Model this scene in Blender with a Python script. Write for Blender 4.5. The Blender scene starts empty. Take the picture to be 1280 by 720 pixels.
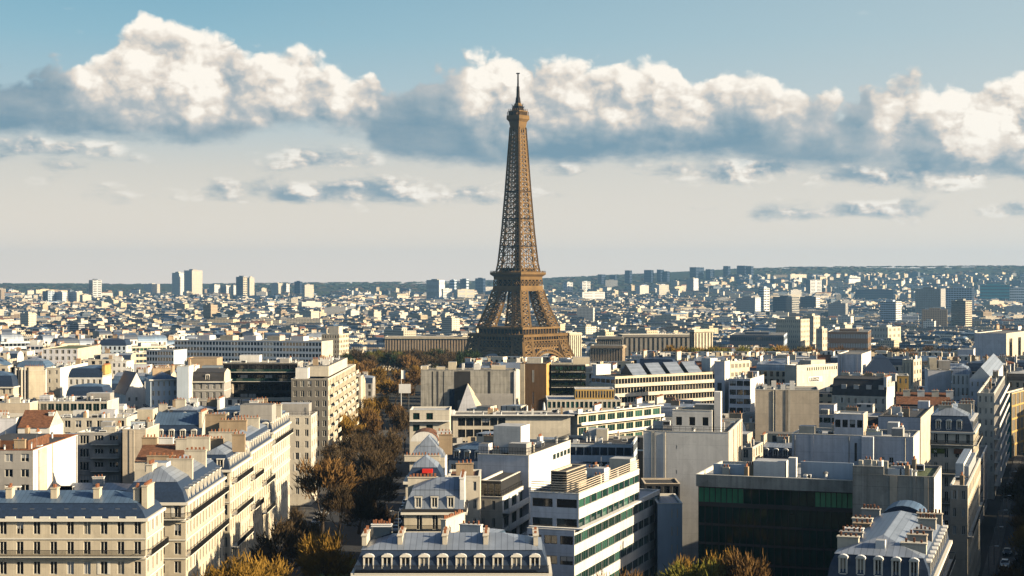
import bpy, math
R = math.radians
scene = bpy.context.scene
C = scene.collection
# ------------------------------------------------------------------ camera
F = 2000.0            # focal length in pixels of a 1280 px wide frame
HY = 352.0            # row of the eye level
EYE = 60.0
cam_d = bpy.data.cameras.new('camera')
cam = bpy.data.objects.new('camera', cam_d)
C.objects.link(cam)
cam.location = (0, 0, EYE)
cam.rotation_euler = (R(90) - math.atan((360 - HY) / F), 0, 0)
cam_d.sensor_width = 36
cam_d.lens = 36 * F / 1280
cam_d.clip_start = 1
cam_d.clip_end = 60000
scene.camera = cam
# ------------------------------------------------------------------ exposure
vs = scene.view_settings
scene.display_settings.display_device = 'sRGB'
vs.view_transform = 'Standard'
vs.look = 'None'
vs.exposure = 1.0
vs.gamma = 1.0
vs.use_curve_mapping = False
scene.cycles.use_denoising = True
scene.cycles.max_bounces = 6
scene.cycles.diffuse_bounces = 0
scene.cycles.volume_bounces = 0
# ------------------------------------------------------------------ sun
SUN_EL, SUN_AZ = 21.0, 108.0          # azimuth clockwise from the view direction
se, sa = R(SUN_EL), R(SUN_AZ)
SUNV = (math.cos(se) * math.sin(sa), math.cos(se) * math.cos(sa), math.sin(se))
sl = bpy.data.lights.new('sun', 'SUN')
sl.energy = 5.0
sl.angle = R(0.5)
sl.color = (1.0, 0.82, 0.55)
so = bpy.data.objects.new('sun', sl)
C.objects.link(so)
from mathutils import Vector
so.rotation_euler = Vector(SUNV).to_track_quat('Z', 'Y').to_euler()
# ------------------------------------------------------------------ sky
world = bpy.data.worlds.new('World')
scene.world = world
world.use_nodes = True
world.cycles.sampling_method = 'MANUAL'
world.cycles.sample_map_resolution = 512


class NT:
    """tiny helper to write node trees as expressions"""

    def __init__(self, nt):
        self.nt = nt

    def n(self, kind, **kw):
        x = self.nt.nodes.new(kind)
        for k, v in kw.items():
            setattr(x, k, v)
        return x

    def put(self, sock, v):
        if isinstance(v, (int, float)):
            sock.default_value = v
        elif isinstance(v, (tuple, list)):
            n = len(sock.default_value)
            sock.default_value = tuple(v) + ((1.0,) if n == 4 and len(v) == 3 else ())
        else:
            self.nt.links.new(v, sock)

    def m(self, op, a, b=0.0, c=0.0, clamp=False):
        x = self.n('ShaderNodeMath', operation=op, use_clamp=clamp)
        self.put(x.inputs[0], a)
        self.put(x.inputs[1], b)
        self.put(x.inputs[2], c)
        return x.outputs[0]

    def vec(self, a, b, c=0.0):
        x = self.n('ShaderNodeCombineXYZ')
        for i, v in enumerate((a, b, c)):
            self.put(x.inputs[i], v)
        return x.outputs[0]

    def ss(self, v, lo, hi, a=0.0, b=1.0):
        x = self.n('ShaderNodeMapRange', interpolation_type='SMOOTHSTEP')
        for i, q in enumerate((v, lo, hi, a, b)):
            self.put(x.inputs[i], q)
        return x.outputs[0]

    def lin(self, v, lo, hi, a=0.0, b=1.0):
        x = self.n('ShaderNodeMapRange', clamp=True)
        for i, q in enumerate((v, lo, hi, a, b)):
            self.put(x.inputs[i], q)
        return x.outputs[0]

    def mix(self, f, a, b, blend='MIX'):
        x = self.n('ShaderNodeMix', data_type='RGBA', blend_type=blend)
        self.put(x.inputs[0], f)
        self.put(x.inputs[6], a)
        self.put(x.inputs[7], b)
        return x.outputs[2]

    def noise(self, v, scale, detail=4, rough=0.5, dist=0.0):
        x = self.n('ShaderNodeTexNoise', noise_dimensions='2D')
        self.put(x.inputs['Vector'], v)
        self.put(x.inputs['Scale'], scale)
        self.put(x.inputs['Detail'], detail)
        self.put(x.inputs['Roughness'], rough)
        self.put(x.inputs['Distortion'], dist)
        return x.outputs['Fac']

    def voro(self, v, scale, detail=3, rough=0.5, lac=2.2, smooth=0.35):
        x = self.n('ShaderNodeTexVoronoi', feature='SMOOTH_F1', voronoi_dimensions='2D')
        self.put(x.inputs['Vector'], v)
        self.put(x.inputs['Scale'], scale)
        self.put(x.inputs['Detail'], detail)
        self.put(x.inputs['Roughness'], rough)
        self.put(x.inputs['Lacunarity'], lac)
        self.put(x.inputs['Smoothness'], smooth)
        return x.outputs['Distance']

    def curve(self, t, pts):
        x = self.n('ShaderNodeFloatCurve')
        c = x.mapping.curves[0]
        pts = sorted(pts)
        c.points[0].location = pts[0]
        c.points[1].location = pts[-1]
        for p in pts[1:-1]:
            c.points.new(*p)
        x.mapping.extend = 'HORIZONTAL'
        x.mapping.update()
        self.put(x.inputs['Value'], t)
        return x.outputs[0]


SKY_STRENGTH = 0.064
HAZE = 4.6e-5


def build_sky():
    T = NT(world.node_tree)
    world.node_tree.nodes.clear()
    out = T.n('ShaderNodeOutputWorld')
    bg = T.n('ShaderNodeBackground')
    bg.inputs[1].default_value = SKY_STRENGTH
    sky = T.n('ShaderNodeTexSky', sky_type='NISHITA')
    sky.sun_disc = False
    sky.sun_elevation = se
    sky.sun_rotation = sa
    sky.air_density = 1.0
    sky.dust_density = 1.6
    sky.ozone_density = 2.0
    tc = T.n('ShaderNodeTexCoord')
    sp = T.n('ShaderNodeSeparateXYZ')
    T.put(sp.inputs[0], tc.outputs['Generated'])
    dx, dy, dz = sp.outputs
    # angles on the sky in units of 1/2000 rad: a runs round the horizon, e runs up from it
    a = T.m('MULTIPLY', T.m('ARCTAN2', dx, dy), 2000.0)
    e = T.m('MULTIPLY', T.m('ARCSINE', dz), 2000.0)
    t = T.m('ADD', T.m('DIVIDE', a, 1280.0), 0.5)

    def prof(pts, tt=t):      # profile along the horizon: azimuth column -> elevation
        return T.m('MULTIPLY', T.curve(tt, [(x / 1280.0, (HY - y) / 400.0) for x, y in pts]), 400.0)
    # soft warp so no profile reads as a drawn curve
    pv = T.vec(a, e)
    w1 = T.m('MULTIPLY', T.m('SUBTRACT', T.noise(pv, 1 / 60.0, 3, 0.55), 0.5), 46.0)
    tw = T.m('ADD', t, T.m('DIVIDE', w1, 1280.0))
    top = prof([(0, 93), (40, 84), (80, 78), (110, 74), (150, 46), (172, 28), (200, 12), (225, 20), (250, 30), (272, 26), (297, 48),
                (315, 62), (345, 54), (382, 54), (410, 70), (440, 80), (465, 78), (480, 104), (505, 100), (530, 88), (560, 74), (590, 54),
                (615, 46), (650, 56), (685, 66), (720, 60), (760, 56), (800, 64), (848, 62), (866, 86), (890, 78), (930, 76), (980, 88),
                (1030, 110), (1055, 120), (1075, 98), (1110, 86), (1150, 96), (1180, 88), (1230, 90), (1280, 96)], tw)
    bot = prof([(0, 178), (150, 182), (280, 182), (340, 168), (440, 172), (490, 198), (640, 210), (760, 206), (900, 204), (1000, 216),
                (1100, 218), (1280, 236)], tw)
    midl = prof([(0, 128), (80, 133), (250, 138), (440, 136), (520, 118), (600, 136), (700, 150), (800, 146), (900, 140), (1040, 146),
                 (1100, 160), (1180, 182), (1280, 200)], tw)
    side = T.curve(tw, [(0, .0), (.05, .05), (.075, .35), (.11, .9), (.2, 1), (.34, .95), (.368, .6), (.39, .35), (.42, .25), (.452, .55), (.475, 1),
                        (.55, .85), (.65, .95), (.72, .8), (.79, .85), (.82, .35), (.842, .15), (.86, .75), (.885, .45), (.91, .85), (.95, .9), (1, .75)])

    def puffs(av, ev):
        v = T.vec(av, T.m('MULTIPLY', ev, 1.25))
        wob = T.n('ShaderNodeTexNoise', noise_dimensions='2D')
        T.put(wob.inputs['Vector'], v)
        wob.inputs['Scale'].default_value = 1 / 26.0
        wob.inputs['Detail'].default_value = 4
        va = T.n('ShaderNodeVectorMath', operation='MULTIPLY_ADD')
        T.put(va.inputs[0], wob.outputs['Color'])
        va.inputs[1].default_value = (17, 17, 0)
        T.put(va.inputs[2], v)
        big = T.voro(va.outputs[0], 1 / 60.0, 5, 0.46, 2.1, 0.22)
        return T.m('SUBTRACT', 0.62, big)
    h0 = puffs(a, e)
    h1 = puffs(T.m('ADD', a, 5.0), T.m('ADD', e, 4.5))
    h2 = puffs(T.m('ADD', a, 16.0), T.m('ADD', e, 13.0))
    edge = T.m('ADD', T.m('SUBTRACT', top, e), T.m('MULTIPLY', h0, 35.0))          # > 0 inside, in sky units
    edge = T.m('SUBTRACT', edge, 10.0)
    low = T.m('SUBTRACT', e, bot)
    fine = T.noise(T.vec(a, T.m('MULTIPLY', e, 2.4)), 1 / 70.0, 6, 0.6)
    low = T.m('ADD', low, T.m('MULTIPLY', T.m('SUBTRACT', fine, 0.5), 34.0))
    near = T.ss(T.m('ABSOLUTE', a), 1450.0, 1000.0)
    al = T.m('MULTIPLY', T.m('MULTIPLY', T.ss(edge, -2.0, 12.0), T.ss(low, -5.0, 18.0)), near)
    # light on the puffs: bright towards the sun, dim beneath and behind
    rel = T.m('ADD', T.m('MULTIPLY', T.m('SUBTRACT', h0, h1), 1.25), T.m('MULTIPLY', T.m('SUBTRACT', h0, h2), 1.1))
    big = T.noise(T.vec(a, T.m('MULTIPLY', e, 1.4)), 1 / 90.0, 3, 0.5)
    up = T.ss(T.m('ADD', T.m('SUBTRACT', e, midl), T.m('ADD', T.m('MULTIPLY', h0, 22.0), T.m('MULTIPLY', T.m('SUBTRACT', big, 0.5), 70.0))), -62.0, 30.0)
    rim = T.ss(edge, 34.0, 4.0)
    lit = T.m('MULTIPLY', up, T.m('ADD', T.m('MULTIPLY', side, 0.74), 0.08))
    lit = T.m('ADD', lit, T.m('MULTIPLY', rel, T.m('ADD', T.m('MULTIPLY', lit, 0.62), 0.02)))
    lit = T.m('ADD', lit, T.m('MULTIPLY', T.m('MULTIPLY', rim, side), 0.2))
    lit = T.m('ADD', lit, T.m('MULTIPLY', T.m('SUBTRACT', T.noise(T.vec(a, T.m('MULTIPLY', e, 3.0)), 1 / 150.0, 5, 0.6), 0.44), 0.5))
    # warm glow in the underside of the bank towards the sun
    glow = T.m('MULTIPLY', T.ss(t, .78, .92), T.ss(T.noise(T.vec(a, T.m('MULTIPLY', e, 1.6)), 1 / 60.0, 4, .55), .42, .62))
    lit = T.m('ADD', lit, T.m('MULTIPLY', glow, 0.4), clamp=True)

    def cloud_col(l):
        r = T.n('ShaderNodeValToRGB')
        cr = r.color_ramp
        cols = [(0.0, (0.20, 0.32, 0.40)), (0.22, (0.35, 0.43, 0.47)), (0.45, (0.52, 0.54, 0.54)), (0.7, (0.80, 0.72, 0.63)), (1.0, (1.06, 0.99, 0.88))]
        cr.elements[0].position, cr.elements[0].color = cols[0][0], cols[0][1] + (1,)
        cr.elements[1].position, cr.elements[1].color = cols[-1][0], cols[-1][1] + (1,)
        for p, c in cols[1:-1]:
            x = cr.elements.new(p)
            x.color = c + (1,)
        T.put(r.inputs[0], l)
        return r.outputs[0]
    # thin small clouds lower down
    masks = None
    for (cx, cy, rx, ry, s) in ((400, 196, 70, 20, 1.0), (450, 240, 200, 20, 1.05), (115, 242, 110, 20, .5), (60, 196, 140, 26, .75), (110, 152, 90, 18, .8), (300, 240, 60, 14, .6),
                                (705, 213, 34, 16, .75), (850, 215, 70, 22, .7), (930, 214, 120, 17, 1.0), (1130, 222, 160, 22, 1.0),
                                (980, 268, 90, 17, .8), (1090, 264, 100, 17, .85), (1235, 268, 60, 16, .5)):
        ex = T.m('DIVIDE', T.m('SUBTRACT', a, cx - 640.0), rx)
        ey = T.m('DIVIDE', T.m('SUBTRACT', e, HY - cy), ry)
        g = T.m('MULTIPLY', T.m('POWER', 2.718, T.m('MULTIPLY', T.m('ADD', T.m('MULTIPLY', ex, ex), T.m('MULTIPLY', ey, ey)), -1.0)), s)
        masks = g if masks is None else T.m('MAXIMUM', masks, g)
    sv = T.vec(a, T.m('MULTIPLY', e, 3.3))
    sn = T.noise(sv, 1 / 64.0, 6, 0.52, 0.15)
    sn2 = T.noise(T.vec(T.m('ADD', a, 7.0), T.m('MULTIPLY', T.m('ADD', e, 5.0), 3.3)), 1 / 64.0, 6, 0.52, 0.15)
    sm = T.m('ADD', masks, T.m('ADD', T.m('MULTIPLY', T.m('SUBTRACT', sn, 0.5), 1.5), T.m('MULTIPLY', h0, 0.22)))
    sal = T.m('MULTIPLY', T.ss(sm, 0.28, 1.0), 0.85)
    sl_ = T.m('ADD', T.m('ADD', 0.42, T.m('MULTIPLY', rel, 0.9)), T.m('MULTIPLY', T.m('SUBTRACT', sn, sn2), 2.2), clamp=True)
    # clear sky: Nishita, a little tinted; thin high veil low over the horizon
    base = T.mix(1.0, sky.outputs[0], (1.04, 1.0, 0.92), 'MULTIPLY')
    K = 0.50 / SKY_STRENGTH
    veil = T.n('ShaderNodeValToRGB')
    cr = veil.color_ramp
    cr.elements[0].position, cr.elements[0].color = 0.0, (1.10, 0.92, 0.74, 1)
    cr.elements[1].position, cr.elements[1].color = 1.0, (0.15, 0.38, 0.53, 1)
    for p, c in ((0.13, (0.98, 0.85, 0.70)), (0.33, (0.74, 0.70, 0.63)), (0.5, (0.46, 0.58, 0.63)), (0.72, (0.28, 0.50, 0.61))):
        x = cr.elements.new(p)
        x.color = c + (1,)
    T.put(veil.inputs[0], T.m('DIVIDE', e, 420.0))
    vfac = T.m('MULTIPLY', T.ss(e, 800.0, 340.0, 0.0, 0.9), T.ss(T.m('ABSOLUTE', a), 2600.0, 1200.0))
    tint = T.mix(T.lin(t, 0.2, 1.0, 0.0, 0.35), veil.outputs[0], (0.86, 0.80, 0.72))
    clear = T.mix(vfac, base, T.mix(1.0, tint, (K, K, K), 'MULTIPLY'))
    c1 = T.mix(sal, clear, T.mix(1.0, cloud_col(sl_), (K, K, K), 'MULTIPLY'))
    c2 = T.mix(al, c1, T.mix(1.0, cloud_col(lit), (K, K, K), 'MULTIPLY'))
    T.put(bg.inputs[0], c2)
    # outside the belt of clouds only the plain sky has to be worked out
    bg2 = T.n('ShaderNodeBackground')
    bg2.inputs[1].default_value = SKY_STRENGTH
    T.put(bg2.inputs[0], clear)
    belt = T.m('MULTIPLY', T.m('LESS_THAN', T.m('ABSOLUTE', a), 1500.0), T.m('MULTIPLY', T.m('LESS_THAN', e, 430.0), T.m('GREATER_THAN', e, 40.0)))
    mx = T.n('ShaderNodeMixShader')
    T.put(mx.inputs[0], belt)
    world.node_tree.links.new(bg2.outputs[0], mx.inputs[1])
    world.node_tree.links.new(bg.outputs[0], mx.inputs[2])
    world.node_tree.links.new(mx.outputs[0], out.inputs[0])


build_sky()
# ====================================================================== geometry of the place
import random
import bisect
from collections import defaultdict


def sst(v, a, b):
    t = min(1.0, max(0.0, (v - a) / (b - a)))
    return t * t * (3 - 2 * t)


HILL = [(-900, 356), (0, 355), (200, 356), (400, 354), (560, 353), (650, 350), (760, 345), (850, 341), (920, 337), (1000, 334.5), (1100, 334), (1280, 333), (2200, 333)]


def hill_row(px):
    k = bisect.bisect([h[0] for h in HILL], px)
    if k <= 0:
        return HILL[0][1]
    if k >= len(HILL):
        return HILL[-1][1]
    (x0, y0), (x1, y1) = HILL[k - 1], HILL[k]
    return y0 + (y1 - y0) * (px - x0) / (x1 - x0)


def ground_z(x, y):
    z = -44.0 * sst(y, 1040, 1620)
    if y > 2500:
        px = 640 + F * x / y
        top = EYE - (hill_row(px) - HY) / F * 9200.0
        z += 14.0 * sst(y, 2500, 6000)
        z += (top - z) * sst(y, 5300, 9200)
    return z


def kx(px):
    return (px - 640.0) / F


# ====================================================================== meshes
class MB:
    def __init__(self):
        self.v, self.f, self.m, self.mats = [], [], [], []

    def slot(self, mat):
        if mat not in self.mats:
            self.mats.append(mat)
        return self.mats.index(mat)

    def face(self, pts, mat):
        i = len(self.v)
        self.v += [tuple(p) for p in pts]
        self.f.append(tuple(range(i, i + len(pts))))
        self.m.append(self.slot(mat))

    def box(self, x0, x1, y0, y1, z0, z1, mat, bottom=False, top=None):
        a = [(x0, y0, z0), (x1, y0, z0), (x1, y1, z0), (x0, y1, z0), (x0, y0, z1), (x1, y0, z1), (x1, y1, z1), (x0, y1, z1)]
        i = len(self.v)
        self.v += a
        s = self.slot(mat)
        fs = [(0, 1, 5, 4), (1, 2, 6, 5), (2, 3, 7, 6), (3, 0, 4, 7), (4, 5, 6, 7)]
        if bottom:
            fs.append((3, 2, 1, 0))
        for k, f in enumerate(fs):
            self.f.append(tuple(i + q for q in f))
            self.m.append(s if not (k == 4 and top) else self.slot(top))

    def beam(self, a, b, t, mat, t2=None, nrm=None, flat=0.3):
        a, b = Vector(a), Vector(b)
        d = b - a
        if d.length < 1e-6:
            return
        d.normalize()
        u = d.cross(Vector((0, 0, 1)))
        if u.length < 1e-3:
            u = Vector((1, 0, 0))
        u.normalize()
        w = d.cross(u)
        if nrm is not None:
            u = d.cross(Vector(nrm)).normalized()
            w = Vector(nrm).normalized() * flat
        t2 = t if t2 is None else t2
        i = len(self.v)
        for p, q in ((a, t / 2), (b, t2 / 2)):
            for sx, sy in ((-1, -1), (1, -1), (1, 1), (-1, 1)):
                self.v.append(tuple(p + u * sx * q + w * sy * q))
        s = self.slot(mat)
        for f in ((0, 1, 5, 4), (1, 2, 6, 5), (2, 3, 7, 6), (3, 0, 4, 7), (4, 5, 6, 7), (3, 2, 1, 0)):
            self.f.append(tuple(i + q for q in f))
            self.m.append(s)

    def tube(self, pts, rads, n, mat, cap=True):
        s = self.slot(mat)
        rings = []
        for k, (p, r) in enumerate(zip(pts, rads)):
            p = Vector(p)
            d = Vector(pts[min(k + 1, len(pts) - 1)]) - Vector(pts[max(k - 1, 0)])
            d.normalize()
            u = d.cross(Vector((0, 1, 0)) if abs(d.y) < 0.9 else Vector((1, 0, 0))).normalized()
            w = d.cross(u)
            i = len(self.v)
            for j in range(n):
                an = 2 * math.pi * j / n
                self.v.append(tuple(p + u * math.cos(an) * r + w * math.sin(an) * r))
            rings.append(i)
        for q in range(len(rings) - 1):
            for j in range(n):
                a, b = rings[q], rings[q + 1]
                self.f.append((a + j, a + (j + 1) % n, b + (j + 1) % n, b + j))
                self.m.append(s)
        if cap:
            self.f.append(tuple(rings[-1] + j for j in range(n)))
            self.m.append(s)

    def mesh(self, name):
        me = bpy.data.meshes.new(name)
        me.from_pydata(self.v, [], self.f)
        for x in self.mats:
            me.materials.append(x)
        me.polygons.foreach_set('material_index', self.m)
        me.update()
        return me

    def build(self, name, parent=None, loc=None, rz=0.0):
        if not self.f:
            return None
        return link(name, self.mesh(name), parent, loc, rz)


def link(name, me, parent=None, loc=None, rz=0.0):
    o = bpy.data.objects.new(name, me)
    C.objects.link(o)
    if parent is not None:
        o.parent = parent
    if loc is not None:
        o.location = loc
    if rz:
        o.rotation_euler = (0, 0, rz)
    return o


def tag(o, label=None, cat=None, group=None, kind=None):
    for k, v in (('label', label), ('category', cat), ('group', group), ('kind', kind)):
        if v:
            o[k] = v
    return o


def empty(name, loc, rz=0.0):
    o = bpy.data.objects.new(name, None)
    o.empty_display_size = 1.0
    C.objects.link(o)
    o.location = loc
    o.rotation_euler = (0, 0, rz)
    return o


# ====================================================================== materials
MATS = {}


def mat(name, col, rough=0.85, var=0.10, scale=0.35, streak=0.0, metal=0.0, spec=0.3, seam=0.0, grime=0.0, rnd=0.0, bump=0.0, patch=0.0, joint=0.0):
    if name in MATS:
        return MATS[name]
    m = bpy.data.materials.new(name)
    MATS[name] = m
    m.use_nodes = True
    nt = m.node_tree
    T = NT(nt)
    b = nt.nodes['Principled BSDF']
    b.inputs['Roughness'].default_value = rough
    b.inputs['Metallic'].default_value = metal
    b.inputs['Specular IOR Level'].default_value = spec
    tc = T.n('ShaderNodeTexCoord').outputs['Object']
    info = T.n('ShaderNodeObjectInfo')
    c = col
    f = None
    if var:
        n = T.n('ShaderNodeTexNoise')
        T.put(n.inputs['Vector'], tc)
        n.inputs['Scale'].default_value = scale
        n.inputs['Detail'].default_value = 5
        f = T.lin(n.outputs['Fac'], 0.25, 0.75, 1 - var, 1 + var)
    if streak:
        mp = T.n('ShaderNodeMapping')
        T.put(mp.inputs[0], tc)
        mp.inputs['Scale'].default_value = (1.3, 1.3, 0.07)
        n = T.n('ShaderNodeTexNoise')
        T.put(n.inputs['Vector'], mp.outputs[0])
        n.inputs['Scale'].default_value = 1.0
        n.inputs['Detail'].default_value = 4
        s = T.lin(n.outputs['Fac'], 0.35, 0.72, 1.0, 1.0 - streak)
        f = s if f is None else T.m('MULTIPLY', f, s)
    if patch:
        mp = T.n('ShaderNodeMapping')
        T.put(mp.inputs[0], tc)
        mp.inputs['Scale'].default_value = (.16, .16, .22)
        n = T.n('ShaderNodeTexNoise')
        T.put(n.inputs['Vector'], mp.outputs[0])
        n.inputs['Scale'].default_value = 1.0
        n.inputs['Detail'].default_value = 2
        n.inputs['Distortion'].default_value = .3
        s = T.lin(n.outputs['Fac'], 0.50, 0.53, 1.0, 1.0 - patch)
        n = T.n('ShaderNodeTexNoise')
        T.put(n.inputs['Vector'], tc)
        n.inputs['Scale'].default_value = 2.2
        n.inputs['Detail'].default_value = 6
        s = T.m('MULTIPLY', s, T.lin(n.outputs['Fac'], 0.56, 0.70, 1.0, 1.0 - patch * 1.3))
        f = s if f is None else T.m('MULTIPLY', f, s)
    if rnd:
        s = T.lin(info.outputs['Random'], 0, 1, 1 - rnd, 1 + rnd)
        f = s if f is None else T.m('MULTIPLY', f, s)
    if joint:
        sp = T.n('ShaderNodeSeparateXYZ')
        T.put(sp.inputs[0], tc)
        ln = T.m('LESS_THAN', T.m('FRACT', T.m('DIVIDE', sp.outputs[2], 3.15)), .035)
        lv = T.m('LESS_THAN', T.m('FRACT', T.m('DIVIDE', T.m('ADD', sp.outputs[0], sp.outputs[1]), 5.3)), .016)
        s = T.m('SUBTRACT', 1.0, T.m('MULTIPLY', T.m('MAXIMUM', ln, T.m('MULTIPLY', lv, .8)), joint))
        f = s if f is None else T.m('MULTIPLY', f, s)
    if seam:
        sp = T.n('ShaderNodeSeparateXYZ')
        T.put(sp.inputs[0], tc)
        k = T.m('FRACT', T.m('DIVIDE', T.m('ADD', sp.outputs[0], T.m('MULTIPLY', sp.outputs[1], 0.0)), seam))
        ln = T.m('LESS_THAN', k, 0.12)
        pan = T.n('ShaderNodeTexWhiteNoise', noise_dimensions='1D')
        T.put(pan.inputs['W'], T.m('FLOOR', T.m('DIVIDE', sp.outputs[0], seam)))
        s = T.m('MULTIPLY', T.lin(ln, 0, 1, 1.0, 0.62), T.lin(pan.outputs['Value'], 0, 1, 0.86, 1.12))
        f = s if f is None else T.m('MULTIPLY', f, s)
    if f is not None:
        cc = T.n('ShaderNodeCombineColor')
        for i in range(3):
            T.put(cc.inputs[i], T.m('MULTIPLY', f, col[i]))
        T.put(b.inputs['Base Color'], cc.outputs[0])
    else:
        b.inputs['Base Color'].default_value = tuple(col) + (1,)
    if bump:
        n = T.n('ShaderNodeTexNoise')
        T.put(n.inputs['Vector'], tc)
        n.inputs['Scale'].default_value = 3.0
        n.inputs['Detail'].default_value = 4
        bp = T.n('ShaderNodeBump')
        bp.inputs['Strength'].default_value = bump
        bp.inputs['Distance'].default_value = 0.1
        T.put(bp.inputs['Height'], n.outputs['Fac'])
        T.put(b.inputs['Normal'], bp.outputs[0])
    return m


W = dict(streak=0.16, var=0.09, patch=.09, joint=.14)
cream = mat('cream_stone', (0.64, 0.56, 0.43), **W)
pale = mat('pale_stone', (0.66, 0.60, 0.50), **W)
beige = mat('beige_render', (0.60, 0.51, 0.40), **W)
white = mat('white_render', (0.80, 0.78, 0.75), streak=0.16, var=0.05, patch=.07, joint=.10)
offwhite = mat('grey_white_panels', (0.66, 0.645, 0.61), streak=0.2, var=0.06, patch=.06, joint=.1)
lilac = mat('cool_shade_white_render', (0.72, 0.72, 0.77), streak=0.2, var=0.07, patch=.08, joint=.14)  # white tinted to carry shade on fronts; ordinary wall colour elsewhere
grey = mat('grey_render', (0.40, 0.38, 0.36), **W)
sooty = mat('sooty_render', (0.20, 0.185, 0.165), **W)  # render darkened to hold the shade of the avenue front; dark stone on palaces
concrete = mat('raw_concrete', (0.40, 0.38, 0.34), streak=0.4, var=0.16, scale=0.5, bump=0.2, patch=.14, joint=.25)
brown = mat('brown_cladding', (0.17, 0.10, 0.05), streak=0.25, var=0.15)
ochre = mat('ochre_render', (0.55, 0.36, 0.12), **W)
tan = mat('tan_brick', (0.44, 0.33, 0.22), **W)
bluewhite = mat('blue_white_render', (0.55, 0.63, 0.72), streak=0.15, var=0.06)
teal = mat('teal_panel', (0.02, 0.22, 0.28), streak=0.2, var=0.15)
dark = mat('dark_cladding', (0.03, 0.03, 0.032), var=0.2, rough=0.6)
zinc = mat('zinc_sheet', (0.25, 0.29, 0.36), rough=0.42, metal=0.25, spec=0.5, seam=0.8, var=0.14, scale=0.5)
zincb = mat('blue_zinc_sheet', (0.10, 0.16, 0.25), rough=0.4, metal=0.25, spec=0.5, seam=0.8, var=0.16, scale=0.5)
slate = mat('slate_tiles', (0.018, 0.034, 0.070), rough=0.5, spec=0.5, var=0.3, scale=2.5)
tile = mat('clay_roof_tiles', (0.15, 0.068, 0.038), var=0.5, scale=1.4, bump=0.5)
terra = mat('terracotta', (0.30, 0.12, 0.06), var=0.3, scale=3.0)
gravel = mat('roof_gravel', (0.15, 0.145, 0.14), var=0.22, scale=0.8, bump=0.4)
rooflight = mat('pale_roof_membrane', (0.36, 0.37, 0.39), var=0.2, scale=0.5)
roofdark = mat('bitumen_roof', (0.05, 0.05, 0.055), var=0.3, scale=0.7)
roofgreen = mat('moss_roof', (0.10, 0.12, 0.06), var=0.4, scale=0.7)
trim = mat('painted_trim', (0.72, 0.68, 0.60), var=0.06)
metalw = mat('white_metal', (0.75, 0.75, 0.75), rough=0.5, var=0.08)
iron = mat('black_iron', (0.015, 0.015, 0.017), rough=0.5, var=0.1)
steel = mat('grey_steel', (0.25, 0.26, 0.27), rough=0.45, metal=0.5, var=0.1)
redcloth = mat('red_canvas', (0.65, 0.03, 0.02), var=0.1)
leafgreen = mat('terrace_leaves', (0.06, 0.09, 0.02), var=0.5, scale=2.0)


def glass(name, col, rough=0.06, spec=0.6, var=0.0):
    m = mat(name, col, rough=rough, spec=spec, var=var, scale=0.25)
    return m


gdark = glass('dark_window_glass', (0.012, 0.014, 0.017), 0.08)
ggreen = glass('green_window_glass', (0.010, 0.036, 0.030), 0.05, 0.8, 0.3)
gblue = glass('blue_window_glass', (0.02, 0.035, 0.06), 0.05, 0.8, 0.3)
gcurt = glass('curtained_window_glass', (0.30, 0.27, 0.22), 0.12, 0.5)
gblind = glass('window_with_blind', (0.42, 0.42, 0.42), 0.3, 0.4)
gdeep = glass('deep_green_glass', (0.006, 0.032, 0.022), 0.05, 0.5, 0.4)
glime = glass('lit_green_glass', (0.07, 0.27, 0.13), 0.1, 0.5, 0.35)  # brighter green panes of the top row
gteal = glass('pale_green_glass', (0.04, 0.12, 0.09), 0.05, 0.8, 0.25)

# ====================================================================== window meshes (shared)
WIN = {}


def window_mesh(w, h, style, lod):
    """meshes of a window: pane and frame; x runs along the wall, y into it, z up from the sill"""
    key = (round(w, 2), round(h, 2), style, lod)
    if key in WIN:
        return WIN[key]
    gl = {'d': gdark, 'c': gcurt, 'b': gblind, 'g': ggreen, 'u': gblue, 't': gteal, 'k': gdeep, 'l': glime, 'h': gdark, 'o': gdark}[style[0]]
    fm = {'w': trim, 'k': iron, 's': steel}[style[1]]
    a, b = MB(), MB()
    a.face([(-w / 2, .2, 0), (w / 2, .2, 0), (w / 2, .2, h), (-w / 2, .2, h)], gl)
    if style[0] == 'h':
        a.face([(-w / 2, .185, h * .45), (w / 2, .185, h * .45), (w / 2, .185, h), (-w / 2, .185, h)], gblind)
    if style[0] == 'o':
        for e in (-1, 1):
            a.box(e * w / 2 + (0.02 if e > 0 else -w * .42), e * w / 2 + (w * .42 if e > 0 else -.02), -.05, -.004, 0, h, trim)
    t = 0.07 if lod == 0 else 0.09
    q = b if lod == 0 else a
    q.box(-w / 2, -w / 2 + t, .12, .197, 0, h, fm)
    q.box(w / 2 - t, w / 2, .12, .197, 0, h, fm)
    q.box(-w / 2 + t, w / 2 - t, .12, .197, h - t, h, fm, True)
    q.box(-w / 2 + t, w / 2 - t, .12, .197, 0, t, fm)
    n = max(1, int(round(w / 0.75)) - 1) if style[1] == 'w' else max(0, int(w / 1.6))
    for k in range(n):
        x = -w / 2 + w * (k + 1) / (n + 1)
        q.box(x - t * .6, x + t * .6, .13, .197, t, h - t, fm)
    WIN[key] = (a.mesh('window'), b.mesh('frame') if lod == 0 else None)
    return WIN[key]


SIDES = {'f': (0.0, lambda r: ((r[0], r[2]), (1, 0), r[1] - r[0])), 'r': (R(90), lambda r: ((r[1], r[2]), (0, 1), r[3] - r[2])),
         'b': (R(180), lambda r: ((r[1], r[3]), (-1, 0), r[1] - r[0])), 'l': (R(-90), lambda r: ((r[0], r[3]), (0, -1), r[3] - r[2]))}
HEROES = []
ALLB = []
rnd = random.Random(7)


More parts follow.
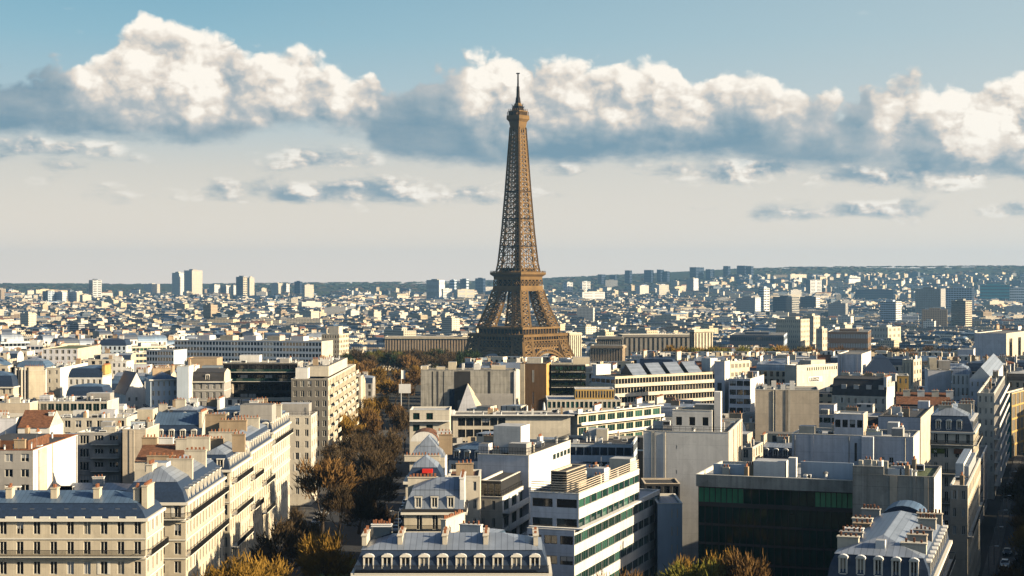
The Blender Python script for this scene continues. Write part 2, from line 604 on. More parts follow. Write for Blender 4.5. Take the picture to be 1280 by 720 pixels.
class Bld:
    """one building: an Empty at the middle of the foot of its front, its parts under it"""

    def __init__(self, name, label, cat, px, py, theta, w, d, h, z0=None, group=None, lod=1, seed=None):
        self.name, self.w, self.d, self.h, self.th = name, w, d, h, R(theta)
        c, s = math.cos(self.th), math.sin(self.th)
        self.z0 = ground_z(px, py) if z0 is None else z0
        self.c, self.s, self.px, self.py = c, s, px, py      # px, py: the front right corner
        cx, cy = px - w / 2 * c, py + w / 2 * s
        self.cx, self.cy = cx, cy
        self.root = tag(empty(name, (cx, cy, self.z0), -self.th), label, cat, group)
        self.rect = (-w / 2, w / 2, 0.0, d)
        self.lod = lod
        self.rng = random.Random(seed if seed is not None else int(px * 13 + py * 7))
        self.nwin = 0
        self.extra = MB()
        self.wallmb = MB()
        self.top = h
        ALLB.append(self)

    # ---- walls
    def wall(self, side, z0, z1, m, bays=0, fh=3.1, nf=0, ww=0.4, wh=1.9, sill=0.75, style='dw', rect=None, x0=0.0, x1=None, mb=None, depth=0.22, skip=()):
        rect = rect or self.rect
        rz, fn = SIDES[side]
        (ox, oy), (ux, uy), L = fn(rect)
        nx, ny = uy, -ux
        mb = mb or self.wallmb
        x1 = L if x1 is None else x1

        def P(x, z, dep=0.0):
            return (ox + ux * x - nx * dep, oy + uy * x - ny * dep, z)

        def q(a, b, c, d):
            if b - a > 1e-4 and d - c > 1e-4:
                mb.face([P(a, c), P(b, c), P(b, d), P(a, d)], m)
        if not bays or not nf:
            q(0, L, z0, z1)
            return
        bw = (x1 - x0) / bays
        w = bw * ww if ww <= 1 else ww
        rows = []
        for k in range(nf):
            zb = z1 - (k + 1) * fh + sill
            if zb <= z0 + 0.05 or zb + wh > z1 - 0.05:
                continue
            rows.append(zb)
        rows.sort()
        zp = z0
        for ri, zb in enumerate(rows):
            q(0, L, zp, zb)
            xp = 0.0
            for j in range(bays):
                if (j, len(rows) - 1 - ri) in skip:
                    continue
                xa = x0 + bw * (j + .5) - w / 2
                q(xp, xa, zb, zb + wh)
                xp = xa + w
                # reveals
                for A, B in (((xa, zb), (xa + w, zb)), ((xa + w, zb), (xa + w, zb + wh)), ((xa + w, zb + wh), (xa, zb + wh)), ((xa, zb + wh), (xa, zb))):
                    mb.face([P(A[0], A[1]), P(B[0], B[1]), P(B[0], B[1], depth), P(A[0], A[1], depth)], m)
                st = style
                r = self.rng.random()
                if st[0] == 'd' and r < 0.34 and st[1] == 'w':
                    st = ('c' if r < 0.10 else 'b' if r < .15 else 'h' if r < .25 else ('o' if w < .5 * bw else 'h')) + st[1]
                elif st[0] == 'd' and r < .16:
                    st = 'h' + st[1]
                elif st[0] == 'g' and r < 0.3:
                    st = 't' + st[1]
                if self.lod >= 2 or self.nwin >= 100:
                    gl = {'d': gdark, 'c': gcurt, 'b': gblind, 'g': ggreen, 'u': gblue, 't': gteal, 'k': gdeep, 'l': glime, 'h': gdark, 'o': gdark}[st[0]]
                    mb.face([P(xa, zb, depth), P(xa + w, zb, depth), P(xa + w, zb + wh, depth), P(xa, zb + wh, depth)], gl)
                else:
                    a, b = window_mesh(w, wh, st, self.lod)
                    x, y, z = P(xa + w / 2, zb)
                    o = link('window', a, self.root, (x, y, z), rz)
                    if b is not None:
                        link('frame', b, o)
                    self.nwin += 1
            q(xp, L, zb, zb + wh)
            zp = zb + wh
        q(0, L, zp, z1)

    def walls(self, m, z1=None, z0=0.0, f=None, r=None, l=None, rect=None, mb=None, mats=None):
        z1 = self.h if z1 is None else z1
        mats = mats or {}
        for sd, sp in (('f', f), ('r', r), ('l', l), ('b', None)):
            self.wall(sd, z0, z1, mats.get(sd, m), rect=rect, mb=mb, **(sp or {}))

    # ---- roofs
    def flat(self, m, z=None, rect=None, par=0.9, pm=None, coping=trim, part='roof'):
        rect = rect or self.rect
        z = self.h if z is None else z
        x0, x1, y0, y1 = rect
        t = 0.3
        mb = MB()
        mb.face([(x0 + t, y0 + t, z - par), (x1 - t, y0 + t, z - par), (x1 - t, y1 - t, z - par), (x0 + t, y1 - t, z - par)], m)
        w = self.wallmb
        pm = pm or coping
        a = [(x0 + t, y0 + t), (x1 - t, y0 + t), (x1 - t, y1 - t), (x0 + t, y1 - t)]
        for k in range(4):
            p, q_ = a[k], a[(k + 1) % 4]
            mb.face([(p[0], p[1], z - par), (p[0], p[1], z), (q_[0], q_[1], z), (q_[0], q_[1], z - par)], pm)
        mb.build(part, self.root)
        e = 0.06
        cb = MB()
        cb.box(x0 - e, x1 + e, y0 - e, y0 + t + .02, z + .003, z + .12, coping, True)
        cb.box(x0 - e, x1 + e, y1 - t - .02, y1 + e, z + .003, z + .12, coping, True)
        cb.box(x0 - e, x0 + t + .02, y0 + t + .02, y1 - t - .02, z + .003, z + .12, coping, True)
        cb.box(x1 - t - .02, x1 + e, y0 + t + .02, y1 - t - .02, z + .003, z + .12, coping, True)
        cb.build('coping', self.root)
        return z - par

    def mansard(self, low=slate, high=zinc, z=None, h1=2.7, h2=1.3, inset=1.0, hip=(True, True), rect=None, gm=pale, back=True, flatfrac=0.35):
        x0, x1, y0, y1 = rect or self.rect
        z = self.h if z is None else z
        il, ir = (inset if hip[0] else 0.0), (inset if hip[1] else 0.0)
        a = [(x0, y0, z), (x1, y0, z), (x1, y1, z), (x0, y1, z)]
        b = [(x0 + il, y0 + inset, z + h1), (x1 - ir, y0 + inset, z + h1), (x1 - ir, y1 - inset, z + h1), (x0 + il, y1 - inset, z + h1)]
        mb, zb = MB(), MB()
        # the steep part is slightly curved: one middle ring bulging outwards
        k = 0.55
        kb = 0.36 if inset < 3 else 0.55
        mid = []
        for i in range(4):
            p, q = a[i], b[i]
            mid.append((p[0] + (q[0] - p[0]) * kb, p[1] + (q[1] - p[1]) * kb, z + h1 * k))
        for i in range(4):
            j = (i + 1) % 4
            m = low
            if (i == 1 and not hip[1]) or (i == 3 and not hip[0]):
                m = gm
            mb.face([a[i], a[j], mid[j], mid[i]], m)
            mb.face([mid[i], mid[j], b[j], b[i]], m)
        mb.build('mansard_roof', self.root)
        W_, D_ = b[1][0] - b[0][0], b[2][1] - b[1][1]
        zt = z + h1
        e = 0.12
        bb = [(b[0][0] - e * bool(il), b[0][1] - e, zt + .02), (b[1][0] + e * bool(ir), b[1][1] - e, zt + .02), (b[2][0] + e * bool(ir), b[2][1] + e, zt + .02), (b[3][0] - e * bool(il), b[3][1] + e, zt + .02)]
        if W_ >= D_:
            o = D_ / 2
            yc = (b[0][1] + b[2][1]) / 2
            hl, hr = (o if hip[0] else 0), (o if hip[1] else 0)
            r0, r1 = (b[0][0] + hl, yc, zt + h2), (b[1][0] - hr, yc, zt + h2)
            zb.face([bb[0], bb[1], r1, r0], high)
            zb.face([bb[2], bb[3], r0, r1], high)
            zb.face([bb[1], bb[2], r1], high if hip[1] else gm)
            zb.face([bb[3], bb[0], r0], high if hip[0] else gm)
        else:
            o = W_ / 2
            xc = (b[0][0] + b[1][0]) / 2
            r0, r1 = (xc, b[0][1] + o, zt + h2), (xc, b[2][1] - o, zt + h2)
            zb.face([bb[0], bb[1], r0], high)
            zb.face([bb[1], bb[2], r1, r0], high)
            zb.face([bb[2], bb[3], r1], high)
            zb.face([bb[3], bb[0], r0, r1], high)
        zb.build('zinc_roof', self.root)
        self.top = zt + h2
        self.mz = (z, h1, inset)
        return zt

    def dormers(self, n, side='f', w=1.1, h=1.75, up=0.35, style='dw', x0=0.6, x1=None, m=zinc, rect=None, arched=True):
        z, h1, inset = self.mz
        rz, fn = SIDES[side]
        (ox, oy), (ux, uy), L = fn(rect or self.rect)
        nx, ny = uy, -ux
        x1 = L - x0 if x1 is None else x1
        key = ('dormer', w, h, m.name, arched, style, round(inset, 2))
        if key not in WIN:
            mb = MB()
            d = inset + 0.9
            t = 0.14
            y = 0.12
            mb.box(-w / 2 - t, -w / 2, y, d, 0, h, trim)
            mb.box(w / 2, w / 2 + t, y, d, 0, h, trim)
            mb.box(-w / 2, w / 2, y, y + .2, -.12, 0, trim)
            pr = [(-w / 2 - t - .08, h), (w / 2 + t + .08, h)]
            if arched:
                arc = [(math.cos(math.pi * q / 6) * (w / 2 + t + .08), h + math.sin(math.pi * q / 6) * 0.42) for q in range(7)]
            else:
                arc = [(w / 2 + t + .1, h), (w / 2 + t + .1, h + .18), (-w / 2 - t - .1, h + .18), (-w / 2 - t - .1, h)]
            for q in range(len(arc) - 1):
                p0, p1 = arc[q], arc[q + 1]
                mb.face([(p0[0], y - .1, p0[1]), (p1[0], y - .1, p1[1]), (p1[0], d, p1[1]), (p0[0], d, p0[1])], m)
            mb.face([(p[0], y - .1, p[1]) for p in arc], trim)
            WIN[key] = (mb.mesh('dormer'), None)
        for k in range(n):
            x = x0 + (x1 - x0) * (k + .5) / n
            o = link('dormer', WIN[key][0], self.root, (ox + ux * x, oy + uy * x, z + up), rz)
            a, b = window_mesh(w, h, ('c' if self.rng.random() < .25 else style[0]) + style[1], 1)
            link('window', a, o, (0, 0.05, 0))

    def gable(self, m, z=None, h=4.0, along='x', rect=None, gm=pale, over=0.25):
        x0, x1, y0, y1 = rect or self.rect
        z = self.h if z is None else z
        mb = MB()
        e = over
        if along == 'x':
            yc = (y0 + y1) / 2
            mb.face([(x0, y0 - e, z - e * .5), (x1, y0 - e, z - e * .5), (x1, yc, z + h), (x0, yc, z + h)], m)
            mb.face([(x1, y1 + e, z - e * .5), (x0, y1 + e, z - e * .5), (x0, yc, z + h), (x1, yc, z + h)], m)
            for x in (x0, x1):
                self.wallmb.face([(x, y0, z), (x, y1, z), (x, yc, z + h - .12)], gm)
        else:
            xc = (x0 + x1) / 2
            mb.face([(x0 - e, y1, z - e * .5), (x0 - e, y0, z - e * .5), (xc, y0, z + h), (xc, y1, z + h)], m)
            mb.face([(x1 + e, y0, z - e * .5), (x1 + e, y1, z - e * .5), (xc, y1, z + h), (xc, y0, z + h)], m)
            for y in (y0, y1):
                self.wallmb.face([(x0, y, z), (x1, y, z), (xc, y, z + h - .12)], gm)
        mb.build('roof', self.root)
        self.top = z + h

    def barrel(self, m, z=None, h=3.0, rect=None, gm=white):
        x0, x1, y0, y1 = rect or self.rect
        z = self.h if z is None else z
        mb = MB()
        n = 10
        pts = [(x0 + (x1 - x0) * (0.5 - 0.5 * math.cos(math.pi * k / n)), z + h * math.sin(math.pi * k / n)) for k in range(n + 1)]
        for k in range(n):
            (a, b), (c, d) = pts[k], pts[k + 1]
            mb.face([(a, y0, b), (c, y0, d), (c, y1, d), (a, y1, b)], m)
        for y in (y0, y1):
            self.wallmb.face([(p[0], y + (.05 if y == y0 else -.05), p[1]) for p in pts], gm)
        mb.build('roof', self.root)
        self.top = z + h

    # ---- ornaments and clutter
    def ring(self, name, z, out, hh, m=trim, rect=None, sides='frl'):
        x0, x1, y0, y1 = rect or self.rect
        mb = MB()
        mb.box(x0 - (out if 'l' in sides else 0), x1 + (out if 'r' in sides else 0), y0 - out, y0 - .003, z, z + hh, m, True)
        if 'r' in sides:
            mb.box(x1 + .003, x1 + out, y0 - .003, y1, z, z + hh, m, True)
        if 'l' in sides:
            mb.box(x0 - out, x0 - .003, y0 - .003, y1, z, z + hh, m, True)
        mb.build(name, self.root)

    def balcony(self, z, sides='fr', out=0.9, m=trim, rm=iron, hh=1.0, rect=None, x0=0.0, x1=None, solid=None, step=0.16):
        for sd in sides:
            rz, fn = SIDES[sd]
            (ox, oy), (ux, uy), L = fn(rect or self.rect)
            b = L if x1 is None else x1
            mb, rb = MB(), MB()
            mb.box(x0, b, -out, -.004, z - .18, z, m, True)
            o = mb.build('balcony', self.root, (ox, oy, 0), rz)
            if solid:
                rb.box(x0, b, -out, -out + .1, z + .003, z + hh, solid)
            elif self.lod >= 2:
                rb.box(x0, b, -out, -out + .05, z + .1, z + hh, rm, True)
            else:
                rb.box(x0, b, -out, -out + .06, z + hh - .07, z + hh, rm, True)
                rb.box(x0, b, -out, -out + .06, z + .08, z + .14, rm, True)
                n = max(2, int((b - x0) / step))
                for k in range(n + 1):
                    xx = x0 + (b - x0 - .06) * k / n
                    rb.box(xx, xx + .06, -out, -out + .05, z + .002, z + hh - .07, rm)
                for xx in (x0, b - .06):
                    rb.box(xx, xx + .06, -out + .06, -.01, z + hh - .07, z + hh, rm, True)
            rb.build('railing', o)

    def chimney(self, x, y, lx, ly, h, z=None, m=pale, pots=None, pr=0.17):
        z = self.top - 1.5 if z is None else z
        mb = MB()
        mb.box(-lx / 2, lx / 2, -ly / 2, ly / 2, 0, h, m)
        mb.box(-lx / 2 - .1, lx / 2 + .1, -ly / 2 - .1, ly / 2 + .1, h + .003, h + .16, m, True)
        n = pots if pots is not None else max(1, int(max(lx, ly) / 0.75))
        spots = []
        for k in range(n):
            t = -0.5 + (k + .5) / n
            p = (t * (lx - .2), 0) if lx >= ly else (0, t * (ly - .2))
            spots.append((p[0] + self.rng.uniform(-.04, .04), p[1], .3 + self.rng.random() * .35))
        if self.lod >= 1 and self.lod < 2:
            o = mb.build('chimney', self.root, (x, y, z))
            for sx, sy, hh in spots:
                link('chimney_pot', pot_mesh(round(hh * 8) / 8, pr), o, (sx, sy, h + .16))
        else:
            for sx, sy, hh in spots:
                mb.box(sx - pr, sx + pr, sy - pr, sy + pr, h + .16, h + .16 + hh, terra)
            mb.build('chimney', self.root, (x, y, z))

    def boxpart(self, name, x0, x1, y0, y1, z0, z1, m, top=None):
        mb = MB()
        mb.box(x0, x1, y0, y1, z0, z1, m, top=top)
        return mb.build(name, self.root)

    def clutter(self, z, n=6, rect=None, big=True):
        x0, x1, y0, y1 = rect or self.rect
        g = self.rng
        for k in range(int(n * 2.5 + .5)):
            x, y = g.uniform(x0 + 1, x1 - 1), g.uniform(y0 + 1, y1 - 1)
            t = g.random()
            key = None
            if t < .2:
                key = ('stack', g.choice((0, 1, 2)))
            elif t < .42:
                key = ('vent', g.choice((0, 1)))
            elif t < .62:
                key = ('ac', g.choice((0, 1)))
            elif t < .8:
                key = ('skylight', 0)
            elif t < .9 or not big or x1 - x0 < 7 or y1 - y0 < 7:
                key = ('aerial', 0)
            if key:
                nm, me = clutter_mesh(key)
                link(nm, me, self.root, (x, y, z + .003), g.choice((0, R(90))))
            else:
                w, d, h = g.uniform(2.2, 4), g.uniform(2.2, 4), g.uniform(1.8, 2.8)
                x, y = min(max(x, x0 + w / 2 + .5), x1 - w / 2 - .5), min(max(y, y0 + d / 2 + .5), y1 - d / 2 - .5)
                self.boxpart('lift_housing', x - w / 2, x + w / 2, y - d / 2, y + d / 2, z + .003, z + h, g.choice((white, pale, grey, lilac)), rooflight)

    def flues(self, side, n, mats=None, rect=None):
        """flue strips, rain pipes and traces of old neighbours on a blank side wall"""
        rz, fn = SIDES[side]
        (ox, oy), (ux, uy), L = fn(rect or self.rect)
        g = self.rng
        for k in range(n):
            x = g.uniform(.5, L - .8)
            if g.random() < .55:
                mb = MB()
                mb.tube([(x, -.12, self.h * g.uniform(0, .3)), (x, -.12, self.h - .2)], [.09, .09], 6, g.choice((grey, steel, pale)))
                mb.build('rain_pipe', self.root, (ox, oy, 0), rz)
            else:
                w = g.uniform(.5, 1.3)
                if x + w < L:
                    mb = MB()
                    mb.box(x, x + w, -.14, -.004, self.h * g.uniform(0, .5), self.h - .05, g.choice(mats or (pale, cream, white, beige)))
                    mb.build('flue', self.root, (ox, oy, 0), rz)

    def fence(self, z, rect=None, sides='frl', h=1.0, m=iron, step=1.2, inset=0.15):
        x0, x1, y0, y1 = rect or self.rect
        x0, x1, y0, y1 = x0 + inset, x1 - inset, y0 + inset, y1 - inset
        mb = MB()
        segs = {'f': ((x0, y0), (x1, y0)), 'r': ((x1, y0), (x1, y1)), 'l': ((x0, y1), (x0, y0)), 'b': ((x1, y1), (x0, y1))}
        for sd in sides:
            a, b = segs[sd]
            for q in (0.5, 1.0):
                mb.beam((a[0], a[1], z + h * q), (b[0], b[1], z + h * q), .06, m)
            L = math.hypot(b[0] - a[0], b[1] - a[1])
            n = max(1, int(L / step))
            for k in range(n + 1):
                x, y = a[0] + (b[0] - a[0]) * k / n, a[1] + (b[1] - a[1]) * k / n
                mb.beam((x, y, z), (x, y, z + h), .05, m)
        mb.build('roof_railing', self.root)

    def done(self):
        self.wallmb.build('wall', self.root)
        return self


POTS = {}


def pot_mesh(h, r):
    if (h, r) not in POTS:
        mb = MB()
        mb.tube([(0, 0, 0), (0, 0, h * .9), (0, 0, h)], [r, r * .8, r * .95], 7, terra)
        POTS[(h, r)] = mb.mesh('chimney_pot')
    return POTS[(h, r)]


CLUT = {}


def clutter_mesh(key):
    if key in CLUT:
        return CLUT[key]
    mb = MB()
    if key[0] == 'vent':
        r = .3 if key[1] else .2
        mb.tube([(0, 0, 0), (0, 0, 1.0)], [r, r], 8, metalw)
        mb.tube([(0, 0, 1.0), (0, 0, 1.25), (0, 0, 1.4)], [r * 1.5, r * 1.4, r * .4], 8, steel)
        nm = 'roof_vent'
    elif key[0] == 'ac':
        s = 1.0 if key[1] else .7
        mb.box(-.9 * s, .9 * s, -.5 * s, .5 * s, .15, 1.2 * s, metalw)
        mb.box(-.75 * s, .75 * s, -.52 * s, -.503 * s, .3, 1.0 * s, dark)
        mb.tube([(-.35 * s, 0, 1.203 * s), (-.35 * s, 0, 1.3 * s)], [.3 * s, .3 * s], 10, steel)
        mb.tube([(.4 * s, 0, 1.203 * s), (.4 * s, 0, 1.3 * s)], [.3 * s, .3 * s], 10, steel)
        nm = 'air_unit'
    elif key[0] == 'stack':
        q = key[1]
        m = (pale, white, tan)[q]
        L = (1.3, 2.2, 1.7)[q]
        mb.box(-L / 2, L / 2, -.35, .35, 0, 1.5 + .3 * q, m)
        for k in range(2 + q):
            x = -L / 2 + L * (k + .5) / (2 + q)
            mb.tube([(x, 0, 1.503 + .3 * q), (x, 0, 2.0 + .3 * q)], [.15, .12], 6, terra)
        nm = 'chimney'
    elif key[0] == 'skylight':
        mb.box(-.7, .7, -.5, .5, 0, .3, metalw, top=gblue)
        nm = 'skylight'
    else:
        mb.tube([(0, 0, 0), (0, 0, 2.6)], [.04, .03], 5, steel)
        for q in range(4):
            mb.beam((-.4 + q * .04, 0, 1.7 + q * .25), (.4 - q * .04, 0, 1.7 + q * .25), .03, steel)
        nm = 'aerial'
    CLUT[key] = (nm, mb.mesh(nm))
    return CLUT[key]


def corner(xl, xc, xr, ytop, h=None, Y=None, theta=0.0, d=None):
    """plan of a building from where its edges stand in the view: front from xl to xc, right side from xc to xr, eaves at row ytop"""
    if Y is None:
        lo, hi = 150.0, 4000.0
        for _ in range(60):
            mid = (lo + hi) / 2
            z = EYE - (ytop - HY) / F * mid
            if z - ground_z(kx(xc) * mid, mid) > h:
                lo = mid
            else:
                hi = mid
        Y = lo
    X = kx(xc) * Y
    g = ground_z(X, Y)
    h = EYE - (ytop - HY) / F * Y - g
    t = R(theta)
    c, s = math.cos(t), math.sin(t)
    w = (X - kx(xl) * Y) / (c + kx(xl) * s)
    if d is None:
        k = kx(xr)
        d = (k * Y - X) / (s - k * c)
    return X, Y, w, d, h


def hero(name, label, cat, xl, xc, xr, ytop, h=None, Y=None, th=0.0, d=None, vb=None, lod=1, sn=None, group=None):
    X, Y, w, d, h = corner(xl, xc, xr, ytop, h, Y, th, d)
    if not (1.0 < w < 300 and 1.0 < d < 300 and 3 < h < 330):
        print('HERO?', name, label, 'w %.1f d %.1f h %.1f Y %.0f' % (w, d, h, Y))
        w, d, h = min(max(w, 2), 200), min(max(abs(d), 4), 60), min(max(h, 5), 200)
    b = Bld(name, label, cat, X, Y, th, w, d, h, lod=lod)
    b.win = (xl, max(xc, xr or xc), vb if vb is not None else ytop + 45)
    b.sn = sn
    HEROES.append(b)
    return b
# ====================================================================== the buildings one can tell apart
AP, OF, AB, OB = 'apartment_building', 'office_building', 'apartment building', 'office building'
GA = 'apartment buildings of the city'


def hauss(b, m, bays, rbays=0, fh=3.2, nf=6, low=slate, high=zinc, h1=2.8, h2=1.3, hip=(True, True), inset=1.0, nd=None, rd=0, balc=(2,), rows=(), ww=0.42, wh=2.05, gm=pale, dm=trim, cornice=True, arched=True):
    rw = dict(bays=rbays, fh=fh, nf=nf, ww=ww, wh=wh) if rbays else None
    b.walls(m, f=dict(bays=bays, fh=fh, nf=nf, ww=ww, wh=wh), r=rw, mats={'l': gm, 'b': gm})
    if cornice:
        b.ring('cornice', b.h - .35, .45, .45, trim)
        for k in range(1, 4):
            b.ring('string_course', b.h - k * fh - .05, .14, .22, trim)
    for k in balc:
        b.balcony(b.h - k * fh + .55, 'fr' if rbays else 'f', x0=.2)
    b.mansard(low, high, h1=h1, h2=h2, hip=hip, inset=inset, gm=gm)
    if nd is None:
        nd = bays
    if nd:
        b.dormers(nd, m=dm, arched=arched)
    if rd:
        b.dormers(rd, 'r', m=dm, arched=arched)
    return b


def dress():
    for b in HEROES:
        t = b.root['label']
        if 'big blank off white' in t:
            b.flues('f', 3, (offwhite, pale))
            b.flues('r', 4)
        elif 'plain beige wall' in t or 'cool white blank' in t or 'lilac blank' in t:
            b.flues('f', 4, (beige, pale) if 'beige' in t else (lilac, pale))
        elif 'blank white party' in t:
            b.flues('r', 4, (cream, white))
        elif 'blank beige wall block' in t or 'concrete block' in t:
            b.flues('f', 3, (concrete, beige))


def near_left():
    b = hero(AP, 'cream stone block with blue slate mansard and paired dark windows in the bottom corner', AB, -70, 182, 204, 649, h=22, vb=720, lod=0, sn='stone block with the blue slate mansard', group=GA)
    hauss(b, cream, 12, 4, nf=5, nd=0, balc=(2,), h1=2.3, h2=1.5, high=zincb, inset=2.0, rd=0)
    for x in (-14.5, -7.2, -.3, 6.2):
        b.chimney(x + b.w / 2 - 8.5, 4.2, 1.0, 1.6, 2.2, z=b.h + 2.2, m=cream, pots=2)
    b.chimney(b.w / 2 - .9, 5.5, .9, 5.0, 3.6, z=b.h + 1.2, m=cream)
    for k in range(11):
        b.boxpart('attic_window', -b.w / 2 + 2.4 + k * 2.75, -b.w / 2 + 3.1 + k * 2.75, .95, 1.7, b.h + .9, b.h + 1.55, steel, gblue)
        b.boxpart('parapet_crest', -b.w / 2 + 1.6 + k * 2.75, -b.w / 2 + 3.2 + k * 2.75, -.35, .0, b.h + .11, b.h + .42, trim)
    b.done()
    b = hero(AP, 'corner apartment building with domed dark slate roof and long sunlit face to the avenue', AB, 150, 232, 282, 629, Y=275, d=37, vb=720, lod=0, sn='corner building with the domed slate roof', group=GA)
    hauss(b, cream, 4, 13, nf=5, nd=0, balc=(1,), h1=3.4, h2=2.2, high=zinc, inset=1.9, rd=0, rows=())
    b.dormers(9, 'r', w=1.3, h=1.8, up=.3, m=zinc, arched=False, x0=2)
    b.balcony(b.h - 3 * 3.2 + .55, 'r')
    b.chimney(-1.6, 6, 1.1, 3.5, 3.2, z=b.h + 2.8, m=pale)
    b.chimney(2.2, 12, 4.5, .9, 3.6, z=b.h + 2.6, m=pale)
    b.chimney(-3, 20, 5, .9, 3.3, z=b.h + 2.6, m=tan)
    b.chimney(2, 27, 4, .9, 3.6, z=b.h + 2.6, m=pale)
    b.boxpart('roof_cabin', -2.4, .6, 8, 12, b.h + 2.8, b.h + 6.0, white, zinc)
    b.done()
    b = hero(AP, 'tall party wall building on the avenue with white striped dormers above dark balconies', AB, 246, 287, 312, 588, Y=316, d=25, vb=680, lod=1, sn='avenue building with striped dormers', group=GA)
    hauss(b, cream, 4, 9, nf=6, nd=2, balc=(), h1=3.0, h2=1.2, rd=8, dm=metalw, arched=False)
    for k in (1, 3, 5):
        b.balcony(b.h - k * 3.2 + .55, 'r', x0=2, x1=22, out=1.2)
    b.chimney(-3.5, 3, 4.5, 1.0, 3.5, m=pale)
    b.chimney(3.5, 9, 2.6, .9, 3.5, m=tan)
    b.chimney(-1, 17, 6, .9, 3.2, m=pale)
    b.done()
    b = hero(AP, 'avenue building with rounded grey bay and shadow falling over its cream face', AB, 276, 312, 340, 566, Y=343, d=31, vb=640, sn='building with the rounded grey bay', group=GA)
    hauss(b, cream, 4, 10, nf=6, nd=2, balc=(), h1=3.2, h2=1.0, low=slate, rd=9, dm=metalw, arched=False)
    for k in (2, 4):
        b.balcony(b.h - k * 3.2 + .55, 'r', x0=1, x1=13, out=1.1)
        b.balcony(b.h - (k + 1) * 3.2 + .55, 'r', x0=17, x1=30, out=1.1)
    mb = MB()
    mb.tube([(0, 0, b.h - 14), (0, 0, b.h + 2.4), (0, 0, b.h + 2.6)], [2.0, 2.0, 1.7], 16, grey)
    mb.build('bay', b.root, (b.w / 2 - 2.0, -.2, 0))
    b.chimney(-2, 9, 6, .9, 3.4, m=tan)
    b.chimney(-1, 20, 6, .9, 3.0, m=pale)
    b.done()
    b = hero(AP, 'last cream building of the sunlit avenue row before the dark side street', AB, 300, 340, 365, 541, Y=376, d=30, vb=600, sn='last house of the avenue row', group=GA)
    hauss(b, pale, 4, 9, nf=6, nd=3, balc=(1,), h1=2.8, h2=1.0, rd=8, dm=trim)
    b.boxpart('roof_cabin', -4, 3.5, 1.5, 8, b.h + 2.5, b.h + 6.4, grey, gravel)
    b.chimney(1, 14, 6, .9, 3.2, m=pale)
    b.done()
    # white party wall
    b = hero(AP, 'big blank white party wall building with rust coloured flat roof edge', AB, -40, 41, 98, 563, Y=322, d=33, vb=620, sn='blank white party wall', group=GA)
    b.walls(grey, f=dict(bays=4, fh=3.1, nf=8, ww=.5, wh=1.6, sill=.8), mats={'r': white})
    b.flat(roofdark, par=.5, coping=terra)
    b.boxpart('rooftop_house', -b.w / 2 + 1.5, b.w / 2 - 2.5, 5, 20, b.h - .45, b.h + 1.5, tile, roofdark)
    b.clutter(b.h - .4, 6, big=False)
    mb = MB()
    mb.box(.003, .25, .0, 5.5, 0, b.h - .3, cream)
    mb.build('pilaster', b.root, (b.w / 2, 3.5, 0))
    for x, y in ((-6, 2), (-2, 2), (3, 3)):
        b.chimney(x, y, 2.2, .8, 1.7, z=b.h + .1, m=tan)
    b.done()
    b = hero(AP, 'red brown gabled roof house with white chimney behind the blank party wall', 'house', 22, 62, 66, 534, h=24, d=12, vb=546, sn='red brown gabled house', group=GA)
    b.walls(white, mats={'r': white})
    b.gable(tile, h=3.8, along='x')
    b.chimney(b.w / 2 - .8, 5, 1.2, 2.4, 4.2, z=b.h - 1, m=white)
    b.done()
    b = hero(AP, 'narrow white end wall house beside the red brown gable', 'house', -30, 20, 26, 523, h=26, d=14, vb=545, sn='white end wall house', group=GA)
    b.walls(lilac, mats={'r': white})
    b.flat(roofdark)
    b.clutter(b.h - .9, 4)
    b.done()
    b = hero(AP, 'grey apartment house with deep dark balconies stacked beside a blank beige wall', AB, 96, 151, 155, 541, Y=372, d=14, vb=606, sn='grey house with deep balconies', group=GA)
    b.walls(grey, f=dict(bays=3, fh=3.1, nf=7, ww=.62, wh=2.0, sill=.5))
    b.flat(gravel, par=.8)
    for k in range(1, 6):
        b.balcony(b.h - k * 3.1 + .5, 'f', x0=3.4, x1=b.w - .3, solid=grey, out=1.1)
    b.clutter(b.h - .8, 7)
    b.done()
    b = hero(AP, 'blank beige wall block with grey edge beside the stacked balconies', AB, 153, 182, 184, 537, Y=366, d=14, vb=600, sn='blank beige wall block', group=GA)
    b.walls(beige, mats={'r': beige})
    b.flat(gravel, par=.6)
    b.clutter(b.h - .6, 4, big=False)
    b.done()
    b = hero(AP, 'long low beige house with pairs of windows under a pale terrace roof', AB, 64, 158, 164, 523, Y=440, d=13, vb=543, sn='long low beige house', group=GA)
    b.walls(pale, f=dict(bays=7, fh=3.2, nf=7, ww=.55, wh=1.9, sill=.7))
    b.flat(rooflight, par=.7)
    b.clutter(b.h - .7, 9)
    b.done()
    b = hero(AP, 'house with bright blue zinc mansard over dark slate and pale dormers', AB, 190, 252, 257, 549, Y=400, d=12, vb=562, sn='blue zinc mansard house', group=GA)
    hauss(b, cream, 5, 0, nf=6, nd=4, balc=(), high=zincb, h1=3.4, h2=2.8, dm=metalw, inset=1.4, hip=(False, False))
    b.chimney(b.w / 2 - .5, 5, .7, 8, 6.0, z=b.h + .5, m=cream)
    b.done()
    b = hero(AP, 'pale cube roofed house next to the bright blue zinc mansard', AB, 163, 190, 193, 527, h=25, d=11, vb=562, sn='pale cube roofed house', group=GA)
    b.walls(bluewhite, mats={'r': pale})
    b.flat(gravel)
    b.boxpart('rooftop_house', -b.w / 2 + 1, b.w / 2 - .5, 3, 9, b.h + .13, b.h + 2.8, cream, rooflight)
    b.clutter(b.h - .9, 4, big=False)
    b.done()
    b = hero(AP, 'long low roofed house with green roof garden beside the blue zinc mansard', AB, 254, 304, 309, 548, h=23, d=14, vb=562, sn='roof garden house', group=GA)
    b.walls(pale, mats={'r': cream})
    b.flat(roofgreen, par=.4)
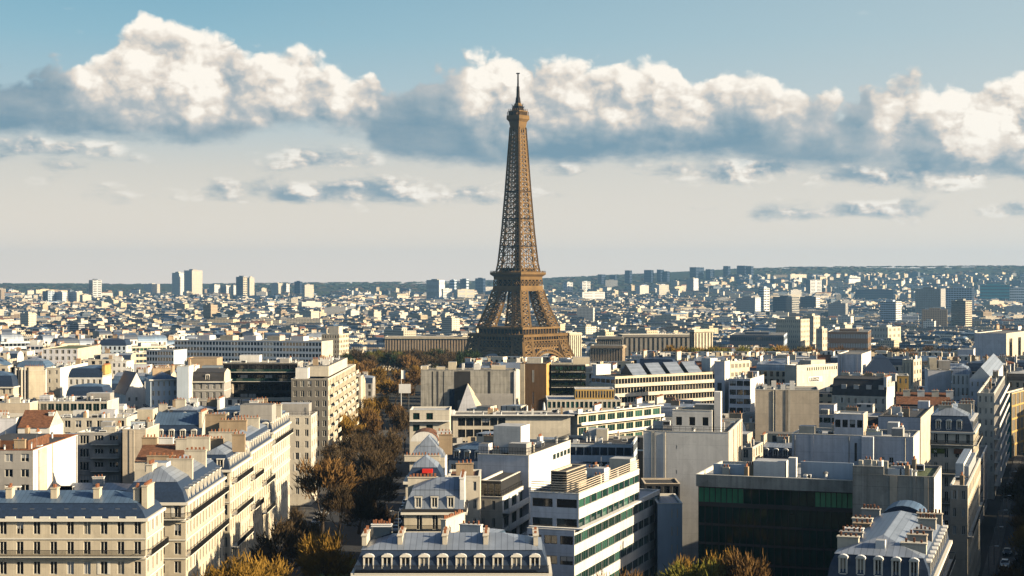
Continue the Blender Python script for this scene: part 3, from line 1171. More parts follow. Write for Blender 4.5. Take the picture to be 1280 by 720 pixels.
    b.boxpart('rooftop_house', 1.0, b.w / 2 - .8, 8, 13, b.h + .13, b.h + 4.4, grey, gravel)
    b.chimney(-4, 12, 5, .9, 4.8, z=b.h - .2, m=tan)
    b.done()
    b = hero(AP, 'rust and orange roofed back house full of chimneys behind the domed corner', AB, 168, 270, 276, 576, h=24, d=16, vb=596, sn='rust roofed back house', group=GA)
    b.walls(pale, mats={'r': cream})
    b.gable(tile, h=2.6, along='x')
    for x in (-7, -3.6, .5, 4.4, 7.2):
        b.chimney(x, 4 + (x * 3) % 5, 3.0, .9, 3.6, z=b.h + .2, m=b.rng.choice((pale, white, tan)))
    b.done()
    b = hero(AP, 'slim cream block rising behind striped dormers of the avenue row', AB, 268, 292, 296, 556, h=26, d=12, vb=588, sn='slim cream block', group=GA)
    b.walls(cream, mats={'r': white})
    b.flat(tile, par=.3)
    b.chimney(-1, 2, 3, .9, 1.8, z=b.h - .2, m=cream)
    b.done()
    b = hero(AP, 'house with glazed roof cabin and railing at the side street corner', AB, 342, 389, 395, 520, h=24, d=13, vb=545, sn='side street corner house', group=GA)
    b.walls(pale, f=dict(bays=4, fh=3.1, nf=7, ww=.4, wh=1.8), r=dict(bays=3, fh=3.1, nf=7, ww=.4, wh=1.8))
    b.flat(gravel, par=.5)
    b.boxpart('roof_cabin', -4, 4, 3, 9, b.h - .4, b.h + 3.0, grey, rooflight)
    b.fence(b.h + .1)
    b.clutter(b.h - .5, 5, big=False)
    b.done()


def mid_left():
    b = hero(AP, 'dark shaded corner building whose bay windowed avenue front glows golden', AB, 364, 410, 450, 474, Y=498, d=88, vb=590, sn='golden bay windowed avenue front', group=GA)
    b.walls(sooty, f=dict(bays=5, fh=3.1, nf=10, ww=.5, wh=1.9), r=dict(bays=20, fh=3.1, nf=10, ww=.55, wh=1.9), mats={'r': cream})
    b.flat(gravel)
    for k in range(1, 8):
        for q in range(6):
            b.balcony(b.h - k * 3.1 + .4, 'r', x0=4 + q * 14 + (k % 2) * 4, x1=13 + q * 14 + (k % 2) * 4, solid=cream, out=1.3)
    b.boxpart('stair_tower', -b.w / 2 + 1.2, -b.w / 2 + 5, 1, 6, b.h + .13, b.h + 3.4, white, rooflight)
    b.boxpart('upper_storey', -2.5, b.w / 2 - 1.2, 12, 70, b.h + .13, b.h + 3.4, pale, gravel)
    b.clutter(b.h + 3.4, 8, rect=(-2, b.w / 2 - 2, 14, 68), big=False)
    b.done()
    b = hero(OF, 'modern dark glass building with long green balcony bands and beige end pier', OB, 279, 372, 376, 454, Y=560, d=15, vb=508, sn='dark glass balcony building')
    b.walls(dark, f=dict(bays=9, fh=3.3, nf=9, ww=.92, wh=2.2, sill=.4, style='dk'), mats={'r': grey})
    b.flat(gravel, par=.3)
    for k, m in ((1, ggreen), (2, ggreen), (4, pale), (6, grey)):
        b.balcony(b.h - k * 3.3 + .35, 'f', solid=m, out=1.6, x0=.2)
    b.boxpart('end_pier', -b.w / 2 - .01, -b.w / 2 + 3.6, -1.9, -.01, 0, b.h - 7.2, beige)
    b.boxpart('roof_cabin', -8, -1, 4, 10, b.h + .13, b.h + 2.6, white, rooflight)
    b.clutter(b.h - .3, 6)
    b.done()
    b = hero(AP, 'round grey pillar building by the cream strip beside dark glass balconies', AB, 374, 389, 397, 459, Y=545, d=20, vb=500, sn='grey pillar building', group=GA)
    b.walls(grey, mats={'r': cream})
    b.flat(gravel, par=.3)
    b.clutter(b.h - .3, 5)
    b.done()
    b = hero(AP, 'grey stone house with three rows of dark windows and one round dormer', AB, 238, 280, 284, 477, Y=540, d=13, vb=508, sn='grey house with one round dormer', group=GA)
    hauss(b, grey, 5, 0, nf=6, nd=1, balc=(), h1=3.0, h2=1.2, hip=(False, False), low=roofdark, high=roofdark)
    b.chimney(-b.w / 2 + .6, 6, 1.0, 8, 5, z=b.h, m=white)
    b.done()
    b = hero(AP, 'white party wall strip standing beside the grey house with the round dormer', AB, 221, 236, 240, 458, Y=534, d=13, vb=505, sn='white party wall strip', group=GA)
    b.walls(bluewhite, mats={'r': white})
    b.flat(gravel, par=.3)
    b.clutter(b.h - .3, 3, big=False)
    b.done()
    # white rounded house with arched windows
    X, Y, w, d, h = corner(178, 222, 226, 473, None, 545, 0, 13)
    b = hero(AP, 'white rounded house with two rows of small arched windows', AB, 188, 222, 228, 474, Y=540, d=13, th=-20, vb=505, sn='white house with arched windows', group=GA)
    b.walls(bluewhite, f=dict(bays=5, fh=3.1, nf=3, ww=.32, wh=1.7), mats={'l': white})
    b.ring('cornice', b.h - .3, .5, .4, white)
    b.mansard(zincb, zinc, h1=1.2, h2=1.2, inset=2.2)
    b.ring('eaves', b.h - 3 * 3.1 - .3, 1.0, .5, slate)
    b.chimney(0, 7, 6, .9, 2.4, m=tan)
    b.done()
    b = hero(AP, 'white gable end house with one steep navy slate slope', 'house', 157, 184, 187, 492, Y=556, d=14, th=-30, vb=512, sn='white gable end house', group=GA)
    b.walls(white, f=dict(bays=3, fh=3.2, nf=2, ww=.3, wh=1.4, skip=((2, 0), (2, 1))))
    b.gable(slate, h=7.5, along='y', gm=white)
    b.done()
    b = hero(AP, 'navy roofed house with a row of arched attic windows', AB, 85, 128, 132, 472, Y=570, d=13, vb=482, sn='navy house with arched attic windows', group=GA)
    b.walls(white, f=dict(bays=6, fh=3.2, nf=4, ww=.45, wh=1.8))
    b.mansard(slate, zincb, h1=3.2, h2=1.0, hip=(True, False), gm=cream)
    b.chimney(b.w / 2 + .2, 5, 1.0, 9, 3.2, z=b.h + 1, m=ochre)
    b.done()
    b = hero(AP, 'low house with wide blue slate roof below the arched attic windows', AB, 82, 130, 134, 495, Y=520, d=12, vb=502, sn='low blue slate roof house', group=GA)
    b.walls(lilac, f=dict(bays=6, fh=3.2, nf=3, ww=.4, wh=1.7))
    b.mansard(slate, zincb, h1=3.0, h2=.8)
    b.done()
    b = hero(AP, 'cream chimney wall building lined with tall vertical flue pipes', AB, 17, 57, 60, 463, Y=600, d=14, th=-14, vb=505, sn='flue pipe wall building', group=GA)
    b.walls(cream, mats={'r': white})
    for k in range(5):
        x = -b.w / 2 + .6 + k * 1.1
        mb = MB()
        mb.tube([(x, -.45, b.h - 13), (x, -.45, b.h + 1.2)], [.38, .38], 8, (grey, dark, pale)[k % 3])
        mb.build('flue_pipe', b.root)
    b.flat(gravel, par=.4)
    b.chimney(1.5, 3, 7, .9, 1.6, z=b.h - .3, m=cream)
    b.done()
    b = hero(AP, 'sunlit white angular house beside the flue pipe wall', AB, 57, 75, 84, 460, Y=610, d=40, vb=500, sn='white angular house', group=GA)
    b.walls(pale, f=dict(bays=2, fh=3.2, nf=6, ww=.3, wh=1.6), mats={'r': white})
    b.flat(rooflight, par=.5)
    b.clutter(b.h - .5, 8)
    b.done()
    b = hero(AP, 'blue banded house with bright windows at the picture edge', AB, -30, 16, 19, 484, Y=590, d=13, vb=502, sn='blue banded edge house', group=GA)
    hauss(b, cream, 6, 0, nf=5, nd=0, balc=(), low=slate, high=zincb, h1=4.2, h2=1.5)
    b.done()
    b = hero(OF, 'low terrace pavilion with long white roof edge and greenish glazing', OB, 40, 134, 138, 502, Y=478, d=14, vb=520, sn='low greenish terrace pavilion')
    b.walls(pale, f=dict(bays=10, fh=3.4, nf=2, ww=.85, wh=2.2, sill=.6, style='gs'))
    b.flat(rooflight, par=.4, coping=white)
    b.boxpart('roof_cabin', 4, 11, 4, 9, b.h + .13, b.h + 2.2, grey, rooflight)
    b.clutter(b.h - .4, 9)
    b.fence(b.h + .1, sides='f')
    b.done()
    b = hero(AP, 'pale block with dark stairwell stripe left of the terrace pavilion', AB, -6, 37, 40, 504, Y=470, d=12, vb=523, sn='block with the dark stairwell stripe', group=GA)
    b.walls(beige, f=dict(bays=3, fh=3.2, nf=5, ww=.35, wh=2.6))
    b.flat(rooflight, par=.4)
    b.clutter(b.h - .4, 5)
    b.done()
    b = hero(AP, 'house crowned by a rounded light blue zinc roof', AB, 19, 58, 61, 461, Y=720, d=14, vb=464, sn='rounded light blue roof', group=GA)
    b.walls(slate, f=dict(bays=6, fh=3.2, nf=3, ww=.5, wh=1.7))
    b.mansard(zincb, zinc, h1=3.4, h2=1.6, inset=2.4)
    b.done()
    b = hero(AP, 'planted roof terrace building with sloping cream end wall', AB, 52, 97, 122, 436, Y=790, d=45, vb=462, sn='planted roof terrace building', group=GA)
    b.walls(lilac, f=dict(bays=6, fh=3.2, nf=6, ww=.5, wh=1.9), mats={'r': cream})
    b.flat(roofgreen, par=.3, coping=cream)
    b.done()
    b = hero(AP, 'small white boxy house with a chimney between dark roofs', AB, 139, 158, 162, 452, Y=690, d=13, vb=466, sn='small white boxy house', group=GA)
    b.walls(white, f=dict(bays=3, fh=3.1, nf=3, ww=.5, wh=1.6))
    b.flat(gravel)
    b.chimney(-1, 4, 3, .9, 2.2, z=b.h - .3, m=white)
    b.done()
    # long striped glass slabs
    b = hero(OF, 'long white and blue ribbon window slab behind the dark glass balconies', OB, 218, 402, 404, 427, Y=930, d=18, th=15, vb=458, lod=2, sn='long ribbon window slab')
    b.walls(bluewhite, f=dict(bays=46, fh=3.3, nf=9, ww=.8, wh=1.9, sill=.7, style='us'), mats={'r': cream})
    b.flat(rooflight, par=.4)
    for k in range(5):
        b.boxpart('roof_cabin', -34 + k * 15, -26 + k * 15, 4, 12, b.h + .13, b.h + 2.8, (lilac, cream)[k % 2], gravel)
    b.done()
    b = hero(OF, 'short lower wing in blue grey ribbon windows left of the long slab', OB, 183, 217, 219, 438, Y=880, d=16, th=15, vb=462, lod=2, sn='short ribbon window wing')
    b.walls(bluewhite, f=dict(bays=10, fh=3.3, nf=7, ww=.8, wh=1.9, sill=.7, style='us'))
    b.flat(rooflight, par=.4)
    b.done()
    b = hero(AP, 'brown flat slab block in front of the long ribbon windows', AB, 233, 271, 273, 448, Y=660, d=13, vb=462, lod=2, sn='brown flat slab block', group=GA)
    b.walls(tan)
    b.flat(gravel, par=.3, coping=tan)
    b.done()
    b = hero(AP, 'cream gridded block with stepped top at the slab end by the park', AB, 402, 424, 436, 418, Y=1000, d=None, vb=448, lod=2, th=12, sn='cream gridded block', group=GA)
    b.walls(cream, f=dict(bays=7, fh=3.1, nf=9, ww=.5, wh=1.7), r=dict(bays=6, fh=3.1, nf=9, ww=.5, wh=1.7))
    b.flat(rooflight, par=.4)
    b.boxpart('upper_storey', -2, b.w / 2 - 1, 2, 10, b.h + .13, b.h + 5, pale, gravel)
    b.done()


def near_right():
    b = hero(AP, 'wide mansard house with ten arched dormers and ribbed pale zinc roof in the bottom row', AB, 443, 686, 690, 717, h=22, d=12, vb=720, lod=0, sn='ten dormer mansard', group=GA)
    hauss(b, pale, 10, 0, nf=3, nd=10, balc=(), h1=2.9, h2=1.5, inset=.9, dm=metalw)
    for x in (-11.6, -6.9, -1.0, 4.4, 11.0):
        b.chimney(x, 5.6, .6, 6.5, 1.25, z=b.h + 3.2, m=pale, pots=2)
    b.balcony(b.h + .1, 'f', out=.5)
    b.boxpart('roof_lantern', -11.2, -8.4, 7.5, 9.8, b.h + 3.0, b.h + 4.9, gblue, metalw)
    b.chimney(-9.8, 8.6, 2.7, .5, .12, z=b.h + 4.903, m=metalw, pots=7, pr=.12)
    b.done()
    b = hero(AP, 'pale zinc roofed corner house with three roof windows and three tall doors below', AB, 505, 580, 586, 641, h=22, d=11, vb=668, lod=0, sn='three window zinc house', group=GA)
    b.walls(cream, f=dict(bays=3, fh=3.3, nf=5, ww=.36, wh=2.5, sill=.5, x0=1.2, x1=9), r=dict(bays=2, fh=3.3, nf=5, ww=.3, wh=2))
    b.ring('cornice', b.h - .3, .5, .4, trim)
    b.ring('gutter', b.h + .11, .4, .5, dark)
    b.mansard(zinc, zinc, h1=3.6, h2=1.6, inset=1.3, gm=white, hip=(True, False))
    b.dormers(3, w=.9, h=1.7, up=.8, m=dark, arched=False, x0=1.0, x1=9)
    b.balcony(b.h - 3.3 + .3, 'f', out=.6)
    b.chimney(b.w / 2 - .35, 5, .7, 9, 5.2, z=b.h + .3, m=white, pots=6)
    b.chimney(-b.w / 2 + 2.6, 8.6, 5, .8, 3.3, z=b.h + 1.4, m=pale, pots=8)
    b.done()
    b = hero(AP, 'dark slate roof with red awning behind the three window zinc house', AB, 507, 554, 560, 603, h=23, d=10, vb=608, sn='slate roof with red awning', group=GA)
    hauss(b, pale, 4, 0, nf=5, nd=0, balc=(), h1=2.6, h2=1.9, high=zinc, inset=1.2)
    b.boxpart('red_awning', -.4, 1.5, -.2, .9, b.h + 1.7, b.h + 2.4, redcloth)
    b.done()
    b = hero(AP, 'stacked rounded zinc roofs with a row of orange chimney pots by the avenue', AB, 512, 556, 562, 572, h=23, d=12, vb=585, sn='rounded zinc roofs', group=GA)
    b.walls(pale, mats={'r': white})
    b.mansard(zinc, zinc, h1=2.2, h2=2.0, inset=2.0)
    b.chimney(-1, -.2, 7.5, .8, 1.2, z=b.h - .8, m=pale, pots=11)
    b.chimney(3.6, 6, 2.8, .9, 4.2, z=b.h, m=tan)
    b.done()
    b = hero(AP, 'house with clay tiled curved roof under the low avenue pavilion', AB, 513, 548, 553, 552, h=22, d=10, vb=566, sn='clay tiled curved roof', group=GA)
    b.walls(pale)
    b.barrel(tile, h=2.4)
    b.chimney(b.w / 2 + 1.2, 4, 3.4, 1.0, 4.0, z=b.h - 2, m=white)
    b.done()
    # beige house with stepped white balconies
    b = hero(AP, 'beige house whose sunny side has stepped white balconies', AB, 584, 628, 657, 622, Y=285, th=14, d=None, vb=668, lod=0, sn='stepped white balcony house', group=GA)
    b.walls(pale, f=dict(bays=3, fh=3.1, nf=6, ww=.3, wh=1.7, x0=0, x1=b.w * .9), r=dict(bays=3, fh=3.1, nf=6, ww=.62, wh=1.9, sill=.5, style='gs'), mats={'r': white})
    for k in range(1, 6):
        b.balcony(b.h - k * 3.1 + .4, 'r', out=1.3, solid=white, hh=.9)
    b.flat(roofdark, par=.4)
    x0, x1, y0, y1 = b.rect
    r2 = (x0 + 2.2, x1 - .6, y0 + 1.2, y1 - 1)
    b.wall('f', b.h - .4, b.h + 2.7, dark, bays=3, fh=3.1, nf=1, ww=.9, wh=2.2, sill=.4, style='ds', rect=r2)
    for s_ in 'rlb':
        b.wall(s_, b.h - .4, b.h + 2.7, dark, rect=r2)
    b.flat(roofdark, z=b.h + 2.7, rect=r2, par=.2, part='penthouse_roof')
    b.fence(b.h + .1, sides='fr')
    b.done()
    b = hero(AP, 'rounded beige corner wing with clay pots above three stacked windows', AB, 560, 600, 604, 596, h=26, d=10, vb=630, sn='rounded beige corner wing', group=GA)
    b.walls(pale, f=dict(bays=3, fh=3.2, nf=6, ww=.3, wh=1.6))
    b.flat(tile, par=.2)
    b.chimney(0, 4, 3, .9, 2.0, z=b.h - .2, m=tan)
    b.done()
    # white tower
    b = hero(AP, 'plain white corner tower with one tiny window and louvred roof rail', AB, 597, 661, 713, 570, Y=300, th=17, vb=640, lod=0, sn='plain white corner tower', group=GA)
    b.walls(lilac, f=dict(bays=4, fh=3.3, nf=2, ww=.3, wh=1.9, sill=-.2, skip=tuple((j, k) for j in range(4) for k in range(2) if (j, k) != (1, 1))), r=dict(bays=5, fh=3.0, nf=1, ww=.8, wh=1.1, sill=.4, style='gs', x0=b.d * .55, x1=b.d), mats={'r': white})
    b.flat(gravel, par=.5)
    b.fence(b.h + .12, sides='fr', h=1.3, step=.5)
    b.boxpart('upper_storey', -b.w / 2 + 2.2, 2.6, 3, 9, b.h + .13, b.h + 5.2, white, rooflight)
    b.boxpart('stair_tower', -b.w / 2 + .05, -b.w / 2 + 2.0, .5, 6, b.h + .13, b.h + 2.0, lilac, gravel)
    b.clutter(b.h - .5, 6)
    b.done()
    # the ribbon window office: broad lower body, set back upper body
    b = hero(OF, 'big white office with bands of green ribbon windows facing the sun', OB, 659, 718, 825, 664, h=19.5, th=20, vb=720, lod=0, sn='ribbon window office')
    fs = dict(bays=3, fh=3.3, nf=6, ww=.82, wh=1.4, sill=1.0, style='dk')
    rs = dict(bays=14, fh=3.3, nf=6, ww=.985, wh=1.6, sill=.95, style='gs')
    b.walls(lilac, f=fs, r=rs, mats={'r': offwhite})
    b.flat(rooflight, par=.3, coping=white)
    X, Y, w, d, h = corner(660, 728, 805, 617, None, b.py + 2.2, 20, None)
    lx = b.w / 2 + 0.35
    z1 = EYE - (617 - HY) / F * (b.py + 2.2) - b.z0
    r2 = (-b.w / 2 + .1, lx, 1.3, min(b.d * .82, d))
    for sd, m, sp in (('f', lilac, dict(bays=2, fh=3.2, nf=2, ww=.84, wh=1.4, sill=.9, style='dk')), ('r', offwhite, dict(bays=11, fh=3.2, nf=2, ww=.98, wh=1.4, sill=.9, style='gs')), ('l', lilac, {}), ('b', lilac, {})):
        b.wall(sd, b.h - .3, z1, m, rect=r2, **sp)
    b.flat(gravel, z=z1, rect=r2, par=.3, part='upper_roof', coping=white)
    b.ring('canopy', b.h - .1 + .25, 1.0, .2, white, rect=r2, sides='fr')
    for k in range(5):
        b.ring('louvre', z1 + .2 + k * .38, -.02 + .06, .12, beige, rect=(r2[0] + .1, r2[1] - .1, r2[2] + .1, r2[3] - .1), sides='r')
    r3 = (r2[0] + 3.2, r2[1] - 2.5, 2.4, 13)
    b.wall('f', z1 - .3, z1 + 3.4, dark, bays=3, fh=3.4, nf=1, ww=.9, wh=2.4, sill=.5, style='ds', rect=r3)
    for s_ in 'rlb':
        b.wall(s_, z1 - .3, z1 + 3.4, dark, rect=r3)
    b.flat(roofdark, z=z1 + 3.4, rect=r3, par=.2, part='penthouse_roof', coping=beige)
    for k in range(8):
        b.ring('louvre', z1 + .2 + k * .38, .16, .1, beige, rect=r3, sides='r')
    b.clutter(z1 - .3, 8, rect=(r2[0], r2[1], 14, r2[3]))
    b.done()
    b = hero(OF, 'low pale blue annex with slit windows beside the ribbon window office', OB, 822, 853, 858, 630, h=18, d=14, vb=695, lod=0, sn='low pale blue annex')
    b.walls(bluewhite, f=dict(bays=2, fh=3.4, nf=4, ww=.22, wh=1.7, x0=2.2, x1=4.3), l=None, mats={'r': white})
    b.flat(zincb, par=.3)
    b.done()
    b = hero(AP, 'dark flat roofed house with bare canopy behind the pale blue annex', AB, 806, 850, 855, 605, h=18, d=9, vb=640, sn='dark flat house with canopy', group=GA)
    b.walls(dark, f=dict(bays=4, fh=3.2, nf=4, ww=.7, wh=2.0, style='ds'))
    b.flat(roofdark, par=.2, coping=beige)
    b.done()
    # dark green glass block
    b = hero(OF, 'dark green glass office with grey concrete roof band', OB, 873, 1066, 1075, 601, h=25, th=19, d=22, vb=720, lod=0, sn='dark green glass office')
    b.wall('f', 0, b.h - 5.5, dark, bays=22, fh=3.45, nf=6, ww=.94, wh=3.1, sill=.2, style='kk')
    for xa, xb, n, st in ((0, .30, 8, 'lk'), (.30, .76, 9, 'kk'), (.76, 1.0, 7, 'lk')):
        b.wall('f', b.h - 5.5, b.h - 2.1, dark, bays=n, fh=3.4, nf=1, ww=.92, wh=2.6, sill=.6, style=st, rect=(-b.w / 2 + b.w * xa, -b.w / 2 + b.w * xb, 0, 5))
    for s_ in 'rlb':
        b.wall(s_, 0, b.h - 2.1, dark)
    e = .35
    r2 = (-b.w / 2 - e, b.w / 2 + e, -e, b.d + e)
    for s_ in 'frlb':
        b.wall(s_, b.h - 2.1, b.h, concrete, rect=r2)
    b.flat(rooflight, rect=r2, par=.6)
    b.boxpart('roof_cabin', -b.w / 2 + 9.5, -b.w / 2 + 15.2, 3, 8, b.h - .55, b.h + 2.5, white, rooflight)
    b.boxpart('flue_tower', -b.w / 2 + 15.8, -b.w / 2 + 17.2, 3, 4.6, b.h - .55, b.h + 3.3, white)
    b.boxpart('plant_screen', -b.w / 2 + 17.6, -b.w / 2 + 27, 6, 6.3, b.h - .55, b.h + 2.4, bluewhite)
    b.boxpart('low_wall', -b.w / 2 + 1.5, -b.w / 2 + 9.0, 6, 6.4, b.h - .55, b.h + 1.4, bluewhite)
    b.clutter(b.h - .6, 12, rect=(-b.w / 2 + 2, b.w / 2 - 1, 1.5, 12), big=False)
    b.done()
    # raw concrete block
    b = hero(OF, 'windowless raw concrete block with bright white end wall', OB, 1066, 1168, 1189, 597, Y=268, th=19, d=17, vb=650, lod=0, sn='windowless concrete block')
    b.walls(concrete, mats={'r': white})
    b.flat(roofgreen, par=.35, coping=concrete)
    b.boxpart('parapet_step', -b.w / 2, -b.w / 2 + 5.2, .02, .4, b.h + .125, b.h + 1.5, concrete)
    for x in (-5.9, -3.6, -1.7):
        b.boxpart('vent_stack', x, x + .7, 1.2, 2.0, b.h - .3, b.h + 2.3, pale)
    b.boxpart('plant_box', -1.0, 1.0, 1.0, 2.6, b.h - .3, b.h + 1.1, white, rooflight)
    b.boxpart('plant_box', 1.3, 3.0, 1.0, 2.6, b.h - .3, b.h + 1.1, metalw, rooflight)
    b.clutter(b.h - .35, 8, big=False)
    b.done()
    # bottom mansard towards the second avenue
    b = hero(AP, 'bottom corner mansard with five pedimented dormers and long ribbed white zinc roof', AB, 1034, 1163, 1196, 731, h=22, th=19, d=36, vb=720, lod=0, sn='five dormer corner mansard', group=GA)
    b.walls(pale, f=dict(bays=5, fh=3.2, nf=3, ww=.4, wh=2), r=dict(bays=15, fh=3.2, nf=5, ww=.4, wh=2), mats={'r': cream})
    b.ring('cornice', b.h - .35, .45, .45, trim, sides='fr')
    b.mansard(slate, zinc, h1=3.1, h2=1.9, inset=.9)
    b.dormers(5, w=.85, h=2.0, up=.75, m=metalw, x0=.9)
    b.dormers(10, 'r', w=.9, h=1.8, up=.5, m=metalw, x0=1.5)
    for k in range(6):
        j = b.rng.uniform
        b.chimney(-b.w / 2 + 1.7 + j(-.2, .4), 4.5 + k * 5.2 + j(-.9, .9), j(2.2, 3.2), 1.2, j(1.1, 1.8), z=b.h + 3.0, m=(pale, grey, white, tan)[k % 4], pots=b.rng.choice((3, 4, 5)), pr=.12)
        if k != 3:
            b.chimney(b.w / 2 - 2.1 + j(-.3, .2), 3.8 + k * 5.4 + j(-.9, .9), j(2.4, 3.6), 1.2, j(1.2, 2.0), z=b.h + 3.0, m=(pale, beige, grey, pale)[k % 4], pots=b.rng.choice((3, 4, 6)), pr=.12)
    b.boxpart('skylight', -.6, .6, 2.6, 4.0, b.h + 3.2, b.h + 4.8, metalw, rooflight)
    b.balcony(b.h - 3.2 + .5, 'r')
    b.done()
    b = hero(AP, 'blue arched zinc roof between concrete block and bottom corner mansard', AB, 1100, 1158, 1163, 655, h=23, th=19, d=7, vb=660, sn='blue arched zinc roof', group=GA)
    b.walls(grey)
    b.barrel(zincb, h=2.6, gm=slate)
    b.done()
    b = hero(AP, 'narrow avenue house with beige roof terrace and slanting row of dormers', AB, 1188, 1210, 1222, 608, Y=290, th=19, d=48, vb=640, lod=1, sn='beige roof terrace house', group=GA)
    b.walls(beige, f=dict(bays=2, fh=3.2, nf=3, ww=.4, wh=1.6), r=dict(bays=14, fh=3.2, nf=7, ww=.4, wh=2), mats={'r': cream})
    b.flat(beige, par=.2)
    b.boxpart('attic', -b.w / 2 + .2, b.w / 2 - 1.4, 12, 40, b.h + .13, b.h + 2.8, white, zinc)
    for k in range(10):
        b.boxpart('dormer', b.w / 2 - 1.4, b.w / 2 - .5, 13 + k * 2.7, 14.4 + k * 2.7, b.h + .2, b.h + 2.2, metalw, zinc)
    b.balcony(b.h - 3 * 3.2 + .5, 'r')
    b.clutter(b.h - .2, 4, big=False)
    b.done()
    b = hero(AP, 'black slate mansard with zinc top and shop sign band below its long balcony', AB, 1163, 1217, 1235, 541, Y=362, th=19, d=24, vb=610, lod=0, sn='black slate mansard with sign band', group=GA)
    b.walls(pale, f=dict(bays=4, fh=3.3, nf=8, ww=.36, wh=2.2), r=dict(bays=8, fh=3.3, nf=8, ww=.4, wh=2), mats={'r': cream})
    b.ring('cornice', b.h - .35, .45, .45, trim, sides='fr')
    b.mansard(slate, zinc, h1=3.6, h2=1.9, inset=1.3, hip=(False, True))
    b.dormers(3, w=.9, h=1.9, up=.6, m=zincb, x0=.6, x1=b.w - 2)
    b.dormers(6, 'r', w=1.0, h=1.8, up=.6, m=metalw)
    for k in (1, 3, 5):
        b.balcony(b.h - k * 3.3 + .45, 'fr')
    sb = MB()
    z = b.h - 4.9
    sb.box(-b.w / 2 + .3, -b.w / 2 + 3.2, -.2, -.005, z, z + 1.1, leafgreen)
    so_ = sb.build('shop_sign', b.root)
    letter('N', .8, trim, so_, (-b.w / 2 + .8, -.23, z + .2))
    sb = MB()
    sb.box(-b.w / 2 + 5.2, b.w / 2 - .5, -.2, -.005, z, z + 1.1, tile)
    sb.build('shop_sign', b.root)
    for k in range(4):
        b.chimney(-b.w / 2 + 3 + (k % 2) * 4, 5 + k * 5.5, 3, .9, 2.6, z=b.h + 3.0, m=pale)
    b.done()
    b = hero(AP, 'lower avenue house behind the black slate mansard with plain grey flat top', AB, 1192, 1224, 1236, 580, Y=386, th=19, d=45, vb=590, sn='lower avenue house', group=GA)
    b.walls(pale, r=dict(bays=14, fh=3.2, nf=4, ww=.4, wh=1.9), mats={'r': grey})
    b.flat(gravel, par=.4)
    b.clutter(b.h - .4, 7)
    b.done()
    # lilac blank blocks
    b = hero(OF, 'cool white blank block with slit window and recessed corner', OB, 990, 1142, 1154, 547, h=26, th=19, d=16, vb=600, lod=0, sn='cool white blank block')
    nb = int(b.w / 1.7)
    b.walls(lilac, f=dict(bays=14, fh=3.2, nf=2, ww=.5, wh=1.2, sill=.7, skip=tuple((j, k) for j in range(14) for k in range(2) if (j, k) not in ((10, 1), (11, 1)))), mats={'r': white})
    b.flat(rooflight, par=.5)
    x1 = b.w / 2
    b.boxpart('recess_shade', -b.w / 2 + 13.8, -b.w / 2 + 14.3, -.02, .3, b.h - 5.6, b.h - 1.6, dark)  # dark upright slit in the blank front
    b.boxpart('wall_pier', -b.w / 2 + 15.5, -b.w / 2 + 18, -1.6, -.003, 0, b.h - .02, lilac)
    r2 = (-b.w / 2 + 9.2, -b.w / 2 + 15.6, 1.0, 9)
    z1 = b.h + 4.6
    b.wall('f', b.h - .5, z1, lilac, bays=4, fh=4.4, nf=1, ww=.72, wh=1.7, sill=1.5, style='dk', rect=r2)
    b.wall('r', b.h - .5, z1, beige, rect=r2)
    b.wall('l', b.h - .5, z1, lilac, rect=r2)
    b.wall('b', b.h - .5, z1, lilac, rect=r2)
    b.flat(rooflight, z=z1, rect=r2, par=.2, part='penthouse_roof')
    b.boxpart('planter', -b.w / 2 + 16, -b.w / 2 + 19.5, 2, 3, b.h - .45, b.h + .9, white, leafgreen)
    b.clutter(b.h - .5, 9)
    b.done()
    b = hero(OF, 'pale block with glowing yellow side wall behind the cool white block', OB, 1098, 1151, 1167, 522, Y=394, th=19, vb=545, lod=0, sn='glowing yellow side wall')
    b.walls(lilac, f=dict(bays=5, fh=3.4, nf=2, ww=.3, wh=1.6, sill=.3, skip=tuple((j, k) for j in range(5) for k in range(2) if (j, k) != (2, 1))), mats={'r': cream})
    b.flat(roofdark, par=.4, coping=roofdark)
    b.clutter(b.h - .4, 4)
    b.done()
    b = hero(AP, 'big blank off white block with pale sunny end and three arched roof windows', AB, 804, 911, 944, 541, h=28, th=13, d=34, vb=603, lod=0, sn='big blank off white block', group=GA)
    b.walls(white, f=dict(bays=14, fh=5.3, nf=4, ww=.16, wh=.8, sill=1.6, skip=tuple((j, k) for j in range(14) for k in range(4) if j != 5)), mats={'r': cream})
    b.flat(gravel, par=.5)
    r2 = (-b.w / 2 + 6.0, -b.w / 2 + 14.5, 2.2, 10)
    z1 = b.h + 4.4
    b.wall('f', b.h - .5, z1, white, bays=3, fh=4.2, nf=1, ww=.45, wh=1.8, sill=1.0, style='dk', rect=r2)
    b.wall('r', b.h - .5, z1, white, bays=1, fh=4.2, nf=1, ww=.6, wh=1.6, sill=1.2, style='cs', rect=r2)
    b.wall('l', b.h - .5, z1, white, rect=r2)
    b.wall('b', b.h - .5, z1, white, rect=r2)
    b.flat(gravel, z=z1, rect=r2, par=.2, part='penthouse_roof')
    b.boxpart('fire_wall', b.w / 2 - 3.4, b.w / 2 - 2.0, 3, 6, b.h - .45, b.h + 8.4, white)
    b.boxpart('stair_tower', b.w / 2 - 8, b.w / 2 - 3.43, 6, 10, b.h - .45, b.h + 5.4, beige, rooflight)
    b.fence(b.h + .12, sides='f')
    b.clutter(b.h - .5, 9, big=False)
    b.done()
    b = hero(OF, 'glass stepped office in shade with blue floor bands behind the ribbon windows', OB, 700, 790, 806, 556, h=22, th=8, d=20, vb=590, sn='shaded blue banded office')
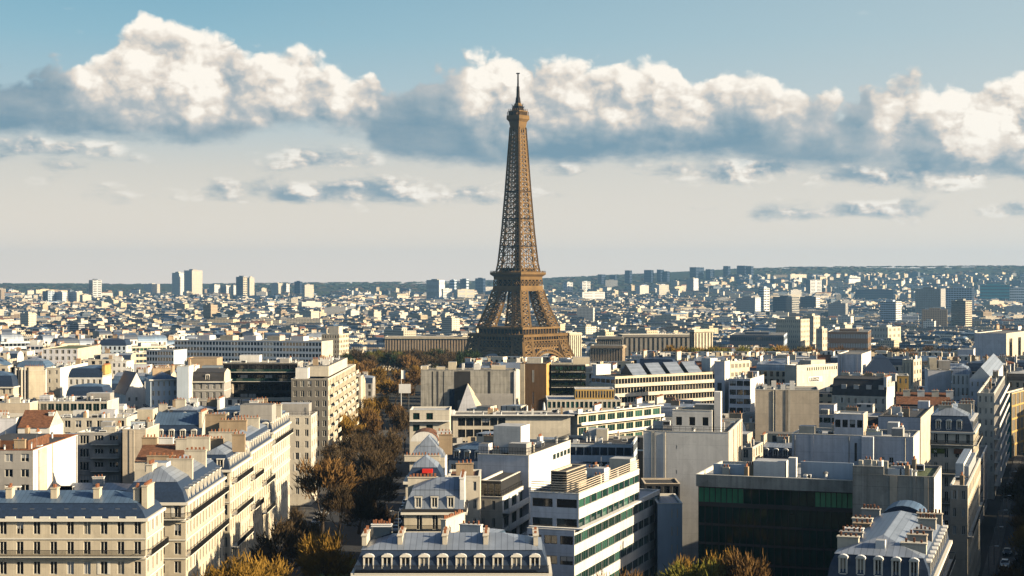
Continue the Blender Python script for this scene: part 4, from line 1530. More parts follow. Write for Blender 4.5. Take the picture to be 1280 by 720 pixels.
    b.walls(bluewhite, f=dict(bays=9, fh=3.4, nf=6, ww=.93, wh=1.9, sill=.8, style='uk'), r=dict(bays=5, fh=3.4, nf=6, ww=.9, wh=1.9, sill=.8, style='uk'))
    b.flat(roofdark, par=.5)
    b.clutter(b.h - .5, 10)
    b.done()
    b = hero(AP, 'plain beige wall block with white ventilators along its top', AB, 944, 1024, 1042, 488, h=29, th=9, d=16, vb=555, lod=1, sn='plain beige wall block', group=GA)
    b.walls(beige, r=dict(bays=4, fh=3.2, nf=5, ww=.6, wh=1.9, style='gs'), mats={'r': cream})
    b.flat(gravel, par=.5)
    b.clutter(b.h - .5, 12, rect=(-b.w / 2, 0, 0, 6), big=False)
    for k in range(4):
        b.boxpart('vent_stack', -b.w / 2 + 2 + k * 2.6, -b.w / 2 + 3.4 + k * 2.6, 1.2, 2.4, b.h - .45, b.h + 1.5 + (k % 2), white)
    b.done()
    # low avenue pavilion and its wings
    b = hero(OF, 'low beige pavilion with green corner window at the avenue', OB, 512, 562, 567, 513, Y=490, d=14, vb=550, sn='low beige avenue pavilion')
    b.walls(pale, f=dict(bays=3, fh=3.6, nf=4, ww=.5, wh=2.0, sill=.8, style='gk', skip=((2, 0), (2, 1))))
    b.flat(rooflight, par=.4)
    b.ring('canopy', b.h - 3.4, 1.2, .3, white, sides='f')
    b.done()
    b = hero(OF, 'long beige office with wide overhanging white roof and brown window wall', OB, 566, 713, 716, 520, Y=500, d=18, vb=555, sn='overhanging white roof office')
    b.walls(pale, f=dict(bays=6, fh=3.6, nf=4, ww=.9, wh=2.5, sill=.5, style='dk', x0=1.5, x1=b.w * .45))
    b.flat(gravel, par=.3, coping=white)
    b.ring('canopy', b.h + .13, 1.3, .35, white, sides='frl')
    b.clutter(b.h - .3, 9)
    b.done()
    b = hero(OF, 'bright long office wing with pale green and teal window panels', OB, 714, 722, 826, 518, Y=500, th=40, vb=560, sn='wing with teal window panels', d=None)
    b.walls(cream, r=dict(bays=9, fh=3.6, nf=5, ww=.8, wh=2.4, sill=.5, style='gs'), f=None)
    b.flat(rooflight, par=.3, coping=white)
    b.ring('canopy', b.h + .13, 1.2, .3, white, sides='fr')
    for k in (1, 2, 3):
        b.balcony(b.h - k * 3.6 + .3, 'r', out=1.6, solid=white, hh=.8)
    b.clutter(b.h - .3, 5, big=False)
    b.done()


def letter(txt, size, m, parent, loc, rz=0.0, name='lettering'):
    cu = bpy.data.curves.new('lettering', 'FONT')
    cu.body = txt
    cu.size = size
    cu.extrude = 0.03
    cu.offset = size * .035
    cu.materials.append(m)
    tmp = bpy.data.objects.new('lettering', cu)
    C.objects.link(tmp)
    bpy.context.view_layer.update()
    me = bpy.data.meshes.new_from_object(tmp.evaluated_get(bpy.context.evaluated_depsgraph_get()))
    me.name = name
    bpy.data.objects.remove(tmp)
    o = link(name, me, parent, loc)
    o.rotation_euler = (R(90), 0, rz)
    return o


def mid_right():
    # concrete block with the triangle
    b = hero(OF, 'bare grey concrete building with a white triangular gable fin', OB, 526, 645, 648, 463, Y=640, d=16, vb=516, sn='concrete building with the triangle')
    b.walls(concrete)
    b.flat(gravel, par=.3, coping=concrete)
    w = b.w
    px = lambda p: -w / 2 + (p - 526) / 119.0 * w
    zz = lambda y: b.h - (y - 463) * .32
    for p0, p1, m in ((540, 541.4, dark), (546, 548, roofdark), (554, 555, dark), (568, 572, dark), (610, 613, dark)):
        b.boxpart('wall_joint', px(p0), px(p1), -.06, -.003, 0, b.h - .4, m)
    b.boxpart('glazed_slot', px(562), px(568), -.3, -.003, zz(515), zz(486), gblue)
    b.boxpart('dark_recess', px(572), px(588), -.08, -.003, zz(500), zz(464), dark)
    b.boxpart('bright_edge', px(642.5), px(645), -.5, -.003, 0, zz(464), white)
    b.boxpart('lower_slab', px(588), px(642), -.35, -.003, 0, zz(492), grey)
    mb = MB()
    A, B_, T_ = px(571), px(599), px(585)
    y0, y1 = -3.2, -.05
    mb.face([(A, y0, zz(518)), (B_, y0, zz(518)), (T_, y0, zz(479))], lilac)
    mb.face([(B_, y0, zz(518)), (B_ + 3.8, y1, zz(518)), (T_, y1, zz(479)), (T_, y0, zz(479))], cream)  # cream puts the sunlight on the fin's right side into its colour
    mb.face([(A, y1, zz(518)), (A, y0, zz(518)), (T_, y0, zz(479)), (T_, y1, zz(479))], lilac)
    mb.build('triangular_fin', b.root)
    for p0, p1, hh in ((527, 534, 1.4), (545, 556, 1.2), (577, 580, 2.4), (592, 600, 2.2), (614, 632, 1.7), (560, 570, 3.0)):
        b.boxpart('roof_cabin', px(p0), px(p1), 3, 8, b.h + .13, b.h + .13 + hh, b.rng.choice((white, cream)), rooflight)
    b.done()
    b = hero(OF, 'brown tower block with two golden lit edges before the iron tower', OB, 650, 683, 688, 455, Y=655, d=16, vb=515, sn='brown tower with golden edges', th=8)
    b.walls(brown, f=dict(bays=3, fh=9, nf=2, ww=.1, wh=5, sill=1.5, skip=((0, 0), (2, 0), (0, 1), (2, 1))), mats={'r': ochre})  # ochre side paints the sunlit right edge
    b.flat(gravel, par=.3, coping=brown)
    b.boxpart('bright_edge', -b.w / 2 + .2, -b.w / 2 + 2.0, -.8, -.003, 0, b.h, cream)  # cream strip added to paint the sunlit left edge
    b.boxpart('roof_cabin', -3, 3, 3, 8, b.h + .13, b.h + 2.4, pale, rooflight)
    b.done()
    b = hero(OF, 'dark planted building with greenery spilling from every balcony', OB, 689, 732, 736, 456, Y=664, d=15, vb=498, sn='planted balcony building')
    b.walls(dark, f=dict(bays=8, fh=3.2, nf=6, ww=.9, wh=2.2, sill=.5, style='gk'))
    b.flat(roofgreen, par=.3, coping=pale)
    for k in range(1, 6):
        b.balcony(b.h - k * 3.2 + .4, 'f', out=1.5, solid=dark, hh=.7)
        gl = MB()
        g = b.rng
        for q in range(170):
            x, y, z = g.uniform(-b.w / 2, b.w / 2), g.uniform(-1.9, -.9), b.h - k * 3.2 + .4 + g.uniform(-.4, 1.5)
            s = g.uniform(.15, .4)
            gl.face([(x - s, y, z), (x + s, y + g.uniform(-.3, .3), z - s * .5), (x + s * .3, y - .2, z + s)], leafgreen)
        gl.build('foliage', b.root)
    b.boxpart('roof_cabin', 2, 9, 3, 9, b.h + .13, b.h + 3, cream, rooflight)
    b.done()
    b = hero(OF, 'terraced pavilion with yellow column railings below the planted balconies', OB, 684, 776, 782, 500, Y=560, d=20, vb=516, sn='terraced pavilion with yellow columns')
    b.walls(pale, f=dict(bays=16, fh=3.4, nf=3, ww=.7, wh=2.2, sill=.6, style='gs'))
    b.flat(rooflight, par=.3, coping=white)
    r2 = (-b.w / 2 + 10, b.w / 2 - 2, 5, 16)
    for s_ in 'frlb':
        b.wall(s_, b.h - .3, b.h + 3.4, ochre, rect=r2, **(dict(bays=14, fh=3.4, nf=1, ww=.6, wh=2.4, sill=.4, style='ds') if s_ == 'f' else {}))
    b.flat(rooflight, z=b.h + 3.4, rect=r2, par=.2, part='upper_roof', coping=white)
    b.done()
    b = hero(OF, 'modern office with long cream bands and sloping skylights on its roof', OB, 739, 769, 894, 471, Y=610, th=52, vb=505, d=None, sn='cream banded skylight office')
    b.walls(lilac, f=dict(bays=5, fh=3.6, nf=6, ww=.9, wh=1.5, sill=1.0, style='dk'), r=dict(bays=34, fh=3.6, nf=6, ww=.88, wh=2.0, sill=.75, style='dk'), mats={'r': cream})
    b.flat(gravel, par=.4, coping=cream)
    for k in (1, 2, 3, 4):
        b.ring('floor_band', b.h - k * 3.6 - .55, .9, 1.35, pale, sides='r')
    for k in range(4):
        mb = MB()
        y = 11 + k * 10.0
        x0, x1, z = -b.w / 2 + 3, b.w / 2 - 2, b.h + .0
        mb.face([(x1, y, z), (x1, y + 7.5, z), (x1 - 6, y + 9, z + 4.2), (x1 - 6, y + 1.5, z + 4.2)], zinc)
        mb.face([(x1, y, z), (x1 - 6, y + 1.5, z + 4.2), (x0, y + 1.5, z)], dark)
        mb.face([(x1 - 6, y + 1.5, z + 4.2), (x1 - 6, y + 9, z + 4.2), (x0, y + 9, z), (x0, y + 1.5, z)], dark)
        mb.build('skylight', b.root)
    b.boxpart('white_fin', -b.w / 2 + .4, -b.w / 2 + 2.4, .5, 8, b.h + .13, b.h + 4.2, white)
    b.boxpart('stair_tower', b.w / 2 - 6, b.w / 2 - 1, 52, 56, b.h + .13, b.h + 5.5, white, rooflight)
    b.done()
    b = hero(AP, 'white pier wall with a tall round arch beside the cream banded office', AB, 893, 906, 912, 452, Y=600, th=19, d=None or 10, vb=508, sn='white pier with round arch', group=GA)
    b.walls(lilac, mats={'r': white})
    b.flat(gravel, par=.3)
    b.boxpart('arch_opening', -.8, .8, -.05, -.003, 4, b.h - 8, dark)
    b.done()
    b = hero(AP, 'white terrace block with yellowish windows above dark loggias', AB, 902, 913, 937, 452, Y=640, th=45, vb=470, sn='white terrace block', group=GA)
    b.walls(cream, r=dict(bays=5, fh=3.4, nf=3, ww=.7, wh=1.6, style='cs'))
    b.flat(rooflight, par=.3)
    b.clutter(b.h - .3, 6)
    b.done()
    b = hero(AP, 'block with dark loggia bands and a smooth white right wall', AB, 911, 938, 955, 474, Y=585, th=19, vb=525, sn='dark loggia block', group=GA)
    b.walls(lilac, f=dict(bays=3, fh=3.3, nf=7, ww=.9, wh=1.9, style='dk', x0=.2), mats={'r': white})
    b.flat(rooflight, par=.3)
    b.clutter(b.h - .3, 6)
    b.done()
    # white building carrying black lettering
    b = hero(OF, 'white corner building with black lettering and a row of small square windows', OB, 981, 996, 1047, 457, Y=640, th=50, vb=490, d=None, sn='white building with lettering')
    b.walls(pale, f=dict(bays=2, fh=3.4, nf=4, ww=.3, wh=1.3, skip=tuple((j, k) for j in range(2) for k in range(4) if (j, k) != (1, 2))), r=dict(bays=14, fh=3.6, nf=1, ww=.45, wh=1.3, sill=1.3, style='dk', x0=6), mats={'r': pale})
    b.flat(rooflight, par=.4, coping=white)
    sb = MB()
    L = b.d
    sb.box(b.w / 2 + .004, b.w / 2 + .12, L * .27, L * .62, b.h - 7.0, b.h - 4.7, white)
    so_ = sb.build('sign_board', b.root)
    letter('LUZEZ', 2.0, iron, so_, (b.w / 2 + .16, L * .30, b.h - 6.6), R(90))
    b.boxpart('roof_cabin', -3, 3, L * .35, L * .7, b.h + .13, b.h + 1.8, cream, rooflight)
    b.done()
    b = hero(AP, 'lilac blank box with sunny white end beside the dark pyramid roof', AB, 1047, 1077, 1089, 443, Y=720, th=19, vb=462, sn='lilac blank box', group=GA)
    b.walls(lilac, mats={'r': white})
    b.flat(gravel, par=.3)
    b.done()
    b = hero(AP, 'house with dark hipped slate roof like a cut pyramid', 'house', 1080, 1124, 1128, 467, Y=690, th=10, d=16, vb=474, sn='dark pyramid roof', group=GA)
    b.walls(pale, f=dict(bays=5, fh=3.3, nf=3, ww=.4, wh=1.7))
    b.mansard(slate, slate, h1=6.4, h2=1.8, inset=4.6)
    b.done()
    b = hero(AP, 'black mansard house with four pale roof lights and orange chimney stacks', AB, 1040, 1108, 1124, 496, Y=520, th=26, d=16, vb=515, sn='black mansard with four roof lights', group=GA)
    b.walls(pale, f=dict(bays=8, fh=3.2, nf=4, ww=.35, wh=1.8), mats={'r': white})
    b.mansard(roofdark, roofdark, h1=5.4, h2=.8, inset=2.2, hip=(False, False), gm=white)
    for k in range(4):
        o = b.boxpart('roof_light', -b.w / 2 + 3 + k * 4.1, -b.w / 2 + 4.7 + k * 4.1, .45, 1.9, b.h + 2.2, b.h + 3.6, gblind, gblind)
    for k in range(5):
        b.chimney(-b.w / 2 + 2.4 + k * 3.9, 8, 2.6, .9, 2.4, z=b.h + 4.6, m=(pale, white, tan)[k % 3])
    b.chimney(b.w / 2 - .5, 6, 1.0, 11, 3.2, z=b.h + 3, m=white)
    b.done()
    b = hero(AP, 'ochre side wall house squeezed next to the black mansard', AB, 1122, 1136, 1142, 470, Y=530, th=12, d=12, vb=500, sn='ochre side wall house', group=GA)
    b.walls(ochre, f=dict(bays=2, fh=3.2, nf=6, ww=.3, wh=1.6))
    b.flat(gravel, par=.3)
    b.done()
    b = hero(AP, 'cream tower house with four vertical slot windows', AB, 1128, 1142, 1152, 450, Y=620, th=30, vb=492, sn='tower house with slot windows', group=GA)
    b.walls(cream, f=dict(bays=3, fh=11, nf=1, ww=.4, wh=9, sill=.8), r=dict(bays=3, fh=3.2, nf=7, ww=.45, wh=1.7))
    b.flat(gravel, par=.3)
    b.clutter(b.h - .3, 5, big=False)
    b.done()
    b = hero(AP, 'plain cool white cube front beside vertical slotted walls', AB, 1160, 1189, 1193, 463, Y=560, th=10, d=14, vb=492, sn='cool white cube front', group=GA)
    b.walls(lilac, mats={'r': white})
    b.flat(rooflight, par=.3)
    b.boxpart('upper_storey', -b.w / 2 + .6, -b.w / 2 + 3.2, 2, 8, b.h + .13, b.h + 4.2, cream, rooflight)
    b.boxpart('upper_storey', 0, 4, 4, 9, b.h + .13, b.h + 3.2, grey, rooflight)
    b.clutter(b.h - .3, 6, big=False)
    b.done()
    b = hero(AP, 'pale house striped by narrow dark vertical windows', AB, 1190, 1212, 1217, 468, Y=545, th=19, d=14, vb=490, sn='striped vertical window house', group=GA)
    b.walls(white, f=dict(bays=4, fh=4.2, nf=4, ww=.4, wh=3.0))
    b.mansard(zinc, zinc, h1=2, h2=1, gm=white)
    b.done()
    b = hero(AP, 'white stepped gable building with a swept grey roof', AB, 1212, 1240, 1254, 474, Y=520, th=19, vb=500, sn='white stepped gable building', group=GA)
    b.walls(lilac, f=dict(bays=4, fh=3.2, nf=4, ww=.3, wh=1.5), mats={'r': white})
    b.gable(zinc, h=4.0, along='y', gm=white)
    b.done()
    b = hero(AP, 'low house with long rust brown tiled roof and hidden skylights', AB, 1120, 1188, 1194, 507, Y=455, th=14, d=14, vb=520, sn='long rust brown tiled roof', group=GA)
    b.walls(pale, f=dict(bays=8, fh=3.2, nf=4, ww=.4, wh=1.7))
    b.gable(tile, h=3.2, along='x')
    for k in range(4):
        b.chimney(-b.w / 2 + 3 + k * 4, 5, 2.0, .9, 3.6, z=b.h + .2, m=(pale, white)[k % 2])
    b.done()
    b = hero(AP, 'curved balcony building along the second avenue with teal panels', AB, 1222, 1243, 1258, 492, Y=440, th=19, vb=580, d=85, sn='curved balcony building', group=GA)
    b.walls(pale, f=dict(bays=3, fh=3.2, nf=7, ww=.4, wh=1.7), r=dict(bays=20, fh=3.2, nf=9, ww=.5, wh=1.9), mats={'r': grey})
    b.flat(gravel, par=.4)
    for k in range(0, 8):
        b.balcony(b.h - k * 3.2 + .3 - 3.2, 'r', out=1.5, solid=white, hh=.8)
    b.clutter(b.h - .4, 8)
    b.done()
    b = hero(OF, 'teal fronted block with golden gridded window panels', OB, 1253, 1265, 1290, 492, Y=545, th=30, vb=580, d=None, sn='teal and gold gridded block')
    b.walls(teal, r=dict(bays=5, fh=4.4, nf=7, ww=.86, wh=3.8, sill=.3, style='cs'), mats={'r': ochre})
    b.flat(gravel, par=.4, coping=pale)
    b.done()
    b = hero(OF, 'pale wide block with cream striped sunny corner beyond the far roofs', OB, 1218, 1258, 1290, 417, Y=900, th=30, vb=450, d=None, lod=2, sn='cream striped far block')
    b.walls(lilac, mats={'r': cream}, r=dict(bays=3, fh=30, nf=1, ww=.35, wh=25, sill=2))
    b.flat(gravel, par=.3)
    b.done()
    b = hero(OF, 'low grey stepped shed in front of the cream striped far block', OB, 1197, 1217, 1222, 437, Y=870, th=19, d=18, vb=450, lod=2, sn='low grey stepped shed')
    b.walls(lilac)
    b.flat(rooflight, par=.3)
    b.done()


near_left()
mid_left()
near_right()
mid_right()
dress()
# ====================================================================== ground, roads
def build_ground():
    ys = [-400, -100, 60, 120, 180, 240, 300, 400, 500, 580, 650]
    y = 650
    while y < 14000:
        y *= 1.035
        ys.append(y)
    n = 90
    me = MB()
    vs_ = []
    for yy in ys:
        half = max(700.0, yy * .75)
        for k in range(n + 1):
            x = -half + 2 * half * k / n
            z = ground_z(x, yy) if yy > 100 else 0.0
            if yy > 5000:
                z += (math.sin(x * .0021 + yy * .0007) * 5 + math.sin(x * .0067 + 1.3) * 2.5) * sst(yy, 6500, 9000)
            if yy > 9300:
                z -= (yy - 9300) * .02
            vs_.append((x, yy, z))
    me.v = vs_
    g = bpy.data.materials.new('city_ground')
    g.use_nodes = True
    T = NT(g.node_tree)
    b = g.node_tree.nodes['Principled BSDF']
    b.inputs['Roughness'].default_value = .95
    b.inputs['Specular IOR Level'].default_value = .1
    geo = T.n('ShaderNodeNewGeometry')
    sp = T.n('ShaderNodeSeparateXYZ')
    T.put(sp.inputs[0], geo.outputs['Position'])
    n1 = T.n('ShaderNodeTexNoise')
    T.put(n1.inputs['Vector'], geo.outputs['Position'])
    n1.inputs['Scale'].default_value = .05
    n1.inputs['Detail'].default_value = 6
    n2 = T.n('ShaderNodeTexNoise')
    T.put(n2.inputs['Vector'], geo.outputs['Position'])
    n2.inputs['Scale'].default_value = .0025
    n2.inputs['Detail'].default_value = 4
    town = T.mix(n1.outputs['Fac'], (.035, .036, .036), (.085, .08, .07))
    wood = T.mix(n1.outputs['Fac'], (.022, .036, .024), (.045, .055, .03))
    fac = T.m('MULTIPLY', T.ss(sp.outputs[1], 5600, 7200), T.ss(n2.outputs['Fac'], .40, .52))
    far = T.m('MAXIMUM', fac, T.ss(sp.outputs[1], 7300, 8000))
    T.put(b.inputs['Base Color'], T.mix(far, town, wood))
    me.slot(g)
    w = n + 1
    for j in range(len(ys) - 1):
        for k in range(n):
            a = j * w + k
            me.f.append((a, a + 1, a + w + 1, a + w))
            me.m.append(0)
    tag(me.build('ground'), 'dark city ground running out to wooded hills', kind='structure')


def strip(name, pts, m, z, label, th=0.0):
    mb = MB()
    if th:
        n = len(pts) // 2
        top = [(p[0], p[1], ground_z(*p) + z + th) for p in pts]
        mb.face(top, m)
        for i in range(len(pts)):
            a, b = pts[i], pts[(i + 1) % len(pts)]
            mb.face([(a[0], a[1], ground_z(*a) + z), (b[0], b[1], ground_z(*b) + z), (b[0], b[1], ground_z(*b) + z + th), (a[0], a[1], ground_z(*a) + z + th)], m)
    else:
        mb.face([(p[0], p[1], ground_z(*p) + z) for p in pts], m)
    return tag(mb.build(name), label, kind='structure')


asphalt = mat('asphalt', (.032, .034, .04), var=.25, scale=.4, rough=.85)
paving = mat('pavement_slabs', (.085, .08, .075), var=.25, scale=.8)
paint = mat('road_paint', (.7, .7, .68), var=.15)
lawn = mat('lawn', (.06, .10, .018), var=.4, scale=.4)
LD = (math.sin(R(19)), math.cos(R(19)))          # second avenue
LN = (LD[1], -LD[0])
L0 = (52.3, 200.0)


def on2(s, q):
    return (L0[0] + LD[0] * s + LN[0] * q, L0[1] + LD[1] * s + LN[1] * q)


def rng_quad(x0, x1, y0, y1):
    return [(x0, y0), (x1, y0), (x1, y1), (x0, y1)]


build_ground()
strip('road', rng_quad(-50, -26, 120, 648), asphalt, .004, 'dark asphalt carriageway of the tree lined avenue')
strip('pavement', rng_quad(-56.3, -50, 120, 648), paving, .003, 'pale pavement along the sunny avenue fronts', .13)
strip('pavement', rng_quad(-26, -20, 120, 648), paving, .003, 'pavement along the shaded avenue fronts', .13)
strip('lawn', rng_quad(-42.5, -33.5, 225, 345), lawn, .008, 'strip of lawn between the avenue trees', .10)
strip('road', [on2(-60, 2.6), on2(-60, 24), on2(420, 24), on2(420, 2.6)], asphalt, .004, 'dark asphalt carriageway of the second avenue')
strip('pavement', [on2(-60, .1), on2(-60, 2.6), on2(420, 2.6), on2(420, .1)], paving, .003, 'narrow pavement under the second avenue fronts', .13)
mb = MB()
for k in range(46):
    y = 150 + k * 10.5
    for x in (-47.4, -29.0):
        mb.face([(x - .07, y, .009), (x + .07, y, .009), (x + .07, y + 3, .009), (x - .07, y + 3, .009)], paint)
tag(mb.build('road_markings'), 'white dashed lane lines on the avenue', kind='structure')

# ====================================================================== the iron tower
ironw = mat('brown_iron', (.165, .10, .040), var=.25, scale=.1, rough=.7, spec=.08)
irond = mat('dark_iron', (.018, .013, .010), var=.2, scale=.1, rough=.7, spec=.05)


def interp(tab, h):
    k = bisect.bisect([t[0] for t in tab], h)
    if k <= 0:
        return tab[0][1]
    if k >= len(tab):
        return tab[-1][1]
    (a, b), (c, d) = tab[k - 1], tab[k]
    return b + (d - b) * (h - a) / (c - a)


def build_tower():
    Y, X = 1640.0, kx(647.5) * 1640.0
    z0 = EYE - (479 - HY) / F * Y
    t = tag(empty('iron_tower', (X, Y, z0), -R(39)), 'tall brown lattice iron tower rising above all the roofs', 'tower')
    Wo = [(0, 60), (12, 49.5), (20, 44), (32, 38.5), (52, 33.5)]
    Lw = [(0, 21), (20, 17), (32, 15), (52, 13)]

    def leg(sx, sy, hs, wo, lw, nm, th, mtl):
        mb = MB()

        def pts(h):
            o = interp(wo, h)
            i = o - interp(lw, h)
            return [(sx * o, sy * o, h), (sx * i, sy * o, h), (sx * i, sy * i, h), (sx * o, sy * i, h)]
        for a, b in zip(hs, hs[1:]):
            p, q = pts(a), pts(b)
            for k in range(4):
                j = (k + 1) % 4
                N = (Vector(p[j]) - Vector(p[k])).cross(Vector(q[k]) - Vector(p[k]))
                mb.beam(p[k], q[k], th * 2.3, mtl)
                mb.beam(p[k], p[j], th, mtl, None, N)
                mb.beam(p[k], q[j], th, mtl, None, N)
                mb.beam(p[j], q[k], th, mtl, None, N)
                # finer lattice inside each panel
                pm, qm = [(p[k][i] + p[j][i]) / 2 for i in range(3)], [(q[k][i] + q[j][i]) / 2 for i in range(3)]
                lm, rm = [(p[k][i] + q[k][i]) / 2 for i in range(3)], [(p[j][i] + q[j][i]) / 2 for i in range(3)]
                for u, v in ((pm, lm), (pm, rm), (qm, lm), (qm, rm), (pm, qm)):
                    mb.beam(u, v, th * .5, mtl, None, N)
        return mb.build(nm, t)
    for sx in (-1, 1):
        for sy in (-1, 1):
            leg(sx, sy, [0, 8, 16, 23, 30, 37, 45, 50], Wo, Lw, 'leg', 1.15, ironw)
            leg(sx, sy, [58, 64.5, 71, 77.5, 84, 90, 95], [(58, 29.6), (66, 26.8), (76, 23.4), (86, 20.6), (95, 18.6)], [(58, 13.2), (95, 10)], 'upper_leg', .85, ironw)
    # arches between the legs
    for k in range(4):
        mb = MB()
        n = 22
        ro, ri = [], []
        for q in range(n + 1):
            a = math.pi * q / n
            ro.append((math.cos(a) * 29.5, 13 + math.sin(a) * 23.5))
            ri.append((math.cos(a) * 26.2, 13 + math.sin(a) * 19.6))
        yy = -37.5
        for q in range(n):
            for (x0, h0), (x1, h1) in ((ro[q], ro[q + 1]), (ri[q], ri[q + 1])):
                f = lambda h: -interp(Wo, h) + .6
                mb.beam((x0, f(h0), h0), (x1, f(h1), h1), 1.7, ironw)
            (x0, h0), (x1, h1) = ro[q], ri[q]
            mb.beam((x0, -interp(Wo, h0) + .6, h0), (x1, -interp(Wo, h1) + .6, h1), .6, ironw)
            (x0, h0), (x1, h1) = ro[q], ri[q + 1]
            mb.beam((x0, -interp(Wo, h0) + .6, h0), (x1, -interp(Wo, h1) + .6, h1), .5, ironw)
        # spandrel between arch and belt
        for x in range(-28, 29, 4):
            hh = 13 + 23.5 * math.sqrt(max(0, 1 - (x / 29.5) ** 2))
            if hh < 37:
                mb.beam((x, -interp(Wo, hh) + .6, hh), (x, -37.0, 38), .5, ironw)
        mb.build('arch', t, None, R(90) * k)

    def deck(nm, items, posts):
        mb = MB()
        for (h0, h1, a, b, m) in items:
            n = len(mb.v)
            mb.v += [(-a, -a, h0), (a, -a, h0), (a, a, h0), (-a, a, h0), (-b, -b, h1), (b, -b, h1), (b, b, h1), (-b, b, h1)]
            s = mb.slot(m)
            for f in ((0, 1, 5, 4), (1, 2, 6, 5), (2, 3, 7, 6), (3, 0, 4, 7), (4, 5, 6, 7), (3, 2, 1, 0)):
                mb.f.append(tuple(n + i for i in f))
                mb.m.append(s)
        for (h0, h1, a, n, th, cross) in posts:
            for k in range(4):
                c, s = (1, 0, -1, 0)[k], (0, 1, 0, -1)[k]
                tr = lambda x, y, z: (x * c - y * s, x * s + y * c, z)
                for q in range(n + 1):
                    x = -a + 2 * a * q / n
                    mb.beam(tr(x, -a, h0), tr(x, -a, h1), th, ironw)
                    if cross and q < n:
                        x2 = -a + 2 * a * (q + 1) / n
                        mb.beam(tr(x, -a, h0), tr(x2, -a, h1), th * .7, ironw)
                        mb.beam(tr(x2, -a, h0), tr(x, -a, h1), th * .7, ironw)
        return mb.build(nm, t)
    deck('first_platform', [(36.5, 38.2, 37.0, 36.6, ironw), (44.2, 45.4, 36.6, 36.8, ironw), (38.2, 44.2, 33.6, 33.2, irond), (45.4, 48.6, 32.2, 32.2, irond), (48.6, 51.2, 36.4, 36.8, ironw),
                            (51.2, 56.2, 28.3, 28.0, irond), (56.2, 58, 31.2, 30.6, ironw)],
         [(38.2, 44.2, 36.3, 15, .75, True), (45.4, 48.6, 36.4, 18, .7, False), (51.2, 52.4, 36.4, 20, .35, False), (51.2, 56.2, 30.4, 13, .8, False)])
    deck('second_platform', [(94.5, 100, 18.6, 18.0, ironw), (100, 106, 15.2, 15.0, irond), (106, 109.3, 17.6, 17.8, ironw), (109.3, 111.5, 18.0, 20.4, ironw), (111.5, 113.6, 20.4, 20.4, ironw), (113.6, 117.5, 14, 13.5, irond), (117.5, 118.4, 15, 14.6, ironw)],
         [(100, 106, 17.6, 6, .8, True), (113.6, 115.2, 20.0, 22, .4, False)])
    # shaft
    Ws = [(113, 16.2), (120, 14.8), (154, 12), (197, 9.3), (230, 7.5), (262, 5.7)]
    mb = MB()
    hs = [114]
    while hs[-1] < 256:
        hs.append(hs[-1] + max(4.0, interp(Ws, hs[-1]) * .56))
    hs[-1] = 262
    for k in range(4):
        c, s = (1, 0, -1, 0)[k], (0, 1, 0, -1)[k]
        tr = lambda x, y, z: (x * c - y * s, x * s + y * c, z)
        NF = tr(0, -1, 0.06)
        NI = tr(1, 0, 0)
        for a, b in zip(hs, hs[1:]):
            wa, wb = interp(Ws, a), interp(Ws, b)
            sa_, sb_ = wa * .46, wb * .46
            for e in (-1, 1):
                P = [(e * wa, -wa, a), (e * (wa - sa_), -wa, a), (e * (wb - sb_), -wb, b), (e * wb, -wb, b)]
                P = [tr(*p) for p in P]
                mb.beam(P[0], P[3], 1.5, ironw)
                mb.beam(P[1], P[2], 1.3, ironw, None, NF)
                mb.beam(P[0], P[2], .95, ironw, None, NF)
                mb.beam(P[1], P[3], .95, ironw, None, NF)
                mb.beam(P[0], P[1], .9, ironw, None, NF)
                mi = tr(e * (wa - sa_), -wa + sa_, a)
                mj = tr(e * (wb - sb_), -wb + sb_, b)
                mb.beam(mi, mj, .7, ironw)
                mb.beam(P[1], mi, .5, ironw, None, NI)
                mb.beam(P[1], mj, .5, ironw, None, NI)
            A = [tr(-(wa - sa_), -wa, a), tr(wa - sa_, -wa, a)]
            mb.beam(A[0], A[1], .8, ironw, None, NF)
            B = [tr(-(wb - sb_), -wb, b), tr(wb - sb_, -wb, b)]
            mb.beam(A[0], B[1], .6, ironw, None, NF)
            mb.beam(A[1], B[0], .6, ironw, None, NF)
            M = [[(u[i] + v[i]) / 2 for i in range(3)] for u, v in (A, B)]
            mb.beam(M[0], M[1], .7, ironw, None, NF)
    mb.beam((0, 0, 114), (0, 0, 262), 3.0, irond, 2.0)        # lift shaft
    for h in (140, 168, 196):
        w = interp(Ws, h) + .3
        mb.box(-w, w, -w, w, h, h + .9, irond, True)
    mb.build('shaft', t)
    deck('top_cabin', [(260, 268, 5.4, 6.6, ironw), (268, 270.5, 6.8, 8.4, ironw), (270.5, 274.2, 8.4, 8.2, ironw), (274.2, 278, 6.8, 6.4, irond), (278, 279, 7.4, 7, ironw), (279, 284, 4.6, 3.6, irond), (284, 287, 3.4, 2.2, ironw), (287, 293, 2.0, 1.5, irond)],
         [(274.2, 278, 7.6, 8, .5, False), (279, 281, 6.8, 6, .3, False)])
    mb = MB()
    mb.beam((0, 0, 292), (0, 0, 304), 2.6, irond, 2.0)
    mb.beam((0, 0, 304), (0, 0, 318), 1.3, irond, 1.0)
    mb.beam((-2, 0, 317.4), (2, 0, 317.4), 1.0, irond)
    mb.beam((0, -2, 317.4), (0, 2, 317.4), 1.0, irond)
    for k in range(14):
        a = k * .9
        mb.beam((math.cos(a) * 5, math.sin(a) * 5, 280 + k % 3), (math.cos(a) * 6.5, math.sin(a) * 6.5, 283 + k % 4), .5, irond)
    mb.build('antenna', t)


build_tower()

# ====================================================================== trees
bark = mat('bark', (.055, .04, .028), var=.3, scale=2)


def leafmat(name, col, v=.5):
    m = mat(name, col, var=v, scale=.55, rough=.9, spec=.1, rnd=.18)
    return m


